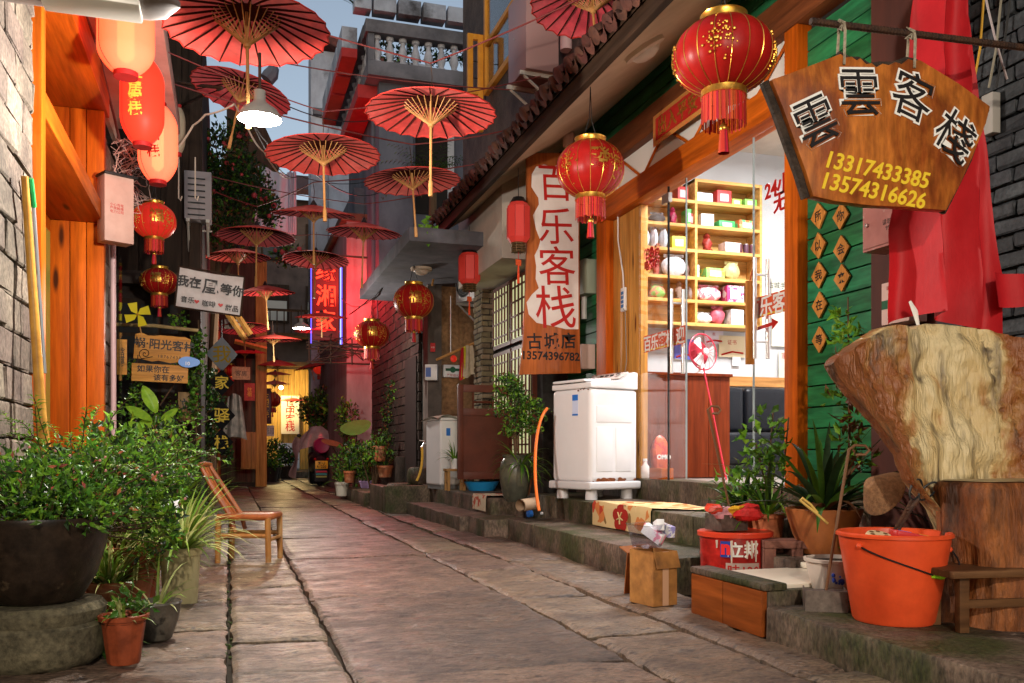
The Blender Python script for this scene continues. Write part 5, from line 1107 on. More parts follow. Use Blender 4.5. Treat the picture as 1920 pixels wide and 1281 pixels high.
# ------------------------------------------------------------------ white washing machine on the step
p = at(1107, 935, 8.0); p.z = ZU; wm = thing('washing_machine', 'white top-loading washing machine with rust spots on the inn step', 'washing machine', stand(p, radians(17)) @ S(1.03, 1.03, 1.06))
W = .55; zb = .13; zt = 1.0
m_wm = M('appliance_white', (.74, .72, .72), (.70, .68, .68), sc=3, r=.25); m_wmt = M('appliance_white_rusty', (.74, .72, .72), (.74, .72, .72), sc=3, r=.3)
part('body', MB().box((0, 0, zb + .02), (W, W, zt - .05)), m_wm, wm, bevel=.045, seg=4)
for i in range(2): part('pressed_panel', MB().box((.07 + i * .22, -.004, .24), (.25 + i * .22, .004, .62)), m_wm, wm, bevel=.004)
part('pressed_panel', MB().box((.07, -.004, .66), (.48, .004, .80)), m_wm, wm, bevel=.004)
part('top', MB().prism([(0, zt - .05), (W, zt - .05), (W, zt + .10), (W - .05, zt + .105), (W - .19, zt + .03), (0, zt - .0)], 0, W + .012, X=Matrix(((1, 0, 0, 0), (0, 0, 1, -.006), (0, 1, 0, 0), (0, 0, 0, 1)))), m_wm, wm, bevel=.014, seg=3)
part('lid', MB().box((.03, .05, zt + .008), (W - .21, W - .05, zt + .03), X=Matrix.Identity(4)), m_wm, wm, mx=T(0, 0, -.004) @ rot('Y', -.06), bevel=.008)
X = T(W - .12, W / 2, zt + .07) @ rot('Y', -.47)
part('control_panel', MB().cb((0, 0, .008), (.13, W - .1, .012), X=X), M('panel_pinkish', (.66, .55, .50), r=.35), wm, bevel=.003)
for y_ in (-.17, .17): part('dial', MB().lathe([(.026, .012), (.026, .03), (.02, .034), (0, .034)], 16, X=X @ T(0, y_, 0)), m_chrome, wm)
for y_ in (-.07, 0, .07): part('button', MB().cb((0, y_, .017), (.02, .035, .01), X=X), m_black, wm)
part('energy_label', MB().box((-.002, .17, .72), (.0, .25, .90)), M('label_white_blue', (.55, .62, .8), r=.4), wm); part('label_stripe', MB().box((-.003, .17, .85), (-.0021, .25, .90)).box((-.003, .17, .72), (-.0021, .25, .735)), M('label_blue2', (.03, .16, .55), r=.4), wm)
part('plinth', MB().box((-.03, -.03, zb - .045), (W + .02, W + .02, zb + .025)), M('grey_white_plastic', (.58, .56, .56), r=.4), wm, bevel=.02, seg=3)
for x_ in (.06, W - .08):
    for y_ in (.06, W - .08): part('foot', MB().lathe([(.055, 0), (.05, .09), (.05, .1)], 16, X=T(x_, y_, 0)), M('grey_white_plastic', (0, 0, 0)), wm)
rm = MB()
for k in range(26):
    x_ = R.uniform(.03, W - .03); rm.ball((x_, -.002, zb + .028 + R.uniform(0, .02)), R.uniform(.006, .022), 6, sq=(1.5, .08, .8))
for k in range(6): rm.ball((-.002, R.uniform(.02, .2), zt - .06 + R.uniform(-.01, .01)), R.uniform(.004, .012), 6, sq=(.1, 1.6, .6))
tag(part('rust_patches', rm, M('rust', (.22, .06, .015), (.10, .03, .01), sc=40, r=.95), wm), kind='stuff')
# ------------------------------------------------------------------ orange bucket
p = onZ(1676, 1163, .137); bu = thing('orange_bucket', 'large orange plastic bucket with a wire handle on the platform', 'bucket', T(p))
m_or = M('orange_plastic', (.72, .085, .022), (.60, .06, .016), sc=5, r=.35, c3=(.45, .06, .03), sc3=8, lo3=.64, hi3=.8, grit=(16, .10)); H = .335
part('body', MB().lathe([(0, .004), (.13, .003), (.148, .0), (.156, .012), (.206, H - .02), (.208, H), (.218, H + .002), (.218, H + .012), (.212, H + .018), (.2, H + .014), (.196, H - .01), (.148, .02), (0, .016)], 48), m_or, bu)
vr = (V((0, 0, 0)) - V((p.x, p.y, 0))).normalized(); sd = V((-vr.y, vr.x, 0)); sd = -sd if sd.dot(V((CA, -SA, 0))) < 0 else sd   # towards the camera, screen right
def rim(a, dz, e=.007): r_ = .156 + .05 * (H - dz) / H + e; return sd * cos(a) * r_ + vr * sin(a) * r_ + V((0, 0, H - dz))
A, B = rim(2.2, .03), rim(-.2, .05)
def bez(a, b, c, d, n=14): return [a * (1 - t_) ** 3 + b * 3 * t_ * (1 - t_) ** 2 + c * 3 * t_ ** 2 * (1 - t_) + d * t_ ** 3 for t_ in [i / n for i in range(n + 1)]]
part('wire_handle', MB().tube([rim(2.2 - 1.45 * i / 12, .03 + .105 * (i / 12) ** .9) for i in range(13)], .0034, 6).tube([rim(.36 - .56 * i / 8, .135 - .085 * (i / 8) ** 1.5, .012 + .03 * sin(pi * i / 8)) for i in range(9)], .0034, 6), m_black, bu)
part('grip', MB().tube([rim(.80, .134, .009), rim(.58, .139, .012), rim(.34, .136, .012)], [.009, .013, .009], 10), M('lime_plastic', (.35, .75, .03), r=.4), bu)
for q_ in (A, B): part('handle_lug', MB().ball(q_, .012, 8), m_or, bu)
t = single('lotus_root', MB().lathe([(0, .04), (.045, .04), (.05, .03), (.05, -.02), (0, -.02)], 20), M('lotus_cream', (.62, .45, .25), r=.6), 'cream root slice with holes on top inside the orange bucket', 'vegetable', T(p + V((0, 0, H - .028)) - sd * .06 + vr * .05) @ rot('X', .25))
for k in range(6): part('hole', MB().lathe([(.009, .0405), (.009, .0415), (0, .0415)], 10, X=T(.03 * cos(k * 1.05), .03 * sin(k * 1.05), 0)), M('hole_brown', (.14, .06, .02), r=.9), t)
t = single('red_packet', MB().cb((0, 0, 0), (.14, .09, .03)), M('packet_red', (.5, .02, .02), r=.3), 'red printed packet on top inside the orange bucket', 'packet', T(p + V((0, 0, H - .0)) + sd * .06) @ rot('Z', -.3) @ rot('Y', .2), bevel=.006)
part('blue_print', MB().cb((-.035, -.02, .0155), (.035, .04, .001)), M('print_blue', (.05, .2, .7), r=.4), t); part('yellow_print', MB().cb((.05, -.01, .0155), (.03, .03, .001)), m_yelink, t)
single('bucket_filling', MB().lathe([(0, 0), (.185, 0), (.185, -.03), (0, -.03)], 24), M('waste_mix', (.3, .12, .06), (.5, .4, .3), sc=30, r=.7), 'loose refuse filling the orange bucket', 'refuse', T(p + V((0, 0, H - .06))))
# ------------------------------------------------------------------ long-handled metal dustpans
m_steel = M('dull_steel', (.15, .12, .10), (.08, .06, .05), sc=8, r=.5, metal=.3, grit=(30, .4)); m_rod = M('brown_rod', (.16, .08, .04), r=.5, metal=.3)
def dustpan(name, label, base, rz, rod_top, hook):
    t = thing(name, label, 'dustpan', stand(base, rz)); w, d_, h = .17, .16, .09
    mb = MB().box((-w / 2, -d_ / 2, 0), (w / 2, d_ / 2, .006)).box((-w / 2, -d_ / 2, .006), (-w / 2 + .005, d_ / 2, h)).box((w / 2 - .005, -d_ / 2, .006), (w / 2, d_ / 2, h)).box((-w / 2 + .005, -d_ / 2, .006), (w / 2 - .005, -d_ / 2 + .005, h)).box((-w / 2 + .005, -d_ / 2 + .005, h - .006), (w / 2 - .005, -d_ / 2 + .07, h))
    part('pan', mb, m_steel, t); iv = t.matrix_world.inverted(); top = iv @ rod_top; hk = (iv.to_3x3() @ hook)
    part('rod', MB().tube([(0, -d_ / 2 + .035, h)] + [top, top + hk * .3 + V((0, 0, .018)), top + hk * .8 + V((0, 0, .016)), top + hk + V((0, 0, -.004)), top + hk * .8 + V((0, 0, -.022)), top + hk * .35 + V((0, 0, -.022))], .0065, 8), m_rod, t)
b = onZ(1562, 1150, .137); dustpan('metal_dustpan', 'steel long-handled dustpan standing left of the orange bucket', b + V((.02, .08, 0)), -.55, at(1592, 843, 3.78), V((CA, -SA, 0)) * .085)
# ------------------------------------------------------------------ red paint pail with the second dustpan on it
p = at(1378, 995, 4.95); p.z = 0; pa = thing('paint_pail', 'red metal paint pail with white brand print behind stone basin', 'pail', T(p)); Rp = .192; Hp = .375
m_pail = M('pail_red', (.45, .02, .015), (.34, .015, .012), sc=6, r=.32, coat=.1, grit=(14, .45))
part('body', MB().lathe([(0, 0), (Rp * .93, 0), (Rp * .95, .02), (Rp * .97, .12), (Rp * .985, .13), (Rp * .97, .14), (Rp * .98, .24), (Rp * .995, .25), (Rp * .98, .26), (Rp, Hp - .02), (Rp * 1.01, Hp - .02)], 44), m_pail, pa)
part('lid', MB().lathe([(Rp * 1.0, Hp - .03), (Rp * 1.06, Hp - .028), (Rp * 1.07, Hp - .005), (Rp * 1.02, Hp), (Rp * .9, Hp - .008), (0, Hp - .008)], 44), M('lid_orange_red', (.60, .05, .02), r=.35), pa)
def wrapped(body, size, mat, par, Rr, z, a0, **kw):
    me = text_mesh(body, size, mat, ext=.0004, res=2, **kw); bm = bmesh.new(); bm.from_mesh(me); bmesh.ops.subdivide_edges(bm, edges=bm.edges, cuts=1)
    for v in bm.verts:
        a = a0 + v.co.x / Rr; r_ = Rr + .0015 + (.0006 if v.co.z > 0 else 0); v.co = V((cos(a) * r_, sin(a) * r_, z + v.co.y))
    bm.to_mesh(me); bm.free(); return obj('lettering', me, par)
va = math.atan2(-p.y, -p.x)
wrapped('立邦', .085, m_whiteink, pa, Rp, .285, va + .24, off=.002); wrapped('净味120', .07, m_redink, pa, Rp * 1.01, .175, va + .06, off=.001)
cp = MB(); cp.grid(lambda u, v: V((cos(va - .40 + .30 * u) * (Rp + .002), sin(va - .40 + .30 * u) * (Rp + .002), .245 + .085 * v)), 6, 1); part('blue_badge', cp, M('badge_blue', (.02, .05, .28), r=.3), pa)
wrapped('n', .10, M('badge_red', (.7, .03, .03), r=.3), pa, Rp + .002, .287, va - .25, off=.006)
cp = MB(); cp.grid(lambda u, v: V((cos(va - .25 + .95 * u) * (Rp + .001), sin(va - .25 + .95 * u) * (Rp + .001), .14 + .075 * v)), 12, 1); part('grey_band', cp, M('band_grey', (.45, .33, .28), r=.35), pa)
for k in range(5):
    a = va + R.uniform(-.7, .7); part('paint_drip', MB().tube([(cos(a) * (Rp + .003), sin(a) * (Rp + .003), Hp - .04), (cos(a) * (Rp + .004), sin(a) * (Rp + .004), Hp - .06 - R.uniform(.02, .1))], [.007, .004], 5), M('drip_cream', (.6, .5, .4), r=.5), pa)
bt = p + V((0, 0, Hp)); dustpan('metal_dustpan', 'steel dustpan full of wrappers lying on the red paint pail', bt + V((-.03, .04, .0)), .05, at(1327, 768, 4.85), V((CA, -SA, 0)) * .07)
for i, (x, y, c_, lb) in enumerate(((1340, 955, (.7, .06, .03), 'crumpled red wrapper at left in the pail dustpan'), (1356, 962, (.75, .35, .4), 'crumpled pink wrapper in the pail dustpan'), (1385, 958, (.75, .4, .03), 'crumpled yellow snack wrapper in the pail dustpan'), (1402, 962, (.6, .03, .03), 'big crumpled red snack bag in the pail dustpan'))):
    q = at(x, y, 4.9); q.z = max(q.z, Hp + .07); mb = MB(); mb.ball((0, 0, 0), .05 if i < 3 else .075, 10, sq=(1.2, .8, .6))
    for v in mb.v: v += v.normalized() * mnoise.noise(v * 60 + V((i, 0, 0))) * .03
    single('wrapper', mb, M('wrapper%d' % i, c_, tuple(k * .6 for k in c_), sc=40, r=.25), lb, 'wrapper', T(q), smooth=20)
# ------------------------------------------------------------------ cardboard boxes with packaging
m_card = M('cardboard', (.42, .19, .05), (.33, .14, .04), sc=6, st=(1, 1, .3), r=.8, grit=(9, .4), c3=(.22, .10, .035), sc3=7, lo3=.58, hi3=.75)
p = onZ(1248, 1136, 0); cx = thing('cardboard_box', 'tall open cardboard box of packaging waste on the paving', 'cardboard box', stand(p, .22)); w, d_, h = .155, .20, .285; tk = .005
part('front_face', MB().box((-w / 2, 0, 0), (w / 2, tk, h)), m_card, cx); part('back_face', MB().box((-w / 2, d_, 0), (w / 2, d_ + tk, h)), m_card, cx)
for sx in (-1, 1): part('side_face', MB().box((sx * w / 2 - tk / 2, tk, 0), (sx * w / 2 + tk / 2, d_, h)), m_card, cx)
part('flap', MB().box((0, 0, 0), (w, .09, tk), X=T(-w / 2, 0, h) @ rot('X', -1.9)), m_card, cx)
part('tape', MB().box((-.02, -.001, .0), (.02, -.0002, h)), M('tape_pink', (.58, .33, .2), r=.3), cx)
p2 = onZ(1205, 1108, 0); cx2 = thing('cardboard_flat', 'folded cardboard carton leaning left of the tall open box', 'cardboard box', stand(p2 + V((-.03, -.02, 0)), .42)); m_card = M('cardboard_orange', (.40, .13, .03), (.32, .10, .025), sc=6, r=.8, grit=(9, .35)); part('panel', MB().box((-.13, 0, 0), (.13, .006, .235), X=rot('X', .1)), m_card, cx2); part('flap', MB().box((-.13, 0, 0), (.13, .005, .07), X=T(0, -.024, .235) @ rot('X', -1.1)), m_card, cx2)
q = p + V((0, .1, .30)); t = thing('plastic_tray', 'clear plastic tray sticking out of the cardboard box', 'tray', stand(q + V((-.06, 0, 0)), .3))
mp_ = glass('clear_plastic', (.86, .86, .9))
part('wall', MB().lathe([(.11, 0), (.15, .12), (.165, .125), (.15, .118), (.108, .004)], 4, X=rot('Z', pi / 4) @ S(1.0, .7, 1)), mp_, t, smooth=20)
for i, (dx, c_, lb) in enumerate(((-.02, (.75, .3, .4), 'pink and white carton in the plastic tray'), (.05, (.3, .28, .6), 'violet printed packet in the plastic tray'), (.01, (.8, .8, .82), 'white folded paper in the plastic tray'))):
    single('packaging', MB().cb((0, 0, 0), (.04, .13, .06)), M('pack%d' % i, c_, (.8, .8, .8), sc=18, r=.3, lo=.45, hi=.5), lb, 'packaging', T(q + V((dx, 0, .07 + .02 * i))) @ rot('Z', .5 - .4 * i) @ rot('X', .5 - i * .35), bevel=.003)
# ------------------------------------------------------------------ stone basin with wood-faced front
bs = thing('stone_basin', 'low basin with reddish boarded front and stone rim', 'basin', T(2.2, 3.5, 0)); y0, y1 = -.12, .50
for a, b in ((y0, .2), (.204, y1)): part('front_board', MB().box((-.0, a, .0), (.03, b, .2)), wood('basin_board', (.30, .075, .014), (.17, .038, .008), 'y', sc=8), bs, bevel=.006)
part('rim', MB().box((.002, y0 - .02, .202), (.12, y1 + .02, .235)), m_step, bs, bevel=.012); part('end_wall', MB().box((.032, y0, .0), (.5, y0 + .06, .2)), m_step, bs, bevel=.01); part('end_wall', MB().box((.032, y1 - .05, .0), (.6, y1 + .02, .2)), m_step, bs, bevel=.01)
part('white_liner', MB().box((.125, y0 + .062, .19), (.60, y1 - .052, .215)).box((.125, y0 + .062, .10), (.60, y1 - .052, .11)), M('basin_cream', (.72, .64, .52), r=.35), bs, bevel=.004)
part('back_rim', MB().box((.58, y0 + .0, .216), (.68, y1 + .1, .245)), M('basin_cream', (0, 0, 0)), bs, bevel=.008)
# ------------------------------------------------------------------ carved tree-stump chair
m_, N, L = nt('stump_wood'); MATS['stump'] = m_
out = N('OutputMaterial'); b = N('BsdfPrincipled'); L(b.outputs[0], out.inputs[0]); b.inputs['Roughness'].default_value = .42; b.inputs['Coat Weight'].default_value = .08
tc = N('TexCoord'); mp = N('Mapping'); mp.inputs['Scale'].default_value = (3, 3, 1.2); L(tc.outputs['Object'], mp.inputs[0])
n1 = N('TexNoise'); n1.inputs['Scale'].default_value = 1.6; n1.inputs['Detail'].default_value = 8; n1.inputs['Distortion'].default_value = 1.2; L(mp.outputs[0], n1.inputs['Vector'])
sx = N('SeparateXYZ'); L(tc.outputs['Object'], sx.inputs[0]); ab = N('Math', operation='SUBTRACT'); ab.inputs[1].default_value = .10; L(sx.outputs[0], ab.inputs[0]); aa = N('Math', operation='ABSOLUTE'); L(ab.outputs[0], aa.inputs[0])
ad = N('Math', operation='MULTIPLY_ADD'); ad.inputs[1].default_value = 1.5; L(aa.outputs[0], ad.inputs[0]); ns = N('Math', operation='MULTIPLY_ADD'); ns.inputs[1].default_value = 1.5; ns.inputs[2].default_value = -.78; L(n1.outputs[0], ns.inputs[0]); L(ns.outputs[0], ad.inputs[2])
cr = N('ValToRGB'); L(ad.outputs[0], cr.inputs[0]); e = cr.color_ramp.elements; e[0].position = .0; e[0].color = (.60, .48, .26, 1); e[1].position = .72; e[1].color = (.20, .06, .015, 1)
for ps, cc in ((.22, (.55, .40, .18, 1)), (.34, (.34, .16, .045, 1)), (.5, (.24, .075, .016, 1))): q = e.new(ps); q.color = cc
n2 = N('TexNoise'); n2.inputs['Scale'].default_value = 5; n2.inputs['Detail'].default_value = 6; mp2 = N('Mapping'); mp2.inputs['Scale'].default_value = (3.4, 3.4, .42); L(tc.outputs['Object'], mp2.inputs[0]); L(mp2.outputs[0], n2.inputs['Vector'])
rg = N('MapRange'); rg.inputs[1].default_value = .53; rg.inputs[2].default_value = .72; L(n2.outputs[0], rg.inputs[0]); mx_ = N('MixRGB'); mx_.inputs[2].default_value = (.05, .03, .018, 1); L(rg.outputs[0], mx_.inputs[0]); L(cr.outputs[0], mx_.inputs[1]); L(mx_.outputs[0], b.inputs['Base Color'])
vo = N('TexVoronoi'); vo.inputs['Scale'].default_value = 24; vo.feature = 'SMOOTH_F1'; mp3 = N('Mapping'); mp3.inputs['Scale'].default_value = (1, 1, .55); L(tc.outputs['Object'], mp3.inputs[0]); L(mp3.outputs[0], vo.inputs['Vector'])
n3 = N('TexNoise'); n3.inputs['Scale'].default_value = 26; n3.inputs['Detail'].default_value = 6; L(mp2.outputs[0], n3.inputs['Vector']); su = N('Math', operation='ADD'); L(vo.outputs['Distance'], su.inputs[0]); L(n3.outputs[0], su.inputs[1])
bm_ = N('Bump'); bm_.inputs['Strength'].default_value = .7; bm_.inputs['Distance'].default_value = .022; bm_.invert = True; L(su.outputs[0], bm_.inputs['Height']); L(bm_.outputs[0], b.inputs['Normal'])
m_stump = m_
QY = 2.95
def q2(x, y): return onY(x, y, QY)
o = onY(1800, 1130, QY); o.z = .13; st_ = thing('stump_chair', 'polished tree-stump chair with broad lumpy back at right edge', 'chair', T(o))
left = [(1000, 1772), (960, 1752), (900, 1705), (850, 1690), (790, 1652), (740, 1610), (700, 1585), (682, 1577)]
top = [(1577, 682), (1620, 660), (1700, 622), (1740, 597), (1752, 596), (1772, 604), (1783, 606), (1800, 596), (1815, 592), (1870, 598), (1920, 607), (1990, 640), (2060, 690)]
def xl(z):
    P = [(q2(x, y).z - .13, q2(x, y).x - o.x) for y, x in left]
    for (a, b), (c, d) in zip(P, P[1:]):
        if z <= a: return b
        if a <= z <= c: return b + (d - b) * (z - a) / (c - a)
    return P[-1][1]
def ztop(x):
    P = [(q2(a, b).x - o.x, q2(a, b).z - .13) for a, b in top]
    if x <= P[0][0]: return P[0][1]
    for (a, b), (c, d) in zip(P, P[1:]):
        if a <= x <= c: return b + (d - b) * (x - a) / (c - a)
    return P[-1][1]
NU, NV = 90, 96
def backfn(front):
    def fn(u, v):
        zz = v * 1.36; xL = xl(min(zz, 1.30)) if zz > .2 else xl(.2) + .05; xR = .62 - .25 * (1 - v) ** 2; x = xL + (xR - xL) * u; zt_ = ztop(x); z = v * max(.5, zt_)
        xL = xl(z) if z > .2 else xl(.2) + .02; x = xL + (xR - xL) * u
        e_ = min(u, 1 - u) * 2; cur = .16 * (1 - (2 * u - 1) ** 2) + .18 * v
        y = -.02 + cur * 1.0; th = .02 + .20 * (e_ ** .5) * (1 - .5 * v)
        w = V((x * 5, z * 5, 3)); lump = (mnoise.noise(w * 1.0) * .05 + mnoise.noise(V((w.x * 3.1, w.y * 2, 3))) * .024 + (abs(mnoise.noise(V((w.x * 5, w.y * 5, 3)))) * .03 if x < -.12 or x > .3 else 0) + mnoise.noise(V((w.x * 9, w.y * 5, 3))) * .007) * min(1, e_ * 5 + .15)
        return V((x, y - .10 + lump, z)) if front else V((x, y - .10 + th + .02 + lump * .5, z))
    return fn
mb = MB(); mb.grid(backfn(True), NU, NV); k = len(mb.v); mb.grid(lambda u, v: backfn(False)(1 - u, v), NU, NV)
n1_ = NU + 1
for j in range(NV):
    a, b = j * n1_, (j + 1) * n1_; c, d = k + j * n1_ + NU, k + (j + 1) * n1_ + NU; mb.f.append((b, a, c, d)); mb.m.append(0)
    a, b = j * n1_ + NU, (j + 1) * n1_ + NU; c, d = k + j * n1_, k + (j + 1) * n1_; mb.f.append((a, b, d, c)); mb.m.append(0)
for i in range(NU):
    a, b = NV * n1_ + i, NV * n1_ + i + 1; c, d = k + NV * n1_ + NU - i, k + NV * n1_ + NU - i - 1; mb.f.append((a, b, d, c)); mb.m.append(0)
part('back', mb, m_stump, st_, smooth=75)
def seatr(a, z): return 1 + .12 * sin(a * 2 + 1) + .07 * sin(a * 5 + z * 5) + .20 * mnoise.noise(V((cos(a) * 2, sin(a) * 2, z * 2.2))) + .08 * mnoise.noise(V((cos(a) * 6, sin(a) * 6, z * 4))) + .03 * mnoise.noise(V((cos(a) * 14, sin(a) * 14, z * 5)))
sz_ = .555; prof = [(.31 - .03 * math.sin(min(1, z_ / .3) * pi / 2) + .03 * z_, z_) for z_ in [.035 * k for k in range(15)]] + [(.298, sz_ - .025), (.285, sz_)] + [(.25 - .05 * i, sz_ + .004) for i in range(5)] + [(0, sz_ + .002)]
part('seat', MB().lathe(prof, 72, fn=seatr, X=T(.18, -.10, 0) @ S(1.05, .8, 1)), M('stump_side', (.30, .10, .026), (.11, .028, .009), sc=7, st=(1, 1, .22), r=.45, bump=1, bsc=18, bst=(1, 1, .25), bd=.03, c3=(.05, .02, .01), sc3=9, st3=(1, 1, .25), lo3=.52, hi3=.68, grit=(40, .5, (1, 1, .3))), st_, smooth=60)
part('seat_top', MB().lathe([(.27, sz_ + .006), (.0, sz_ + .012)], 60, fn=seatr, X=T(.18, -.10, 0) @ S(1.05, .8, 1)), M('cut_wood', (.55, .42, .22), (.38, .26, .11), sc=5, r=.5, grit=(30, .4)), st_)
# wooden bench at the right edge
p = onZ(1800, 1188, .137); bn = thing('low_bench', 'dark low wooden bench cut by the right edge', 'bench', stand(p, -.12)); m_bench = wood('bench_wood', (.16, .075, .03), (.08, .035, .015), 'x')
part('seat', MB().box((-.05, -.03, .205), (1.0, .22, .232)), m_bench, bn, bevel=.005)
for x_ in (0, .85):
    for y_ in (0, .16): part('leg', MB().box((x_, y_, .0), (x_ + .04, y_ + .03, .204)), m_bench, bn, bevel=.003)
part('rail', MB().box((.041, .004, .09), (.849, .022, .12)), m_bench, bn)
# ------------------------------------------------------------------ red cloth: a furled awning hanging in folds
m_awn = M('awning_red', (.50, .014, .02), (.40, .01, .015), sc=5, r=.55, bump=.12, bsc=14, bst=(1, 1, .4), bd=.02, tr=.12)
CY = 3.28
def cl(x, y): return onY(x, y, CY)
edgeL = [(-60, 1748), (0, 1740), (120, 1730), (300, 1722), (420, 1704), (520, 1700), (615, 1698)]; edgeR = [(-60, 1830), (0, 1842), (120, 1850), (300, 1868), (420, 1880), (520, 1892), (600, 1890)]
def itp(P, y):
    for (a, b), (c, d) in zip(P, P[1:]):
        if y <= c: return b + (d - b) * max(0, (y - a)) / (c - a)
    return P[-1][1]
def cloth(u, v):
    y = -60 + 670 * v + (-22 * sin(u * 5 + .4) * v ** 4 + 25 * u * v ** 4 * 0); a, b = itp(edgeL, y), itp(edgeR, y); q = cl(a + (b - a) * u, y)
    amp = .05 + .10 * v; ph = u * 17 + .8 * sin(v * 2.2) + 1.1; f_ = abs(sin(ph * .5)) ** .8
    q.y += amp * (f_ - .6) + .02 * sin(u * 23 + v * 5) * v + .012 * mnoise.noise(V((u * 6, v * 9, 1))); q.y += .10 * (2 * u - 1) ** 2; return q
rc_ = thing('furled_awning', 'furled bright red fabric awning hanging behind the fan sign', 'awning', Matrix())
part('cloth', MB().grid(cloth, 90, 60), m_awn, rc_, smooth=80)
def cloth2(u, v):
    q = cl(1855 + 90 * u + 8 * v, 512 + 66 * v + 10 * u * (1 - v)); q.y += .02 * sin(u * 8) - .03; return q
part('trailing_fold', MB().grid(cloth2, 12, 12), m_awn, rc_, smooth=80)
part('white_strap', MB().tube([cl(1706, 565), cl(1716, 585), cl(1722, 612)], [.008, .016, .008], 8, flat=.3), m_whiteink, rc_)
cable('twisted grey cord running down the red cloth', [cl(1800, -20) - V((0, .12, 0)), cl(1825, 90) - V((0, .12, 0)), cl(1855, 165) - V((0, .1, 0))], .005, M('grey_cord', (.35, .3, .3), r=.6), .02)
for i, (x1_, x2_, c_, lb) in enumerate(((1845, 1838, (.5, .28, .03), 'yellow twisted cable on the black brick wall'), (1878, 1868, (.22, .2, .15), 'cream cable on the black brick wall'), (1895, 1882, (.02, .02, .02), 'black cable on the black brick wall'))):
    cable(lb, [onX(x1_, -10, kx - .02), onX(x2_, 90, kx - .02), onX(x2_ - 14, 165, kx - .03)], .006, M('wire%d' % i, c_, r=.5), .01)
single('conduit_box', MB().cb((0, 0, 0), (.05, .07, .2)), M('conduit_grey', (.3, .28, .25), r=.6), 'grey conduit box where cables meet on black wall', 'conduit', T(onX(1858, 215, kx - .03)), bevel=.006)
# wicker hat, hollow block, scissors
p = at(1657, 925, 4.0); single('wicker_hat', MB().lathe([(.0, .10), (.03, .095), (.11, .0), (.112, -.004), (.028, .085), (0, .09)], 28), M('wicker', (.32, .17, .08), (.18, .09, .045), sc=60, r=.8, bump=.6, bsc=120), 'brown conical wicker hat leaning by the stump chair', 'hat', T(p) @ rot('Z', -.3) @ rot('Y', -1.0) @ rot('X', .3))
p = onZ(1482, 1062, 0); p = at(1503, 1020, 4.75); p.z = .03
hbk = thing('hollow_block', 'reddish hollow concrete block under the terracotta pots', 'concrete block', stand(p + V((-.02, -.06, .06)), -.35)); m_hb = M('block_red', (.24, .10, .07), (.15, .065, .05), sc=20, r=.9, bump=.6, bsc=60)
w, h, d_ = .42, .25, .2
for z_ in (0, h - .04): part('web', MB().box((-w / 2, 0, z_), (w / 2, d_, z_ + .04)), m_hb, hbk, bevel=.004)
for x_ in (-w / 2, -.07, w / 2 - .14 - .02): part('web', MB().box((x_, .001, .041), (x_ + .06, d_ - .001, h - .041)), m_hb, hbk, bevel=.004)
part('web', MB().box((w / 2 - .05, .001, .041), (w / 2 - .002, d_ - .001, h - .041)), m_hb, hbk, bevel=.004); part('back', MB().box((-w / 2 + .01, d_ - .03, .041), (w / 2 - .01, d_ - .002, h - .041)), m_hb, hbk)
single('pot_stand', MB().box((2.72, 3.92, -.04), (3.6, 4.85, .26)), m_step, 'dark masonry ledge under the potted plants by green wall', 'ledge', bevel=.015)
sc_ = thing('garden_shears', 'large black iron shears leaning on the stump chair', 'shears', Matrix()); D = 3.62
def loop(cx_, cy_, rx, ry, ang):
    return [at(cx_ + rx * cos(t_) * cos(ang) - ry * sin(t_) * sin(ang), cy_ + rx * cos(t_) * sin(ang) + ry * sin(t_) * cos(ang), D) for t_ in [2 * pi * i / 18 for i in range(19)]]
part('handle_loop', MB().tube(loop(1717, 918, 10, 20, .35), .0045, 6), m_black, sc_); part('handle_loop', MB().tube(loop(1740, 921, 22, 10, -.75), .0045, 6), m_black, sc_)
part('blade', MB().tube([at(1710, 937, D), at(1698, 962, D), at(1665, 1012, D + .06)], [.008, .013, .004], 6, flat=.4), m_iron, sc_); part('blade', MB().tube([at(1725, 934, D), at(1702, 960, D), at(1676, 1012, D + .06)], [.008, .013, .004], 6, flat=.4), m_iron, sc_); part('pivot', MB().ball(at(1703, 955, D - .01), .007, 8), m_iron, sc_)
# ------------------------------------------------------------------ rugs
def rug(name, label, Y0_, Y1_, xf, ztop_, depth, drop, mat, back=0.0):
    t = thing(name, label, 'rug', Matrix())
    def fn(u, v):
        s_ = v * (drop + depth); y = Y0_ + (Y1_ - Y0_) * u
        wv = .004 * sin(u * 9) + .004 * mnoise.noise(V((u * 5, v * 6, 3)))
        if s_ < drop: return V((xf - .014 - wv, y + .01 * mnoise.noise(V((u * 3, v * 4, 9))), ztop_ + .006 - (drop - s_)))
        return V((xf - .010 + (s_ - drop), y - back * (s_ - drop), ztop_ + .014 + wv))
    part('pile', MB().grid(fn, 30, 24), mat, t, smooth=50); return t, fn
m_, N, L = nt('floral_rug'); out = N('OutputMaterial'); b = N('BsdfPrincipled'); L(b.outputs[0], out.inputs[0]); b.inputs['Roughness'].default_value = .95
g_ = N('NewGeometry'); v_ = N('TexVoronoi'); v_.inputs['Scale'].default_value = 13; L(g_.outputs[0], v_.inputs['Vector']); cr = N('ValToRGB'); cr.color_ramp.interpolation = 'CONSTANT'; L(v_.outputs['Color'], cr.inputs[0]); e = cr.color_ramp.elements
e[0].color = (.68, .50, .24, 1); e[1].position = .85; e[1].color = (.50, .05, .02, 1); q = e.new(.45); q.color = (.62, .20, .05, 1); q = e.new(.6); q.color = (.66, .48, .22, 1); q = e.new(.78); q.color = (.25, .14, .04, 1)
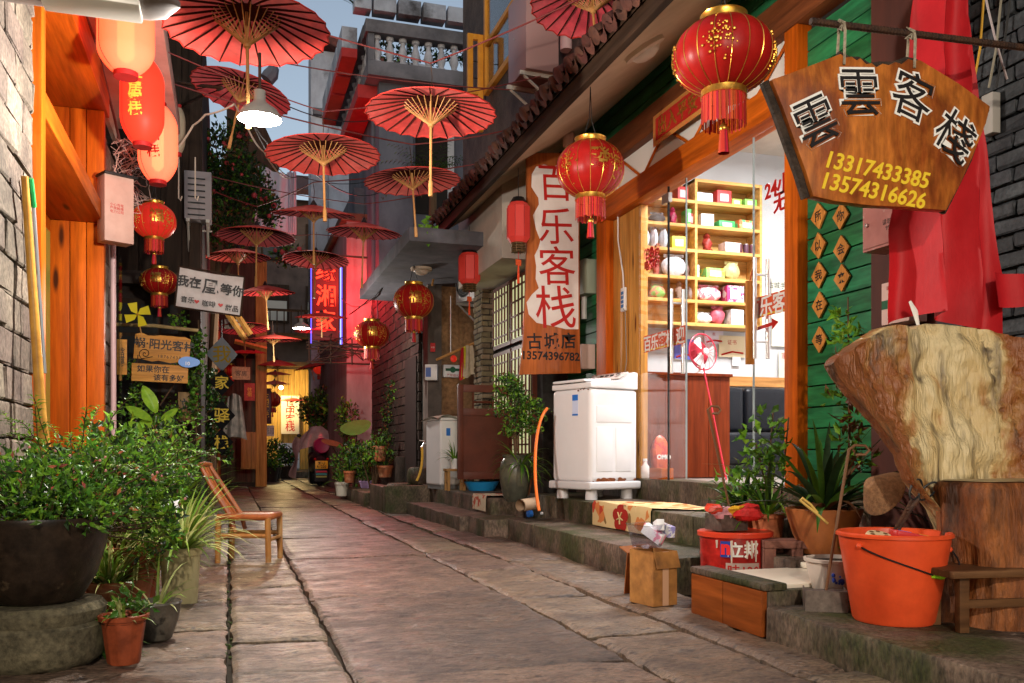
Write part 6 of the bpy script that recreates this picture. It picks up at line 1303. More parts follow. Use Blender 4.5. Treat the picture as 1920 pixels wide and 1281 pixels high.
n_ = N('TexNoise'); n_.inputs['Scale'].default_value = 160; L(g_.outputs[0], n_.inputs['Vector']); bp_ = N('Bump'); bp_.inputs['Strength'].default_value = .6; bp_.inputs['Distance'].default_value = .006; L(n_.outputs[0], bp_.inputs['Height']); L(bp_.outputs[0], b.inputs['Normal']); L(cr.outputs[0], b.inputs['Base Color'])
ya, yb = onX(1113, 950, 2.97).y, onX(1222, 960, 2.97).y
t, fn = rug('floral_rug', 'floral orange and red rug draped over the upper step', yb, ya, 2.975, ZU, .5, .195, m_, .9)
fm = MB(); cu, cv = .48, .135
def rugp(dy, ds): return fn(cu + dy / (ya - yb), max(0, min(.99, cv + ds / .665))) + V((-.004, 0, .003))
for k in range(5):
    a = k * 2 * pi / 5 + .3; pts = [rugp(.085 * cos(a) + .07 * cos(a + s_), .06 * sin(a) + .05 * sin(a + s_)) for s_ in [2 * pi * i / 12 for i in range(12)]]
    part('red_petal', MB().add(pts + [rugp(.075 * cos(a), .065 * sin(a)) + V((-.003, 0, .002))], [(i, (i + 1) % 12, 12) for i in range(12)]), M('petal_red', (.36, .02, .012), r=.95), t)
    part('cream_stamen', MB().tube([rugp(0, 0) + V((-.006, 0, 0)), rugp(.06 * cos(a + .6), .05 * sin(a + .6)) + V((-.006, 0, 0))], .006, 5), M('stamen_cream', (.62, .48, .22), r=.95), t)
m2 = M('mosaic_rug', (.62, .52, .36), (.50, .10, .06), sc=8, lo=.49, hi=.51, r=.95, bump=.5, bsc=150, c3=(.62, .55, .4), sc3=10, lo3=.55, hi3=.56)
rug('mosaic_rug', 'small cream and red mosaic rug over the far landing edge', 9.15, 9.7, 2.61, .335, .5, .16, m2, .3)
# ------------------------------------------------------------------ hose, pipes, bottle
single('orange_hose', MB().tube(bez(at(1026, 766, 8.25), at(1000, 790, 8.1), at(998, 900, 7.8), at(1011, 958, 7.7)), .014, 10), M('hose_orange', (.75, .16, .02), r=.4), 'orange drain hose hanging beside the washing machine', 'hose')
single('pipe_stub', MB().tube([at(976, 948, 7.9), at(1003, 944, 8.1)], .055, 16, cap=False).tube([at(976, 948, 7.9), at(1003, 944, 8.1)], .046, 16, cap=False), M('clay_pipe', (.40, .27, .17), r=.7), 'short clay drain pipe stub below the orange hose', 'pipe')
p = onZ(1000, 970, ZL); bo = thing('plastic_bottle', 'clear plastic bottle with blue label lying on the step', 'bottle', stand(p + V((0, 0, .035)), .2) @ rot('Y', pi / 2)); part('body', MB().lathe([(0, -.1), (.032, -.1), (.034, -.09), (.033, .03), (.012, .07), (.012, .09)], 16), mp_, bo); part('label', MB().lathe([(.035, -.06), (.0352, -.02)], 16), M('label_blue2', (0, 0, 0)), bo); part('cap', MB().lathe([(.014, .085), (.014, .105), (0, .105)], 12), m_white, bo)
# power strip with its lead on the yellow panel
p = onX(1172, 562, 3.655); ps = thing('power_strip', 'white power strip with blue sockets on yellow pine panel', 'power strip', face(p, (-1, 0, 0))); part('case', MB().box((-.045, -.115, 0), (.045, .115, .03)), m_white, ps, bevel=.01)
for i in range(4): part('socket', MB().box((-.028, -.08 + i * .042, .0305), (.028, -.05 + i * .042, .032)), M('socket_blue', (.03, .16, .4), r=.4), ps)
part('lead', MB().tube([(0, .11, .015), (-.02, .25, .012), (-.14, .6, .01), (-.15, 1.2, .01)], .008, 6), m_white, ps); part('appliance_lead', MB().tube([(.02, -.09, .03), (.09, -.13, .04), (.10, -.6, .03), (.04, -.95, .05)], .005, 6), M('grey_lead', (.25, .22, .2), r=.5), ps)
# wall lamp, switch box, white carton on far green planks
p = onX(1105, 525, FX - .03); t = thing('switch_box', 'grey-green metal switch box behind the inn board', 'metal box', face(p, (-1, 0, 0))); part('case', MB().box((-.2, -.18, -.0), (.2, .18, .14)), M('box_greygreen', (.30, .32, .24), r=.5), t, bevel=.006); part('conduit', MB().tube([(0, -.18, .06), (0, -.42, .06)], .03, 8), m_white, t); part('door', MB().box((-.18, -.16, .141), (.18, .16, .147)), M('box_greygreen', (0, 0, 0)), t, bevel=.002)
p = onX(1105, 672, FX - .03); t = thing('white_meter_carton', 'white meter box with green round emblem above washing machine', 'meter box', face(p, (-1, 0, 0))); part('case', MB().box((-.17, -.13, 0), (.17, .13, .16)), M('pinkish_plastic', (0, 0, 0)), t, bevel=.01); part('emblem', MB().lathe([(.05, .161), (.05, .162), (0, .162)], 20).box((-.16, -.02, .1605), (.1, .02, .1615)), M('green_print', (0, 0, 0)), t)
p = onX(1100, 470, FX - .03); t = thing('wall_lantern', 'small black wall lantern bracket behind the inn board', 'wall lamp', face(p, (-1, 0, 0))); part('bracket', MB().tube([(0, -.25, 0), (0, -.27, .12), (0, -.12, .2)], .012, 6), m_black, t); part('cage', MB().lathe([(.03, -.1), (.08, -.02), (.09, .18), (.11, .2), (.02, .3), (0, .34)], 6, X=T(0, 0, .2) @ rot('X', -pi / 2) if False else Matrix(((1, 0, 0, 0), (0, 0, 1, 0), (0, -1, 0, .2), (0, 0, 0, 1)))), m_black, t)
# ------------------------------------------------------------------ left wall: pole, brush, meter box, pipe, cables
single('bamboo_pole', MB().tube([onX(46, 330, LX + .05), onX(58, 500, LX + .055), onX(78, 790, LX + .12), V((LX + .2, 4.85, .0))], [.016, .02, .024, .026], 10), M('golden_bamboo', (.55, .28, .05), (.38, .17, .03), sc=14, r=.3), 'long golden bamboo pole leaning on the stone block wall', 'pole')
br_ = thing('broom_handle', 'thin broom handle with green tip beside the bamboo pole', 'broom', Matrix()); part('green_tip', MB().tube([onX(57, 335, LX + .04), onX(63, 388, LX + .04)], .014, 8), M('green_plastic', (.02, .32, .08), r=.4), br_); part('shaft', MB().tube([onX(63, 388, LX + .04), onX(84, 700, LX + .1)], .009, 8), m_chrome, br_)
p = onX(224, 392, LX + .16); mt = thing('left_meter_box', 'pinkish metal meter box beside the timber doorway', 'metal box', face(p, (.55, -1, 0))); bw_, bh_ = .22, .50
part('case', MB().box((-bw_ / 2, -bh_ / 2, -.14), (bw_ / 2, bh_ / 2, 0)), M('beige_metal', (.50, .32, .26), (.42, .26, .21), sc=6, r=.5), mt, bevel=.006); part('lid_hood', MB().box((-bw_ / 2 - .01, bh_ / 2 - .005, -.15), (bw_ / 2 + .02, bh_ / 2 + .012, .03)), m_black, mt, bevel=.003); text('小心有电\n严禁触摸\n电力公司', .026, m_redink, mt, (-.02, .0, .001), ext=.0004)
single('wall_pipe', MB().tube([onX(212, 455, LX + .05), onX(213, 820, LX + .05)], .022, 10), M('pink_pvc', (0, 0, 0)), 'pinkish plastic pipe down the wall by the doorway', 'pipe')
wb_ = MB()
for k in range(46):
    c_ = onX(R.uniform(228, 268), R.uniform(230, 400), LX + .12); pts = [c_ + rv(.13) for _ in range(5)]; P = []
    for a, b in zip(pts, pts[1:]): P += [a.lerp(b, i / 5) + rv(.006) for i in range(5)]
    wb_.tube(P, R.uniform(.002, .0045), 4)
tag(single('wire_tangle', wb_, M('pale_wire', (.55, .38, .33), r=.5, isl=.4), 'tangle of pale wires on the wall behind red lanterns', 'cables'), kind='stuff')
cable('bundle of dark wires along the plaster above the doorway', [onX(150, 0, LX + .05), onX(180, 80, LX + .05), onX(213, 215, LX + .05), onX(240, 330, LX + .08)], .012, M('brown_wire', (.16, .06, .05), r=.6), .01)
bl = MB()
for k in range(50):
    f = k / 49; q = onX(297 + 28 * f, 30 + 170 * f, LX + .16); bl.ball(q, .009, 6)
tag(single('light_chain', bl, glow('red_led', (1, .06, .05), 4), 'string of tiny red lights beside the paper lanterns', 'lights'), kind='stuff')
sg = single('iron_bracket', MB().tube([onX(328, 203, LX + .3), at(415, 165, 8.2)], .02, 6).tube([at(330, 155, 8.3), at(415, 165, 8.2)], .016, 6), m_iron, 'rusty iron bracket pointing towards the enamel lamp', 'bracket')
cable('pale looping cable from the bracket to the enamel lamp', [at(335, 275, 8.3), at(362, 235, 8.2), at(385, 215, 8.1), at(440, 195, 8), at(465, 225, 7.6)], .009, M('cream_wire', (.6, .5, .4), r=.5), .05)
cable('cream cable hanging down right of the enamel lamp', [at(462, 235, 7.6), at(495, 285, 8.4), at(545, 335, 10)], .008, M('cream_wire', (0, 0, 0)), .04)
for i, x in enumerate((335, 366)):
    single('hooked_rod', MB().tube([at(x, 295, 9), at(x, 372, 9), at(x + 4, 376, 9), at(x + 6, 368, 9)], .007, 5), M('cream_wire', (0, 0, 0)), 'hooked hanging rod at left of the louvred unit' if i == 0 else 'hooked hanging rod in front of the louvred unit', 'rod')
# glass screen edge by the signs
single('glass_screen', MB().box((LX + .0, 8.75, .3), (LX + .008, 8.95, 2.6)), glass('screen_glass', (.75, .8, .75)), 'narrow glass screen beside the brick strip at left', 'glass')
# ------------------------------------------------------------------ far right: tap, trough, stool, washers, half door, clothes
tp_ = thing('standpipe_tap', 'standpipe tap with a yellow hose by the dark passage', 'tap', T(onZ(813, 930, 0) * 0 + V((2.72, 12.1, .3)))); o_ = V((2.72, 12.1, .3))
def tl_(x, y): return onY(x, y, 12.1) - o_
part('pipe', MB().tube([tl_(810, 905), tl_(808, 838), tl_(803, 812)], .018, 8), m_chrome, tp_); part('spout', MB().tube([tl_(808, 832), tl_(795, 832), tl_(790, 840)], .016, 8).tube([tl_(786, 826), tl_(796, 827)], .01, 6), m_chrome, tp_); part('hose', MB().tube(bez(tl_(791, 838), tl_(793, 860), tl_(791, 885), tl_(781, 902)), .017, 8), M('hose_yellow', (.62, .36, .04), r=.45), tp_); part('valve_lever', MB().tube([tl_(802, 806), tl_(808, 799)], .01, 6), m_redink, tp_)
def small_washer(name, label, p, rz, w, h, cover=None):
    t = thing(name, label, 'washing machine', stand(p, rz)); part('body', MB().box((-w / 2, -w / 2, .05), (w / 2, w / 2, h)), m_wm, t, bevel=.03, seg=3); part('base', MB().box((-w / 2 + .02, -w / 2 + .02, 0), (w / 2 - .02, w / 2 - .02, .049)), M('base_grey', (.2, .2, .2), r=.5), t); part('top', MB().box((-w / 2 + .01, -w / 2 + .01, h + .002), (w / 2 - .01, w / 2 - .01, h + .04)), m_wm, t, bevel=.012)
    part('label', MB().box((-.12, -w / 2 - .003, h - .2), (-.06, -w / 2 - .001, h - .1)), M('label_blue2', (0, 0, 0)), t); return t
p = at(838, 900, 12.0); p.z = .33; t = small_washer('tall_washing_machine', 'old white washing machine with draped cover by half door', p, .25, .42, .90)
part('cover', MB().grid(lambda u, v: V(((u - .5) * .54, (v - .5) * .54, .95 + .03 * sin(u * 7 + v * 4) - .03 * abs(2 * u - 1) ** 3)), 12, 12), M('grey_oilcloth', (.45, .44, .36), r=.4), t)
p = at(441, 880, 24.0); p.z = 0; small_washer('far_grey_washer', 'grey-white washing machine below the lowest diamond sign', p + V((0, .2, 0)), .1, .55, .82)
p = at(541, 882, 32); p.z = .2; small_washer('far_white_washer', 'white washing machine before the far lit plank wall', p, 0, .72, .92)
# brown half door
p = at(864, 895, 10.9); bd_ = thing('brown_half_door', 'dark red-brown half door standing open across the landing', 'door', T(2.66, 10.62, .48)); w, h = .80, 1.16
part('stile', MB().box((0, 0, 0), (.07, .05, h)), m_brownpaint, bd_, bevel=.005); part('stile', MB().box((w - .07, 0, 0), (w, .05, h)), m_brownpaint, bd_, bevel=.005)
for z_ in (0, .78, h - .09): part('rail', MB().box((.071, .002, z_), (w - .071, .048, z_ + .09)), m_brownpaint, bd_, bevel=.004)
part('panel', MB().box((.071, .015, .091), (w - .071, .035, .779)), m_brownpaint, bd_)
mb = MB()
for a, b in (((.2, .87), (.2, 1.07)), ((.2, .95), (.6, .95)), ((.45, .87), (.45, .95)), ((.6, .9), (.6, 1.07))): mb.tube([(a[0], .025, a[1]), (b[0], .025, b[1])], .012, 4)
part('lattice', mb, m_brownpaint, bd_)
single('blue_basin', MB().lathe([(0, 0), (.15, 0), (.21, .11), (.22, .11), (.16, -.0), (0, -.0)], 24), M('basin_blue', (.02, .25, .55), r=.35), 'blue plastic basin under the brown half door', 'basin', T(at(903, 898, 11.2).x, at(903, 898, 11.2).y, .335))
p = at(853, 900, 11.3); p.z = .33; sl__ = thing('wooden_stool', 'small wooden stool with a potted plant by the washer', 'stool', T(p)); m_st = wood('stool_wood', (.42, .24, .09), (.3, .15, .05), 'z')
part('seat', MB().cb((0, 0, .26), (.26, .2, .03)), m_st, sl__, bevel=.005)
for sx in (-1, 1):
    for sy in (-1, 1): part('leg', MB().cb((sx * .1, sy * .07, .122), (.035, .035, .244)), m_st, sl__)
for sx in (-1, 1): part('stretcher', MB().cb((sx * .1, 0, .12), (.022, .104, .03)), m_st, sl__)
# clothes stick
cs = thing('clothes_stick', 'wooden clothes stick on cords under the air conditioner', 'clothes rail', Matrix()); part('stick', MB().tube([onY(818, 675, 12.0), onY(897, 640, 12.0)], .018, 8), m_bamboo, cs)
for x1_, y1_, y0_ in ((845, 662, 555), (891, 642, 560)): part('cord', MB().tube([onY(x1_, y1_, 12), onY(x1_, y0_, 12.2)], .006, 5), m_white, cs)
for i, (x, c_, lb) in enumerate(((868, (.5, .02, .03), 'dark red cloth hanging on the clothes stick'), (873, (.6, .55, .04), 'yellow cloth strip hanging on the clothes stick'), (880, (.5, .42, .3), 'beige towel hanging on the clothes stick'))):
    a = onY(x, 652 - i * 2, 11.97 - .02 * i); wd = .09 if i == 2 else .06; single('hanging_cloth', MB().grid(lambda u, v: a + V(((u - .5) * wd * (1 + v), .02 * sin(u * 9 + i), -v * (.42 + .03 * sin(u * 6)))), 10, 10), M('cloth_c%d' % i, c_, tuple(k * .7 for k in c_), sc=9, r=.8), lb, 'cloth', smooth=70)
# stone mortar stack and stones in trough
for i, (x, y, rr, hh, lb) in enumerate(((795, 905, .24, .24, 'round worn stone on the trough behind the hose'), (752, 890, .22, .17, 'carved stone drum beside the trough wall'))):
    p = at(x, y, 12.9); single('stone_drum', MB().lathe([(rr * .9, 0), (rr, .03), (rr * 1.03, hh * .5), (rr * .97, hh - .03), (rr * .85, hh), (0, hh)], 24, fn=lambda a, z: 1 + .03 * sin(a * 5 + z * 9)), m_step, lb, 'stone', T(p.x, p.y, .2 if i else .36))
# ------------------------------------------------------------------ scooter under a plastic cape
p = onZ(600, 912, 0); sc0 = thing('motor_scooter', 'parked scooter under a pale plastic cape with yellow plate', 'scooter', stand(p, .06)); m_tyre = M('tyre', (.015, .015, .015), r=.8)
part('tyre', MB().lathe([(.17, -.06), (.23, -.05), (.26, 0), (.23, .05), (.17, .06)], 24, X=T(0, .1, .26) @ rot('Y', pi / 2)), m_tyre, sc0); part('rim', MB().lathe([(.0, -.03), (.17, -.04), (.17, .04), (0, .03)], 16, X=T(0, .1, .26) @ rot('Y', pi / 2)), m_chrome, sc0)
part('front_tyre', MB().lathe([(.17, -.05), (.23, -.04), (.25, 0), (.23, .04), (.17, .05)], 24, X=T(0, 1.25, .25) @ rot('Y', pi / 2)), m_tyre, sc0)
part('body', MB().tube([(0, -.1, .62), (0, .2, .68), (0, .6, .6), (0, .9, .45), (0, 1.2, .75)], [.12, .2, .2, .14, .12], 12), M('scooter_dark', (.06, .015, .02), r=.3), sc0)
part('mudguard', MB().box((-.16, -.22, .12), (.16, -.20, .52)), m_black, sc0, bevel=.01); part('number_plate', MB().box((-.15, -.245, .43), (.15, -.235, .62)), M('plate_yellow', (.78, .48, .03), r=.4), sc0, bevel=.004)
lt_ = obj('lettering', text_mesh('湘·U\nR1220', .085, m_char, ext=.001, off=.002, line=.95), sc0, T(0, -.247, .525) @ rot('X', pi / 2))
for i, c_ in enumerate(((.5, .03, .06), (.05, .3, .3), (.3, .35, .08))): part('flap_stripe', MB().box((-.13, -.226, .34 - i * .06), (.13, -.221, .38 - i * .06)), M('stripe%d' % i, c_, r=.4), sc0)
part('top_box', MB().lathe([(.0, -.04), (.16, -.035), (.185, -.01), (.19, .06), (.19, .2), (0, .2)], 28, X=T(0, -.28, .98) @ rot('X', -pi / 2)), M('magenta_plastic', (.42, .03, .13), r=.3), sc0); part('box_ring', MB().lathe([(.15, -.045), (.165, -.05), (.18, -.03)], 28, X=T(0, -.28, .98) @ rot('X', -pi / 2)), M('magenta_dark', (.25, .015, .07), r=.4), sc0)
def cape(u, v):
    a = (u - .5) * 4.6; s_ = v; rr = .06 + .42 * s_ ** .8 + .07 * sin(u * 22) * s_; z = 1.46 - .22 * s_ - .34 * s_ ** 1.6 * (1 + .3 * sin(u * 9)) + .03 * mnoise.noise(V((u * 9, v * 5, 2)))
    return V((sin(a) * rr * 1.15 - .02, .25 - cos(a) * rr * .42, z))
part('plastic_cape', MB().grid(cape, 60, 20), M('cape_plastic', (.55, .48, .46), (.36, .3, .3), sc=6, r=.15, tr=.45, spec=.5), sc0, smooth=80)
part('loose_bag', MB().grid(lambda u, v: V((-.45 - .14 * sin(u * pi) * (1 + .4 * sin(v * 8)) - .1 * v, .1 + .1 * cos(u * 6), 1.15 - .9 * v + .05 * sin(u * 5))), 14, 14), M('cape_plastic', (0, 0, 0)), sc0, smooth=80)
for sx in (-1, 1):
    part('mirror', MB().tube([(sx * .2, 1.1, 1.0), (sx * .34, 1.05, 1.2)], .01, 6).ball((sx * .36, 1.04, 1.24), .06, 10, sq=(1, .3, .7)), m_black, sc0); part('tail_light', MB().ball((sx * .15, -.2, .66), .035, 8), m_redink, sc0)
# chair-side: white planter board among the left plants, laundry, wires
single('white_board', MB().box((-.43, 6.25, 0), (-.31, 6.29, .50)), m_white, 'white upright board half hidden by the left plants', 'board', bevel=.005)
lw = thing('hanging_sheet', 'big white sheets drying high beside the sky gap', 'laundry', Matrix())
for i, (x0_, x1_, y0_, y1_, Y) in enumerate(((478, 540, 308, 425, 17.5), (538, 556, 322, 440, 17.7))):
    def sh_(u, v, x0_=x0_, x1_=x1_, y0_=y0_, y1_=y1_, Y=Y):
        q = onY(x0_ + (x1_ - x0_) * u, y0_ + 22 * u * (1 - i) + (y1_ - y0_) * v, Y); q.y += .06 * sin(u * 14 + v * 2); return q
    part('sheet', MB().grid(sh_, 24, 12), M('laundry_white', (.66, .64, .70), (.56, .54, .62), sc=3, r=.8, tr=.3), lw, smooth=80)

# clutter along the left flank before the turn
m_ochp = wood('ochre_plank', 0, 0); lit = [('tool_cupboard', 'ochre plank cupboard beside the lowest diamond sign', 'cupboard', 466, 845, 21.5, .34, .85, m_ochp), ('stacked_crate', 'pale crate under the hanging coat at left', 'crate', 440, 800, 16.6, .26, .4, M('pale_crate', (.45, .33, .2), r=.8, grit=(20, .4)))]
for nm, lb, ct_, x, y, Y, w, h, mt in lit:
    p = onY(x, y, Y); t = thing(nm, lb, ct_, T(p)); part('body', MB().box((-w / 2, -.12, -h / 2), (w / 2, .12, h / 2)), mt, t, bevel=.008)
    for k in range(3): part('board', MB().box((-w / 2 + k * w / 3 + .006, -.135, -h / 2 + .03), (-w / 2 + (k + 1) * w / 3 - .006, -.121, h / 2 - .03)), mt, t, bevel=.003)
a = onY(440, 745, 16.4); single('hanging_coat', MB().grid(lambda u, v: a + V(((u - .5) * (.22 + .2 * v), .05 * sin(u * 13) - .06 * sin(pi * u), -.75 * v + .06 * sin(pi * u))), 16, 14), M('coat_grey', (.22, .18, .15), (.10, .09, .08), sc=9, r=.9), 'grey coat hanging right of the diamond signs', 'coat', smooth=70)
for i, (x0_, y0_, x1_, y1_, Y, lb) in enumerate(((425, 585, 462, 640, 15.5, 'slanting pale timber batten above the diamond signs'), (432, 572, 470, 628, 15.6, 'second slanting batten beside the first'), (440, 640, 500, 655, 19, 'short timber beam across the left flank'))):
    single('timber_batten', MB().tube([onY(x0_, y0_, Y), onY(x1_, y1_, Y)], .05, 4), wood('yellow_timber', 0, 0), lb, 'timber')
for i, (x, y, w, h, Y, c_, lb) in enumerate(((452, 700, 30, 22, 19.5, (.35, .25, .12), 'small faded board high on the left flank'), (468, 735, 18, 30, 20.8, (.4, .06, .04), 'narrow red paper scroll by the corner post'), (436, 608, 26, 16, 16.2, (.5, .45, .38), 'pale shop board behind the purple umbrella'))):
    p = onY(x, y, Y); k = Y / CA / FOC; t = thing('wall_board_sign', lb, 'sign', face(p, (0, -1, 0))); part('plate', MB().box((-w * k / 2, -h * k / 2, -.02), (w * k / 2, h * k / 2, 0)), M('plate%d' % i, c_, r=.6, grit=(20, .4)), t); text(('住\n宿' if h > w else '客房'), min(w, h) * k * .45, m_char if i != 1 else m_yelink, t, (0, 0, .002), ext=.001)
# ------------------------------------------------------------------ plants
def leafmat(name, c, c2, tr=.3, isl=.35, r=.4): return M(name, c, c2, sc=20, r=r, tr=tr, isl=isl)
m_lf = leafmat('leaf_green', (.075, .175, .022), (.045, .115, .015)); m_lfb = leafmat('leaf_bright', (.18, .36, .028), (.11, .25, .02)); m_lfd = leafmat('leaf_dark', (.028, .055, .018), (.018, .035, .012)); m_lfr = leafmat('leaf_bronze', (.20, .07, .03), (.10, .06, .02)); m_spid = leafmat('leaf_spider', (.20, .33, .045), (.12, .23, .025)); m_pale = leafmat('leaf_pale_edge', (.50, .50, .20), (.42, .44, .16)); m_lfpink = leafmat('leaf_pink_tip', (.42, .12, .07), (.30, .10, .05)); m_stem = M('stem_brown', (.09, .05, .025), r=.8); m_soil = M('potting_soil', (.04, .028, .02), (.02, .015, .01), sc=40, r=1, bump=1, bsc=60)
m_terra = M('terracotta', (.42, .13, .05), (.32, .09, .035), sc=7, r=.6, c3=(.3, .16, .09), sc3=5, grit=(20, .45)); m_bigpot = M('dark_glaze', (.035, .022, .014), (.02, .013, .009), sc=9, r=.35, bump=.2, bsc=30, c3=(.09, .06, .035), sc3=14, lo3=.62, hi3=.70, grit=(26, .5)); m_drum = M('drum_stone', (.17, .14, .08), (.09, .075, .045), sc=6, r=.85, bump=.8, bsc=26, c3=(.07, .07, .03), sc3=2.5, grit=(40, .55))
m_plpot = M('red_plastic_pot', (.36, .075, .025), (.27, .055, .02), sc=6, r=.5, grit=(16, .4)); m_greypot = M('grey_glaze_pot', (.13, .11, .085), (.08, .07, .055), sc=14, r=.4, bump=.5, bsc=40); m_beige = M('beige_pot', (.42, .36, .19), (.33, .28, .14), sc=5, r=.5)
def bush(mb, c, rad, n, L=(.02, .035), W=.4, shell=.55, up=.3, mi=lambda: 0, clump=14, seed=None):
    c = V(c); rad = V(rad); cl_ = []
    for k in range(clump):
        d = rdir(); cl_.append(V((d.x * rad.x, d.y * rad.y, d.z * rad.z)) * R.uniform(.35, .85))
    for i in range(n):
        if R.random() < .75: q = R.choice(cl_); p = V((R.gauss(q.x, rad.x * .2), R.gauss(q.y, rad.y * .2), R.gauss(q.z, rad.z * .2)))
        else: d = rdir() * (shell + (1 - shell) * R.random()); p = V((d.x * rad.x, d.y * rad.y, d.z * rad.z))
        d = (p.normalized() * .6 + rdir() * .8 + V((0, 0, up))).normalized(); l = R.uniform(*L); mb.leaf(c + p, d, rdir(), l, l * W, mi=mi())
    return cl_
def twigs(root, c, cl_, r=.004, k=10):
    mb = MB(); c = V(c)
    for q in cl_[:k]:
        e = c + q; m_ = root.lerp(e, .5) + rv(.03); mb.tube([root, m_, e], [r * 1.6, r, r * .5], 5)
    return mb
def tuft(mb, c, n, L=(.2, .4), W=.014, el=(.5, 1.3), droop=1.2, mi=lambda: 0, k=6):
    for i in range(n):
        a = R.uniform(0, 2 * pi); e = R.uniform(*el); d = V((cos(a) * cos(e), sin(a) * cos(e), sin(e))); mb.strap(V(c) + V((cos(a), sin(a), 0)) * .02, d, R.uniform(*L), W * R.uniform(.7, 1.2), droop * R.uniform(.6, 1.3), k, mi())
def pot(t, prof, mat, seg=32, fn=None, soil=None, name='pot'):
    part(name, MB().lathe(prof, seg, fn=fn), mat, t)
    if soil: part('soil', MB().lathe([(soil[0], soil[1]), (0, soil[1] + .01)], 20), m_soil, t)
# the big dark pot on its stone drum
dp_ = at(72, 1240, 3.42); dp_.z = 0; dr = single('stone_drum', MB().lathe([(.20, 0), (.235, .03), (.245, .08), (.245, .15), (.23, .165), (.237, .18), (.24, .21), (.22, .235), (.0, .235)], 48, fn=lambda a, z: 1 + .012 * sin(a * 9 + z * 20) + .01 * sin(a * 4)), m_drum, 'round mossy stone drum carrying the big dark pot', 'stone drum', T(dp_))
bp_ = thing('potted_shrub', 'big dark pot with a spreading fine-leaved shrub at left front', 'potted plant', T(dp_ + V((0, 0, .236))))
pot(bp_, [(0, .0), (.13, .0), (.155, .012), (.205, .10), (.235, .20), (.25, .29), (.258, .315), (.255, .325), (.24, .315), (.225, .27), (0, .26)], m_bigpot, 48, soil=(.235, .285))
mb = MB(); mi = lambda: R.choices((0, 1, 2, 3), (5, 4, 2, .35))[0]; tw_ = MB()
for c, rad, n in (((-.05, .0, .42), (.28, .26, .14), 1500), ((.22, .16, .45), (.24, .24, .16), 1200), ((.36, .5, .44), (.18, .26, .20), 900), ((.10, -.12, .36), (.25, .12, .10), 700), ((.38, .55, .22), (.11, .16, .16), 420), ((-.25, .05, .50), (.2, .2, .13), 450), ((.05, .5, .52), (.3, .25, .12), 600)):
    cl_ = bush(mb, c, rad, n, (.018, .052), .42, mi=mi, clump=26); q = twigs(V((0, 0, .28)), c, cl_, .004, 9); tw_.add(q.v, q.f)
for k in range(46):
    a = R.uniform(0, 2 * pi); q = V((.1 + .34 * cos(a), .22 + .42 * sin(a), .50 + R.uniform(-.06, .12))); dd = V((cos(a) * .5, sin(a) * .5, R.uniform(.0, 1.0))).normalized(); P = [q.copy()]
    for j in range(9):
        dd = (dd - V((0, 0, .07)) + rv(.08)).normalized(); q = q + dd * .026; P.append(q.copy())
        for s_ in (-1, 1): mb.leaf(q, dd * .6 + dd.cross(V((0, 0, 1))) * s_ + rv(.3), V((0, 0, 1)), R.uniform(.02, .045), .014, mi=R.choice((0, 1, 1)))
    tw_.tube(P, .0018, 4)
part('foliage', mb, [m_lf, m_lfb, m_lfd, m_lfpink], bp_, smooth=0); part('twigs', tw_, m_stem, bp_)
mb = MB()
for k in range(26): c = V((R.gauss(.2, .25), R.gauss(.2, .22), R.gauss(.52, .08))); mb.ball(c, .006, 5)
tag(part('pink_buds', mb, M('bud_pink', (.6, .25, .22), r=.5), bp_), kind='stuff')
# potted spider plants and small pots in front of it
def spider(name, label, px, py, prof, mat, n, L, extra=None, fn=None, seg=28, z=0, soil=None, W=.016, mi=None, off=(0, 0), droop=1.3, el=(.5, 1.35)):
    p = onZ(px, py, z) + V((off[0], off[1], 0)); t = thing(name, label, 'potted plant', T(p)); hz = max(q[1] for q in prof); rz_ = max(q[0] for q in prof)
    pot(t, prof, mat, seg, fn, soil or (rz_ * .9, hz - .03))
    mb = MB(); mi = mi or (lambda: R.choices((0, 1), (3, 2))[0]); tuft(mb, (0, 0, hz - .04), n, L, W, el, droop, mi); part('leaves', mb, [m_spid, m_pale, m_lf], t, smooth=60); return t, p
P_red = [(0, 0), (.055, 0), (.058, .01), (.078, .165), (.088, .167), (.09, .185), (.084, .187), (.078, .165), (0, .15)]
t, p = spider('spider_plant_pot', 'ribbed red-brown plastic pot with trailing leaves in front', 232, 1243, P_red, m_plpot, 16, (.10, .22), fn=lambda a, z: 1 + .025 * (1 if sin(a * 10) > 0 else 0), seg=80)
mb = MB(); bush(mb, (.02, -.02, .22), (.10, .08, .06), 60, (.03, .05), .55); part('small_leaves', mb, m_lf, t, smooth=0)
t, p = spider('bowl_pot_plant', 'dark grey bowl-shaped pot beside the red plastic pot', 294, 1200, [(0, 0), (.05, 0), (.062, .01), (.088, .09), (.10, .155), (.105, .16), (.10, .168), (.09, .155), (0, .12)], m_greypot, 14, (.15, .28))
t, p = spider('beige_pot_plant', 'tall beige pot overflowing with striped spider leaves', 338, 1132, [(0, 0), (.085, 0), (.088, .02), (.102, .26), (.112, .262), (.114, .30), (.105, .302), (.098, .26), (0, .25)], m_beige, 170, (.28, .52), W=.02)
t, p = spider('orange_pot_plant', 'wide terracotta pot between the stone drum and spider plants', 205, 1140, [(0, 0), (.08, 0), (.115, .11), (.125, .112), (.128, .14), (.118, .142), (.105, .11), (0, .10)], m_terra, 120, (.22, .44), W=.018)
t, p = spider('tiny_pot_plant', 'tiny brown pot left of the bamboo chair', 354, 1062, [(0, 0), (.04, 0), (.055, .09), (.06, .1), (.05, .1), (0, .08)], m_plpot, 8, (.08, .14)); 
mb = MB(); bush(mb, (0, 0, .14), (.08, .08, .05), 70, (.025, .04), .6); part('small_leaves', mb, m_lf, t, smooth=0)
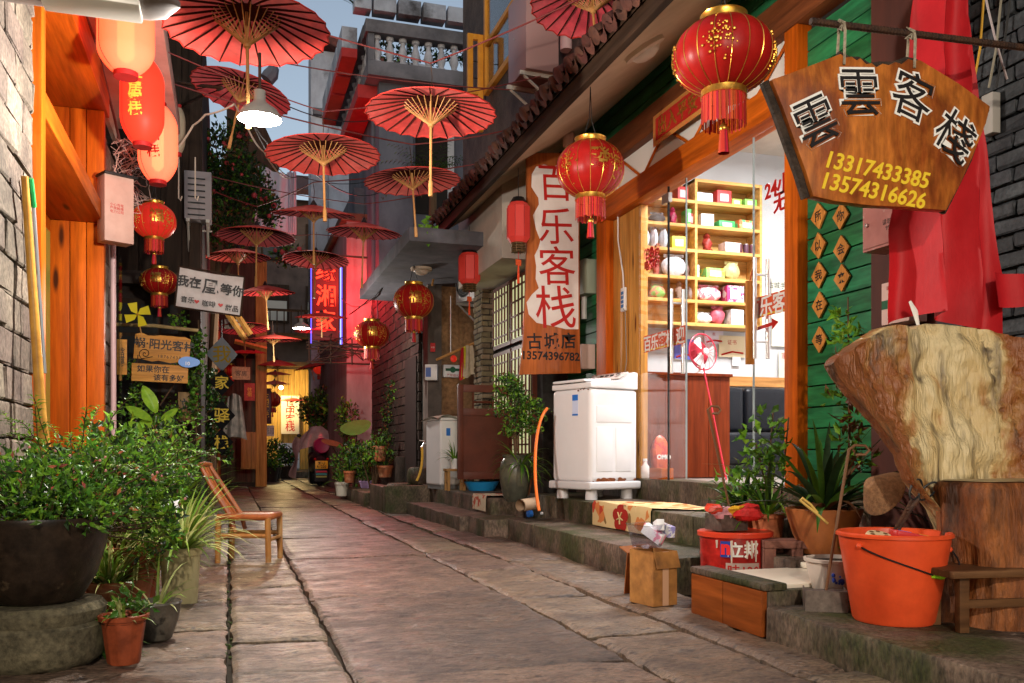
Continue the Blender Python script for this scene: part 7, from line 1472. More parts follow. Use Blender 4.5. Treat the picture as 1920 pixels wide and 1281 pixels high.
t, p = spider('hidden_pot_plant', 'clump of green striped leaves behind the dark bowl pot', 262, 1120, [(0, 0), (.08, 0), (.10, .16), (.108, .17), (.1, .17), (0, .14)], m_plpot, 210, (.32, .56), W=.017)
t, p = spider('low_grass_clump', 'low blue-green grassy clump at the foot of stone drum', 203, 1232, [(0, 0), (.03, 0), (.035, .03), (.03, .03), (0, .02)], m_soil, 40, (.10, .2), W=.014, mi=lambda: 2)
single('corner_stone', MB().box((-.95, 2.5, -.02), (-.40, 3.07, .05)), m_drum, 'rough stone slab at the lower left corner', 'stone', bevel=.02)
# tall leafy plants further back on the left
def big_plant(name, label, p, rad, n, L, mats, mi, W=.4, h=0, pot_prof=None, pmat=None, trunk=True, clump=16, cat='potted plant', up=.3):
    t = thing(name, label, cat, T(p)); mb = MB(); hz = 0
    if pot_prof: pot(t, pot_prof, pmat or m_terra, 32); hz = max(q[1] for q in pot_prof) - .02
    cl_ = bush(mb, (0, 0, h + hz), rad, n, L, W, mi=mi, clump=clump, up=up); part('foliage', mb, mats, t, smooth=0)
    if trunk: part('stems', twigs(V((0, 0, hz * .8)), (0, 0, h + hz), cl_, .006 + .004 * max(rad), 12), m_stem, t)
    return t
GP = [m_lf, m_lfb, m_lfd, m_lfr]; gm = lambda: R.choices((0, 1, 2, 3), (4, 3, 3, .6))[0]; gd_ = lambda: R.choices((0, 1, 2, 3), (2, .5, 6, 1))[0]
p = onZ(300, 1000, 0); big_plant('leafy_shrub', 'leafy green shrub with white flowers behind the spider plants', V((-.55, 5.3, 0)), (.32, .5, .24), 1000, (.04, .08), GP, gm, h=.46, pot_prof=[(0, 0), (.13, 0), (.18, .28), (.19, .3), (.17, .3), (0, .27)])
t = big_plant('grassy_shrub', 'fine grassy green plant above the bamboo chair back', V((-.42, 7.4, 0)), (.24, .4, .3), 300, (.05, .08), GP, gm, h=.5, pot_prof=[(0, 0), (.13, 0), (.18, .28), (.19, .3), (.17, .3), (0, .27)])
mb = MB(); tuft(mb, (0, 0, .32), 240, (.4, .75), .016, (.3, 1.4), 1.2, lambda: R.choice((0, 1, 1, 2)), 6); part('grass_leaves', mb, [m_lf, m_lfb, m_spid], t, smooth=60)
t = thing('broad_leaf_plant', 'canna plant with one broad bright leaf under the signs', 'plant', T(-.62, 6.9, 0)); iv = t.matrix_world.inverted()
def bigleaf(px, py, qx, qy, d, W):
    a, b = iv @ at(px, py, d), iv @ at(qx, qy, d); mb = MB(); ax = b - a; L_ = ax.length; axn = ax.normalized(); sd_ = axn.cross(V((.3, -.9, .2))).normalized(); nn = sd_.cross(axn)
    mb.grid(lambda u, v: a + axn * L_ * v + sd_ * (u - .5) * W * (sin(pi * min(1, v * .96 + .04)) ** .7) + nn * (abs(u - .5) * W * .35 - .10 * L_ * v * v), 6, 12); return mb
for px, py, qx, qy, W in ((292, 775, 268, 722, .11), (285, 790, 235, 760, .08), (300, 790, 335, 765, .06), (290, 800, 262, 790, .08), (310, 800, 325, 770, .05), (270, 810, 240, 790, .07), (300, 815, 330, 800, .08)): part('broad_leaf', bigleaf(px, py, qx, qy, 7.3, W), m_lfb, t, smooth=60)
part('stem', MB().tube([(0, 0, 0), (.05, .1, .6), iv @ at(292, 780, 7.3)], [.015, .012, .006], 6), m_lf, t)
# vines over the left signs
vn = thing('climbing_vine', 'green climbing vine around the orange board signs', 'vine', T(-.5, 10, 1.4)); mb = MB()
for (x, y, rx, ry, n) in ((372, 650, 14, 30, 260), (362, 700, 20, 26, 320), (340, 690, 14, 8, 70), (300, 770, 50, 30, 320), (255, 780, 22, 60, 240), (335, 600, 14, 16, 70), (366, 760, 9, 40, 160), (240, 690, 12, 20, 60)):
    c = onY(x, y, 9.75) - V((-.5, 10, 1.4)); k = 9.75 / CA / FOC; bush(mb, c, (rx * k, .12, ry * k), n, (.03, .06), .75, mi=gm, clump=8, up=-.2)
part('foliage', mb, GP, vn, smooth=0); part('stems', sum_tubes([[onY(x, y, 9.8) - V((-.5, 10, 1.4)) for x, y in pts] for pts in (((372, 600), (375, 680), (366, 760), (370, 850)), ((300, 760), (340, 700), (372, 660)), ((250, 850), (255, 760), (245, 700)))], .008, 5), m_stem, vn)
ds = thing('dark_shrub', 'dense dark shrub beside the diamond character signs', 'shrub', T(-.25, 13.4, 0)); mb = MB()
for (x, y, rx, ry, n) in ((395, 770, 22, 50, 700), (385, 830, 24, 30, 400), (425, 850, 10, 18, 130), (400, 720, 14, 20, 150)):
    c = onY(x, y, 13.5) - V((-.25, 13.4, 0)); k = 13.5 / CA / FOC; bush(mb, c, (rx * k, .22, ry * k), n, (.05, .09), .6, mi=gd_, clump=10)
part('foliage', mb, GP, ds, smooth=0); part('trunk', MB().tube([(0, 0, 0), (-.05, 0, .5), (0, .05, 1.1)], [.03, .025, .012], 6), m_stem, ds)
# the flowering tree high on the left
tr_ = thing('flowering_tree', 'dark climbing tree with red blossoms left of the laundry', 'tree', T(-.28, 14.4, 0)); mb = MB(); fl_ = MB()
for (x, y, rx, ry, n) in ((415, 290, 34, 50, 900), (455, 330, 42, 50, 1100), (420, 380, 48, 45, 900), (490, 370, 32, 40, 600), (430, 440, 60, 30, 600), (505, 400, 24, 26, 350), (540, 480, 28, 20, 200), (450, 250, 20, 24, 200)):
    c = onY(x, y, 14.4) - V((-.28, 14.4, 0)); k = 14.4 / CA / FOC; cl_ = bush(mb, c, (rx * k, .4, ry * k), n, (.06, .11), .5, mi=gd_, clump=14)
    for j in range(8): q = c + R.choice(cl_) + rv(.05); fl_.ball(q - V((0, .1, 0)), R.uniform(.02, .045), 6)
part('crown', mb, GP, tr_, smooth=0); tag(part('blossoms', fl_, M('blossom_red', (.5, .05, .06), r=.6), tr_), kind='stuff')
iv = V((-.28, 14.4, 0)); part('trunk', MB().tube([(0, 0, 0), (.02, 0, 2), (.1, 0, 3.4), (.2, .05, 4.6)], [.09, .07, .05, .03], 8).tube([(.1, 0, 3.2), (.5, 0, 4.2), (.7, 0, 4.9)], [.05, .03, .015], 6).tube([(.05, 0, 3), (-.3, 0, 4), (-.35, 0, 5.1)], [.05, .03, .015], 6), m_stem, tr_)
# right: shrub in glazed jar, grass beside it
p = at(966, 930, 8.75); p.z = .33; jar = thing('jar_shrub', 'green shrub growing from an old glazed jar beside the board', 'potted plant', T(p))
pot(jar, [(0, 0), (.09, 0), (.12, .05), (.15, .2), (.155, .3), (.14, .38), (.115, .42), (.13, .45), (.12, .455), (.1, .42), (0, .4)], M('old_glaze', (.07, .07, .05), (.04, .04, .03), sc=8, r=.3, c3=(.12, .11, .07), sc3=6), 36)
mb = MB(); c2 = []
for (dx, dz, rx, rz_, n) in ((-.02, .95, .24, .2, 900), (-.1, 1.12, .16, .12, 350), (.15, .85, .2, .16, 500), (.05, .72, .2, .12, 350)): c2 += bush(mb, (dx, 0, dz), (rx, rx * .9, rz_), n, (.03, .06), .45, mi=gm, clump=10)
part('foliage', mb, GP, jar, smooth=0); part('stems', twigs(V((0, 0, .4)), (0, 0, .95), [q * .8 for q in c2], .006, 12), m_stem, jar)
mb = MB(); tuft(mb, (.02, -.12, .36), 46, (.25, .45), .016, (.0, 1.1), 1.8, lambda: R.choice((0, 2))); part('hanging_grass', mb, [m_lfb, m_spid, m_lf], jar, smooth=60)
t, p = spider('hose_side_plant', 'strap-leaved plant in a small pot behind the orange hose', 990, 930, [(0, 0), (.08, 0), (.11, .16), (.115, .17), (.1, .17), (0, .15)], m_terra, 60, (.25, .45), z=ZU, W=.02, off=(.0, .2), mi=lambda: R.choice((0, 2)))
p = at(853, 868, 11.3); p.z = .605; t = thing('stool_plant', 'spider plant in a white and blue pot on the stool', 'potted plant', T(p)); pot(t, [(0, 0), (.05, 0), (.06, .12), (.065, .13), (.055, .13), (0, .11)], m_white, 20); mb = MB(); tuft(mb, (0, 0, .11), 46, (.15, .3), .016, (.4, 1.4), 1.3, lambda: R.choice((0, 1))); part('leaves', mb, [m_lfb, m_lf], t, smooth=60)
# right foreground: pots before the green wall
p = at(1395, 950, 5.35); p.z = .26; t = thing('terracotta_planter', 'rimmed terracotta pot with leafy plant before the glass door', 'potted plant', T(p + V((0, 0, .0)))); pot(t, [(0, 0), (.10, 0), (.125, .14), (.13, .15), (.15, .155), (.152, .20), (.14, .205), (.125, .15), (0, .16)], m_terra, 40)
mb = MB(); tuft(mb, (0, 0, .18), 40, (.2, .38), .03, (.3, 1.3), 1.0, lambda: R.choice((0, 1, 2))); bush(mb, (.0, 0, .36), (.2, .16, .12), 150, (.05, .08), .5, mi=lambda: R.choice((0, 1)), clump=8); part('foliage', mb, [m_lf, m_lfb, m_lfd], t, smooth=60)
p = at(1440, 960, 5.1); p.z = .26; t = thing('small_terracotta_pot', 'smaller terracotta pot with narrow leaves behind hollow block', 'potted plant', T(p)); pot(t, [(0, 0), (.07, 0), (.09, .17), (.1, .175), (.1, .2), (.09, .2), (0, .18)], m_terra, 32); mb = MB(); tuft(mb, (0, 0, .19), 46, (.22, .42), .022, (.2, 1.3), 1.2, lambda: R.choice((0, 1, 2))); part('leaves', mb, [m_lf, m_lfb, m_lfd], t, smooth=60)
p = at(1545, 970, 4.75); p.z = .27; t = thing('bromeliad_pot', 'big orange pot with dark strap-leaved plant by green planks', 'potted plant', T(p)); pot(t, [(0, 0), (.11, 0), (.16, .10), (.19, .2), (.2, .235), (.19, .24), (.17, .2), (0, .2)], M('orange_glaze_pot', (.42, .14, .04), (.25, .08, .03), sc=6, r=.35), 40); mb = MB(); tuft(mb, (0, 0, .22), 60, (.35, .68), .045, (.25, 1.35), .9, lambda: R.choices((0, 1, 2, 3), (3, .6, 5, 1.2))[0], 7); part('leaves', mb, GP, t, smooth=60)
p = at(1590, 760, 4.7); t = thing('bronze_leaf_plant', 'thin tall plant with bronze leaves against the green planks', 'plant', T(p.x, p.y, .27)); mb = MB()
for k in range(8): bush(mb, (R.uniform(-.06, .06), R.uniform(-.05, .05), .5 + k * .105), (.09, .08, .05), 34, (.05, .09), .36, mi=lambda: R.choice((3, 3, 0, 1)) if k < 6 else 1, clump=3)
part('foliage', mb, GP, t, smooth=0); part('stem', MB().tube([(0, 0, 0), (.01, 0, .6), (0, 0, 1.35)], [.01, .008, .004], 5), m_stem, t)
p = at(1440, 790, 5.2); t = thing('light_sprig_plant', 'light green sprig plant leaning before the glass door', 'plant', T(p.x, p.y, .26)); mb = MB(); bush(mb, (-.02, 0, .62), (.14, .1, .22), 110, (.05, .08), .55, mi=lambda: R.choice((0, 1)), clump=8); part('foliage', mb, [m_lf, m_lfb], t, smooth=0); part('stem', sum_tubes([[(0, 0, 0), (.0, 0, .4), (.05, .02, .8)], [(0, 0, .3), (-.08, 0, .6)], [(.06, 0, 0), (.14, 0, .75)]], .005, 5), m_stem, t)
p = at(1567, 1065, 3.98); p.z = .155; t = thing('white_bowl_pot', 'white bowl pot with blue flower print and a small scoop', 'potted plant', T(p)); pot(t, [(0, 0), (.07, 0), (.095, .03), (.12, .12), (.128, .165), (.136, .167), (.138, .18), (.128, .182), (.115, .15), (0, .16)], M('white_glaze', (.66, .56, .48), (.6, .5, .42), sc=4, r=.3), 40, soil=(.12, .165))
va2 = math.atan2(-p.y, -p.x); mb = MB()
for k in range(14): a = va2 + R.gauss(.15, .16); z_ = R.gauss(.09, .018); rr = .095 + (z_ - .03) * .28 + .004; mb.ball((rr * cos(a), rr * sin(a), z_), R.uniform(.006, .013), 6, sq=(.8, .8, .8))
tag(part('blue_flower_print', mb, M('cobalt', (.04, .08, .4), r=.3), t), kind='stuff'); mb = MB(); bush(mb, (.04, -.03, .2), (.06, .04, .02), 8, (.03, .04), .8); part('seedlings', mb, m_lfb, t, smooth=0)
part('scoop', MB().tube([t.matrix_world.inverted() @ at(x, y, 4.0) for x, y in ((1552, 982), (1530, 962), (1512, 948), (1500, 938), (1504, 934), (1520, 946), (1533, 962))], .006, 6), M('scoop_yellow', (.62, .42, .10), r=.4), t)
# plants around the scooter and dark passage
for i, (x, y, Y, rx, ry, n, lb) in enumerate(((625, 772, 22.6, 56, 46, 2600, 'large red-tinged shrub behind the scooter'), (650, 790, 18.2, 22, 40, 350, 'tall leafy shrub right of the scooter cape'), (660, 865, 16.2, 36, 34, 750, 'low dense dark bush right of the scooter'), (700, 850, 15.2, 30, 26, 420, 'dark leafy plant against the dark brick flank'))):
    c = onY(x, y, Y); k = Y / CA / FOC; t = thing('alley_shrub', lb, 'shrub', T(c.x, c.y, .0)); mb = MB(); cl_ = bush(mb, (0, 0, c.z), (rx * k, .45, ry * k), n, (.10, .16) if i == 0 else (.06, .11), .5, mi=(lambda: R.choices((0, 1, 2, 3), (3, 1.5, 4, 2))[0]) if i == 0 else gm, clump=14); part('foliage', mb, GP, t, smooth=0); part('stems', twigs(V((0, 0, 0)), (0, 0, c.z), cl_, .012, 8), m_stem, t)
t = thing('lotus_leaf_plant', 'plant with one big round bright leaf beside the scooter', 'plant', T(onZ(665, 905, 0))); iv = t.matrix_world.inverted(); a = iv @ at(668, 806, 16.5)
part('round_leaf', MB().lathe([(0, .0), (.12, .01), (.25, .05), (.26, .055)], 24, X=T(a) @ rot('X', .55) @ rot('Y', -.25) @ S(1.1, 1, 1), fn=lambda a_, z: 1 + .06 * sin(a_ * 3)), M('lotus_green', (.05, .2, .03), (.035, .14, .02), sc=9, r=.6), t); part('round_leaf', MB().lathe([(0, .0), (.12, .01), (.2, .04)], 20, X=T(a + V((-.45, 0, -.28))) @ rot('X', .3) @ rot('Y', .2)), m_lfr, t); part('stem', MB().tube([(0, 0, 0), (.05, 0, .5), a], .012, 6).tube([(0, 0, 0), a + V((-.45, 0, -.28))], .01, 6), m_lf, t)
for i, (x, y, w, h, mt, lb, L_) in enumerate(((641, 930, 27, 24, M('cracked_white_pot', (.5, .46, .38), r=.6), 'white worn pot right of the scooter wheel', .4), (689, 918, 30, 15, M('lilac_plastic', (.42, .28, .50), r=.4), 'lilac rectangular planter beside the white worn pot', .35), (722, 895, 30, 20, m_terra, 'terracotta bowl pot on the plinth of dark wall', .3), (713, 865, 28, 26, m_terra, 'pale terracotta pot above the bowl pot', .3), (655, 905, 22, 20, m_terra, 'terracotta pot behind the white worn pot', .4))):
    d = 15.5 if i < 2 else 15.0; p = at(x, y, d); rr = w * d / FOC / 2; hh = h * d / FOC * 1.1; t = thing('alley_pot', lb, 'potted plant', T(p)); pot(t, [(0, 0), (rr * .75, 0), (rr * .95, hh * .8), (rr * 1.05, hh * .82), (rr * 1.05, hh), (rr * .9, hh), (0, hh * .9)], mt, 4 if i == 1 else 24); mb = MB(); tuft(mb, (0, 0, hh * .9), 26, (L_ * .6, L_), .03, (.4, 1.4), 1.1, lambda: R.choice((0, 1, 2))); bush(mb, (0, 0, hh + .15), (rr * 1.3, rr, .14), 80, (.05, .08), .5, mi=lambda: R.choice((0, 2)), clump=6); part('leaves', mb, [m_lf, m_lfb, m_lfd], t, smooth=60)
for i, (x, y, Y, w, lb) in enumerate(((510, 850, 27, 24, 'bright green leafy plant before the far lit house'), (538, 855, 29, 14, 'dark drooping plant beside the far white washer'), (505, 875, 26, 10, 'potted plant left of far bright plant'))):
    c = onY(x, y, Y); k = Y / CA / FOC; t = thing('far_pot_plant', lb, 'potted plant', T(c.x, c.y, 0)); mb = MB(); bush(mb, (0, 0, c.z), (w * k, .3, w * k * 1.1), 420, (.09, .16), .5, mi=gm if i != 1 else gd_, clump=9); part('foliage', mb, GP, t, smooth=0); part('pot', MB().lathe([(0, 0), (.2, 0), (.28, .4), (.25, .4), (0, .35)], 20), m_bigpot, t)
# creeper on the dark wall, palm and plants on the balcony house, hanging leaf at eave
t = thing('wall_creeper', 'thin dark creeper climbing the dark brick flank', 'creeper', T(2.7, 15.5, .5)); mb = MB()
for k in range(10):
    c = onX(727 + R.uniform(-10, 10), 730 + k * 13, 2.72) - V((2.7, 15.5, .5)); bush(mb, c, (.05, .35, .14), 34, (.05, .08), .6, mi=gd_, clump=4)
part('foliage', mb, GP, t, smooth=0)
t = thing('potted_palm', 'palm with feathery fronds on the balcony house ledge', 'palm', T(bY(812, 330, -.6))); mb = MB()
for k in range(22):
    a = R.uniform(0, 2 * pi); e = R.uniform(.1, 1.1); d = V((cos(a) * cos(e), sin(a) * cos(e), sin(e))); q = V((0, 0, 0)); dd = d.copy(); L_ = R.uniform(.7, 1.1)
    for j in range(12):
        q = q + dd * L_ / 12; dd = (dd - V((0, 0, .09))).normalized(); sd_ = dd.cross(V((0, 0, 1))).normalized()
        for s_ in (-1, 1): mb.leaf(q, (sd_ * s_ + dd * .7 - V((0, 0, .2))), V((0, 0, 1)), .26 * (1 - j / 16), .022, mi=0 if R.random() < .5 else 2)
part('fronds', mb, GP, t, smooth=0); part('trunk', MB().tube([(0, 0, -.8), (0, 0, 0)], [.08, .06], 8), m_stem, t)
t = thing('balcony_plants', 'dark plants showing between the white balusters', 'plants', T(bY(780, 100, .9))); mb = MB()
for x in range(715, 875, 13): c = bY(x, 98 + R.uniform(-8, 10), .8) - bY(780, 100, .9); bush(mb, c, (.14, .1, .2), 34, (.08, .16), .35, mi=gd_, clump=4)
part('foliage', mb, GP, t, smooth=0)
t = thing('rooftop_grass', 'wispy grass growing on the balcony corner planters', 'grass', T(bY(668, 12))); mb = MB(); tuft(mb, (0, 0, 0), 40, (.3, .7), .02, (.6, 1.5), .8, lambda: R.choice((0, 2))); part('leaves', mb, [m_lf, m_lfb, m_lfd], t, smooth=60)
t = thing('eave_vine', 'few bright vine leaves hanging at the tiled eave end', 'vine', at(800, 425, 10.6) and T(at(800, 425, 10.6))); mb = MB()
for k in range(16): mb.leaf(V((R.gauss(0, .05), R.gauss(0, .03), R.uniform(-.16, .16))), rdir(), rdir(), .09, .08)
part('foliage', mb, m_lfb, t, smooth=0)
# ------------------------------------------------------------------ inside the shop
SHY = 8.55                    # front plane of the shelf
def shp(x, y): return onY(x, y, SHY)
m_shelf = wood('shelf_pine', (.66, .38, .12), (.54, .28, .08), 'x', sc=8)
sx0, sx1 = shp(1196, 500).x, shp(1429, 500).x; sxm = shp(1303, 400).x
rows = [378, 467, 519, 565, 607]; rowsz = [shp(1340, y).z for y in (338, 379, 470, 521, 564, 607)]
sh = thing('display_shelf', 'pine display shelf of goods on the shop back wall', 'shelf', T((sx0 + sx1) / 2, SHY, rowsz[-1])); so_ = sh.matrix_world.translation.copy(); bx_ = lambda a, b: MB().box(V(a) - so_, V(b) - so_)
rowsz = [rowsz[0], rowsz[1], shp(1340, 424).z] + rowsz[2:]
for i, z in enumerate(rowsz): part('shelf_board', bx_((sx0 if i else sxm, SHY, z - .035), (sx1, SHY + .27, z)), m_shelf, sh, bevel=.003)
for x in (sx0, sxm, sx1 - .03): part('upright', bx_((x, SHY - .002, rowsz[-1] - .03), (x + .03, SHY + .272, rowsz[0])), m_shelf, sh, bevel=.003)
part('back_panel', bx_((sx0, SHY + .273, rowsz[-1]), (sx1, SHY + .29, rowsz[0])), m_shelf, sh)
names = ['top', 'second', 'third', 'fourth', 'fifth', 'lowest']
def good(kind, row, x, w, h, c, lb, c2=None, cat=None, d=.14):
    z = rowsz[row]; k = SHY / ray(x, 0).y / FOC; p = V((shp(x, 0).x, SHY + .11, z)); w *= k; h *= k; mt = M('good_%d_%d' % (row, x), c, c2 or tuple(q * .75 for q in c), sc=14, r=.4, lo=.5, hi=.52)
    t = thing(kind, lb, cat or kind.replace('_', ' '), T(p) @ rot('Z', R.uniform(-.1, .1)))
    if 'box' in kind or 'carton' in kind: part('box', MB().box((-w / 2, -d / 2, 0), (w / 2, d / 2, h)), mt, t, bevel=.003); part('print', MB().box((-w * .3, -d / 2 - .002, h * .2), (w * .3, -d / 2 - .0005, h * .75)), M('print_%d_%d' % (row, x), tuple(min(1, q * .4 + .4) for q in c), r=.4), t)
    elif 'bag' in kind:
        mb = MB(); mb.ball((0, 0, h / 2), 1, 14, sq=(w / 2, d / 2, h / 2))
        for v in mb.v: v += V((mnoise.noise(v * 30), mnoise.noise(v * 30 + V((5, 0, 0))), mnoise.noise(v * 25 + V((0, 9, 0))))) * .012
        part('pouch', mb, mt, t, smooth=30); part('seal', MB().grid(lambda u, v: V(((u - .5) * w * .8, .008 * sin(u * 12), h * .92 + v * h * .16)), 10, 1), mt, t)
    elif 'can' in kind: part('tin', MB().lathe([(w / 2 * .95, 0), (w / 2, .005), (w / 2, h - .01), (w / 2 * .95, h), (0, h)], 18), mt, t); part('lid', MB().lathe([(w / 2 * .9, h + .001), (w / 2 * .9, h + .006), (0, h + .006)], 18), m_chrome, t)
    else:
        mb = MB(); mb.lathe([(w * .5, 0), (w * .55, h * .12), (w * .3, h * .2), (w * .42, h * .45), (w * .3, h * .68), (w * .2, h * .72), (w * .3, h * .85), (w * .12, h), (0, h)], 16, fn=lambda a, z: 1 + .2 * sin(a * 3 + z * 40)); part('figure', mb, mt, t)
good('box', 1, 1325, 34, 18, (.7, .7, .75), 'white box printed with figures on the second shelf'); good('box', 1, 1362, 30, 26, (.65, .06, .06), 'red gift box on the second shelf'); good('box', 1, 1386, 20, 12, (.3, .55, .08), 'lime green box on the second shelf'); good('box', 1, 1412, 26, 14, (.25, .6, .1), 'long light green box at second shelf end')
good('box', 1, 1284, 22, 26, (.45, .03, .03), 'dark red box at the left of second shelf'); good('bag', 2, 1240, 34, 20, (.10, .09, .09), 'dark heap of trinkets on the third shelf left'); good('figurine', 4, 1296, 14, 34, (.2, .12, .1), 'brown twig figure beside the big clear bag'); good('bag', 5, 1308, 22, 26, (.5, .42, .4), 'small pale clear bag near shelf middle'); good('can', 4, 1239, 12, 22, (.3, .06, .04), 'brown jar left of the big clear bag'); good('bag', 5, 1240, 34, 26, (.5, .2, .12), 'orange printed pouch on the lower left shelf', (.2, .4, .1)); good('box', 2, 1302, 10, 22, (.6, .1, .1), 'narrow red box by the third shelf upright'); good('figurine', 2, 1270, 18, 34, (.3, .02, .06), 'dark crimson figurine on the third shelf left'); good('box', 2, 1331, 26, 24, (.72, .72, .72), 'plain white box on the third shelf'); good('box', 2, 1367, 34, 14, (.05, .4, .1), 'green tea box on the third shelf'); good('box', 2, 1404, 36, 18, (.1, .4, .15), 'green and red printed box at third shelf right', (.6, .15, .05)); good('box', 2, 1296, 8, 30, (.1, .5, .1), 'upright green booklet box by shelf middle')
good('bag', 3, 1217, 16, 36, (.6, .62, .66), 'leftmost clear bag on the fourth shelf'); good('bag', 3, 1234, 15, 38, (.62, .64, .7), 'second clear bag on the fourth shelf'); good('bag', 3, 1252, 16, 40, (.55, .6, .66), 'third clear bag on the fourth shelf'); good('box', 3, 1278, 28, 24, (.7, .62, .04), 'yellow box on the fourth shelf'); good('figurine', 3, 1335, 22, 36, (.28, .03, .02), 'dark red carved figurine on the fourth shelf'); good('box', 3, 1377, 32, 20, (.65, .5, .45), 'pale pink wrapped box on the fourth shelf'); good('can', 3, 1397, 11, 20, (.10, .03, .04), 'left dark tin can on the fourth shelf'); good('can', 3, 1409, 11, 20, (.08, .03, .05), 'middle dark tin can on the fourth shelf'); good('can', 3, 1421, 11, 20, (.12, .04, .05), 'right dark tin can on the fourth shelf')
good('bag', 4, 1272, 52, 40, (.66, .68, .72), 'big clear plastic bag of goods on the fifth shelf'); good('box', 4, 1311, 8, 24, (.7, .7, .72), 'thin white box beside shelf middle'); good('carton', 4, 1345, 40, 20, (.2, .45, .12), 'green yellow and blue snack carton on the fifth shelf', (.6, .5, .05)); good('bag', 4, 1381, 34, 34, (.55, .48, .2), 'yellow snack pouch on the fifth shelf'); good('bag', 4, 1218, 20, 24, (.4, .5, .12), 'green and yellow pouch on left fifth shelf', (.6, .3, .05))
good('bag', 5, 1338, 54, 30, (.55, .16, .2), 'pink clear bag on the second lowest shelf', (.65, .5, .5)); good('carton', 5, 1383, 36, 32, (.62, .55, .55), 'white and crimson snack carton tilted on the shelf', (.5, .04, .15)); good('figurine', 5, 1282, 18, 36, (.3, .2, .15), 'mottled twig ornament beside the shelf middle'); good('can', 5, 1212, 14, 20, (.5, .5, .5), 'grey jar on the lower left shelf')
good('bag', 6, 1328, 36, 22, (.7, .7, .68), 'white lumpy bag on the lowest shelf') if len(rowsz) > 6 else None; good('bag', 6, 1354, 30, 34, (.5, .1, .14), 'crimson clear bag on the lowest shelf') if len(rowsz) > 6 else None; good('box', 6, 1386, 28, 30, (.7, .7, .7), 'plain white carton on the lowest shelf right') if len(rowsz) > 6 else None
# counter, sofa, fan, papers
ct = thing('shop_counter', 'reddish wooden shop counter behind the glass door', 'counter', T(4.2, 7.75, ZS)); m_ctr = wood('counter_wood', (.20, .033, .007), (.11, .017, .004), 'z', sc=6)
x0c, x1c = onY(1206, 0, 7.75).x, onY(1369, 0, 7.75).x; hc = onY(1310, 700, 7.75).z - ZS; w = x1c - x0c
for i in range(4): part('front_board', MB().box((x0c - 4.2 + i * w / 4, 0, 0), (x0c - 4.2 + (i + 1) * w / 4 - .004, .03, hc - .03)), m_ctr, ct, bevel=.003)
part('side', MB().box((x1c - 4.2 - .03, .031, 0), (x1c - 4.2, .5, hc - .03)), m_ctr, ct); part('top', MB().box((x0c - 4.22, -.02, hc - .029), (x1c - 4.18, .52, hc)), m_ctr, ct, bevel=.004)
so1 = thing('black_sofa', 'black leather sofa beside the shop counter', 'sofa', T(5.35, 8.1, ZS)); m_lea = M('black_leather', (.008, .009, .012), r=.3, bump=.2, bsc=60)
part('seat', MB().box((-.6, -.1, .12), (.6, .55, .45)), m_lea, so1, bevel=.05, seg=3)
for i in range(2): part('back_cushion', MB().box((-.6 + i * .6, .42, .452), (-.01 + i * .6, .66, .95)), m_lea, so1, bevel=.06, seg=3)
part('arm', MB().box((-.76, -.1, .02), (-.602, .6, .62)), m_lea, so1, bevel=.05, seg=3); part('base', MB().box((-.6, -.08, 0), (.6, .55, .118)), m_black, so1)
fn_p = onY(1318, 660, 7.85); fa = thing('red_fan', 'red and white electric fan standing on the shop counter', 'fan', face(fn_p, (.25, -1, .1))); mb = MB()
for k in range(16): mb.tube([(.03 * cos(k * .39), .03 * sin(k * .39), .055), (.13 * cos(k * .39 + .3), .13 * sin(k * .39 + .3), .045), (.18 * cos(k * .39 + .45), .18 * sin(k * .39 + .45), 0)], .002, 4)
mb.tube([(.18 * cos(k * .2618), .18 * sin(k * .2618), 0) for k in range(25)], .007, 5)
part('guard', mb, M('fan_red', (.5, .03, .06), r=.3), fa); part('rear_guard', MB().lathe([(.13, -.065), (.04, -.07)], 24), M('fan_red_clear', (.6, .05, .08), r=.3, tr=.5), fa)
for k in range(3): part('blade', MB().grid(lambda u, v: V(((.03 + .12 * v) * cos(k * 2.09 + (u - .5) * .9), (.03 + .12 * v) * sin(k * 2.09 + (u - .5) * .9), .02 * (u - .5))), 4, 4), M('fan_white', (.65, .62, .6), r=.3, tr=.3), fa)
part('hub', MB().ball((0, 0, .04), .035, 10, sq=(1, 1, .5)), m_white, fa); bz = fa.matrix_world.inverted() @ V((fn_p.x, fn_p.y + .03, ZS + hc)); part('stand', MB().tube([(0, 0, -.05), bz + V((0, .04, 0)), bz], [.02, .025, .09], 12), m_white, fa)
m_cert = M('paper_white', (.72, .70, .66), r=.6)
for i, (x, y, w, h, c_, tx, lb) in enumerate(((1282, 655, 40, 38, (.12, .12, .45), '证', 'blue certificate on the white shop wall'), (1372, 650, 56, 40, (.66, .55, .35), '证书', 'cream certificate with coloured ribbon on shop wall'), (1338, 632, 40, 26, (.6, .55, .62), '税', 'small framed paper on the white shop wall'))):
    p = onY(x, y, 8.84); k = 8.84 / ray(x, 0).y / FOC; t = thing('certificate', lb, 'certificate', face(p, (0, -1, 0))); part('sheet', MB().box((-w * k / 2, -h * k / 2, 0), (w * k / 2, h * k / 2, .006)), M('cert%d' % i, c_, r=.5), t); part('ribbon', MB().tube([(-w * k * .4, -h * k * .4, .008), (0, -h * k * .25, .008), (w * k * .42, -h * k * .3, .008)], .01, 5), m_redink, t); text(tx, h * k * .25, m_redink, t, (0, h * k * .2, .007), ext=.0005)
p = onY(1380, 678, 8.84); single('wall_switch', MB().box((-.05, -.05, 0), (.05, .05, .012)), m_white, 'white wall switch plate below the certificates', 'switch', face(p, (0, -1, 0)), bevel=.003)
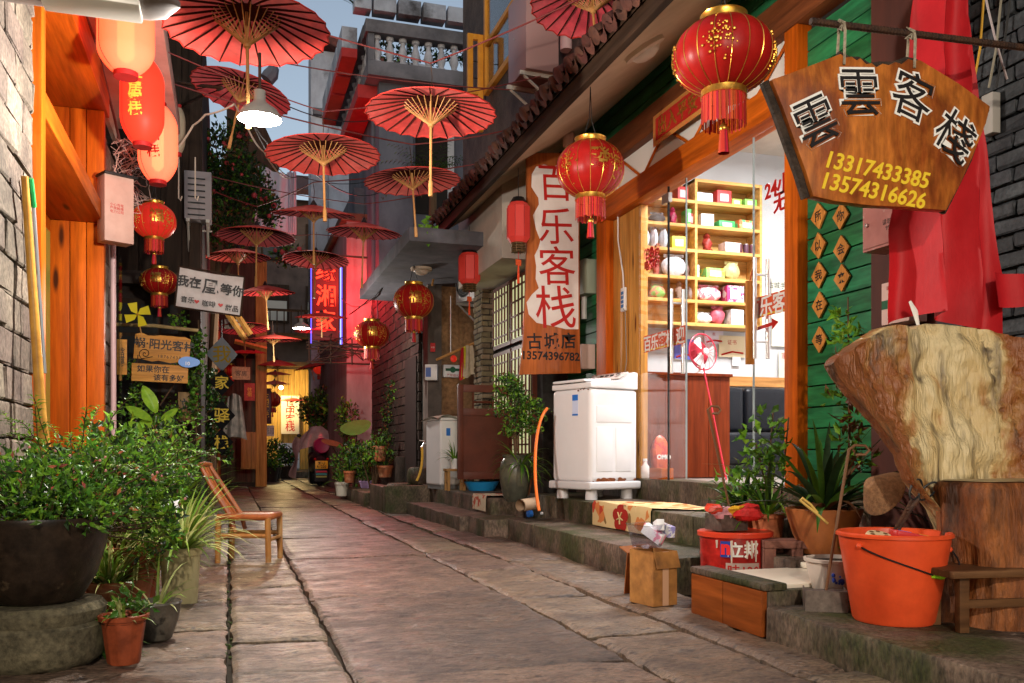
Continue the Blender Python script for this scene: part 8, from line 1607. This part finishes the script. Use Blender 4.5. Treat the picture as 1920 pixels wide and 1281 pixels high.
for i, (x, y, w, h, lb) in enumerate(((1462, 585, 36, 130, 'pale poster with map behind right glass leaf'), (1470, 690, 24, 60, 'paper with pink outline behind right glass leaf'))):
    p = onY(x, y, 8.83); k = 8.83 / ray(x, 0).y / FOC; t = thing('wall_poster', lb, 'poster', face(p, (0, -1, 0))); part('sheet', MB().box((-w * k / 2, -h * k / 2, 0), (w * k / 2, h * k / 2, .004)), M('poster%d' % i, (.62, .60, .50), (.5, .5, .4), sc=6, r=.6), t); text('古城手绘' if i == 0 else '家', .08, m_char if i == 0 else m_redink, t, (0, h * k * .38, .005), ext=.0005)
# hanging plaque on the door handle, red broom stick, bags at the threshold
p = onX(1406, 605, 3.56); t = thing('door_plaque', 'thin wooden plaque hanging from the right door handle', 'plaque', face(p, (-.25, -1, 0))); part('board', MB().box((-.03, -.3, -.012), (.03, .3, .012)), m_tilew, t, bevel=.003); part('cord', MB().tube([(0, .3, 0), (.03, .42, 0)], .004, 5), m_redink, t)
single('red_stick', MB().tube([onY(1319, 690, 7.6), onY(1363, 905, 7.3)], .009, 6), M('stick_red', (.55, .03, .05), r=.4), 'thin red broom stick leaning on the shop counter', 'stick')
p = onX(1216, 830, 3.8); p.z = ZS; t = thing('detergent_bag', 'orange-red printed bag standing inside the glass pane', 'bag', T(p + V((.12, 0, 0)))); mb = MB(); mb.ball((0, 0, .2), 1, 14, sq=(.10, .07, .21))
for v in mb.v: v += V((mnoise.noise(v * 18), mnoise.noise(v * 18 + V((5, 0, 0))), 0)) * .02
part('pouch', mb, M('bag_orange', (.65, .10, .03), (.45, .04, .04), sc=12, lo=.5, hi=.53, r=.3), t, smooth=30); text('OMO', .06, m_whiteink, t, (0, 0, 0), off=.002).matrix_local = T(-.0, -.082, .2) @ rot('X', pi / 2)
p = onX(1213, 880, 3.72); p.z = ZS; t = thing('detergent_bottle', 'white and pink bottle at the washing machine corner', 'bottle', T(p + V((-.02, 0, 0)))); part('body', MB().lathe([(.035, 0), (.04, .01), (.04, .11), (.018, .14), (.018, .16)], 16), M('bottle_white', (.7, .6, .55), (.6, .2, .2), sc=12, lo=.55, hi=.57, r=.3), t); part('cap', MB().lathe([(.02, .16), (.02, .185), (0, .185)], 12), m_white, t)
p = onX(1240, 882, 3.72); p.z = ZS; single('wooden_crate', MB().box((-.06, -.12, 0), (.06, .12, .1)), m_pine_y, 'small wooden box on the threshold beside the bottle', 'box', T(p), bevel=.004)
p = onX(1207, 860, 3.72); p.z = ZS; t = thing('blue_bottle', 'blue plastic bottle beside the orange-red bag', 'bottle', T(p)); part('body', MB().lathe([(.035, 0), (.04, .01), (.038, .17), (.015, .21), (.015, .235), (0, .235)], 16), M('bottle_blue', (.03, .12, .6), r=.3), t)
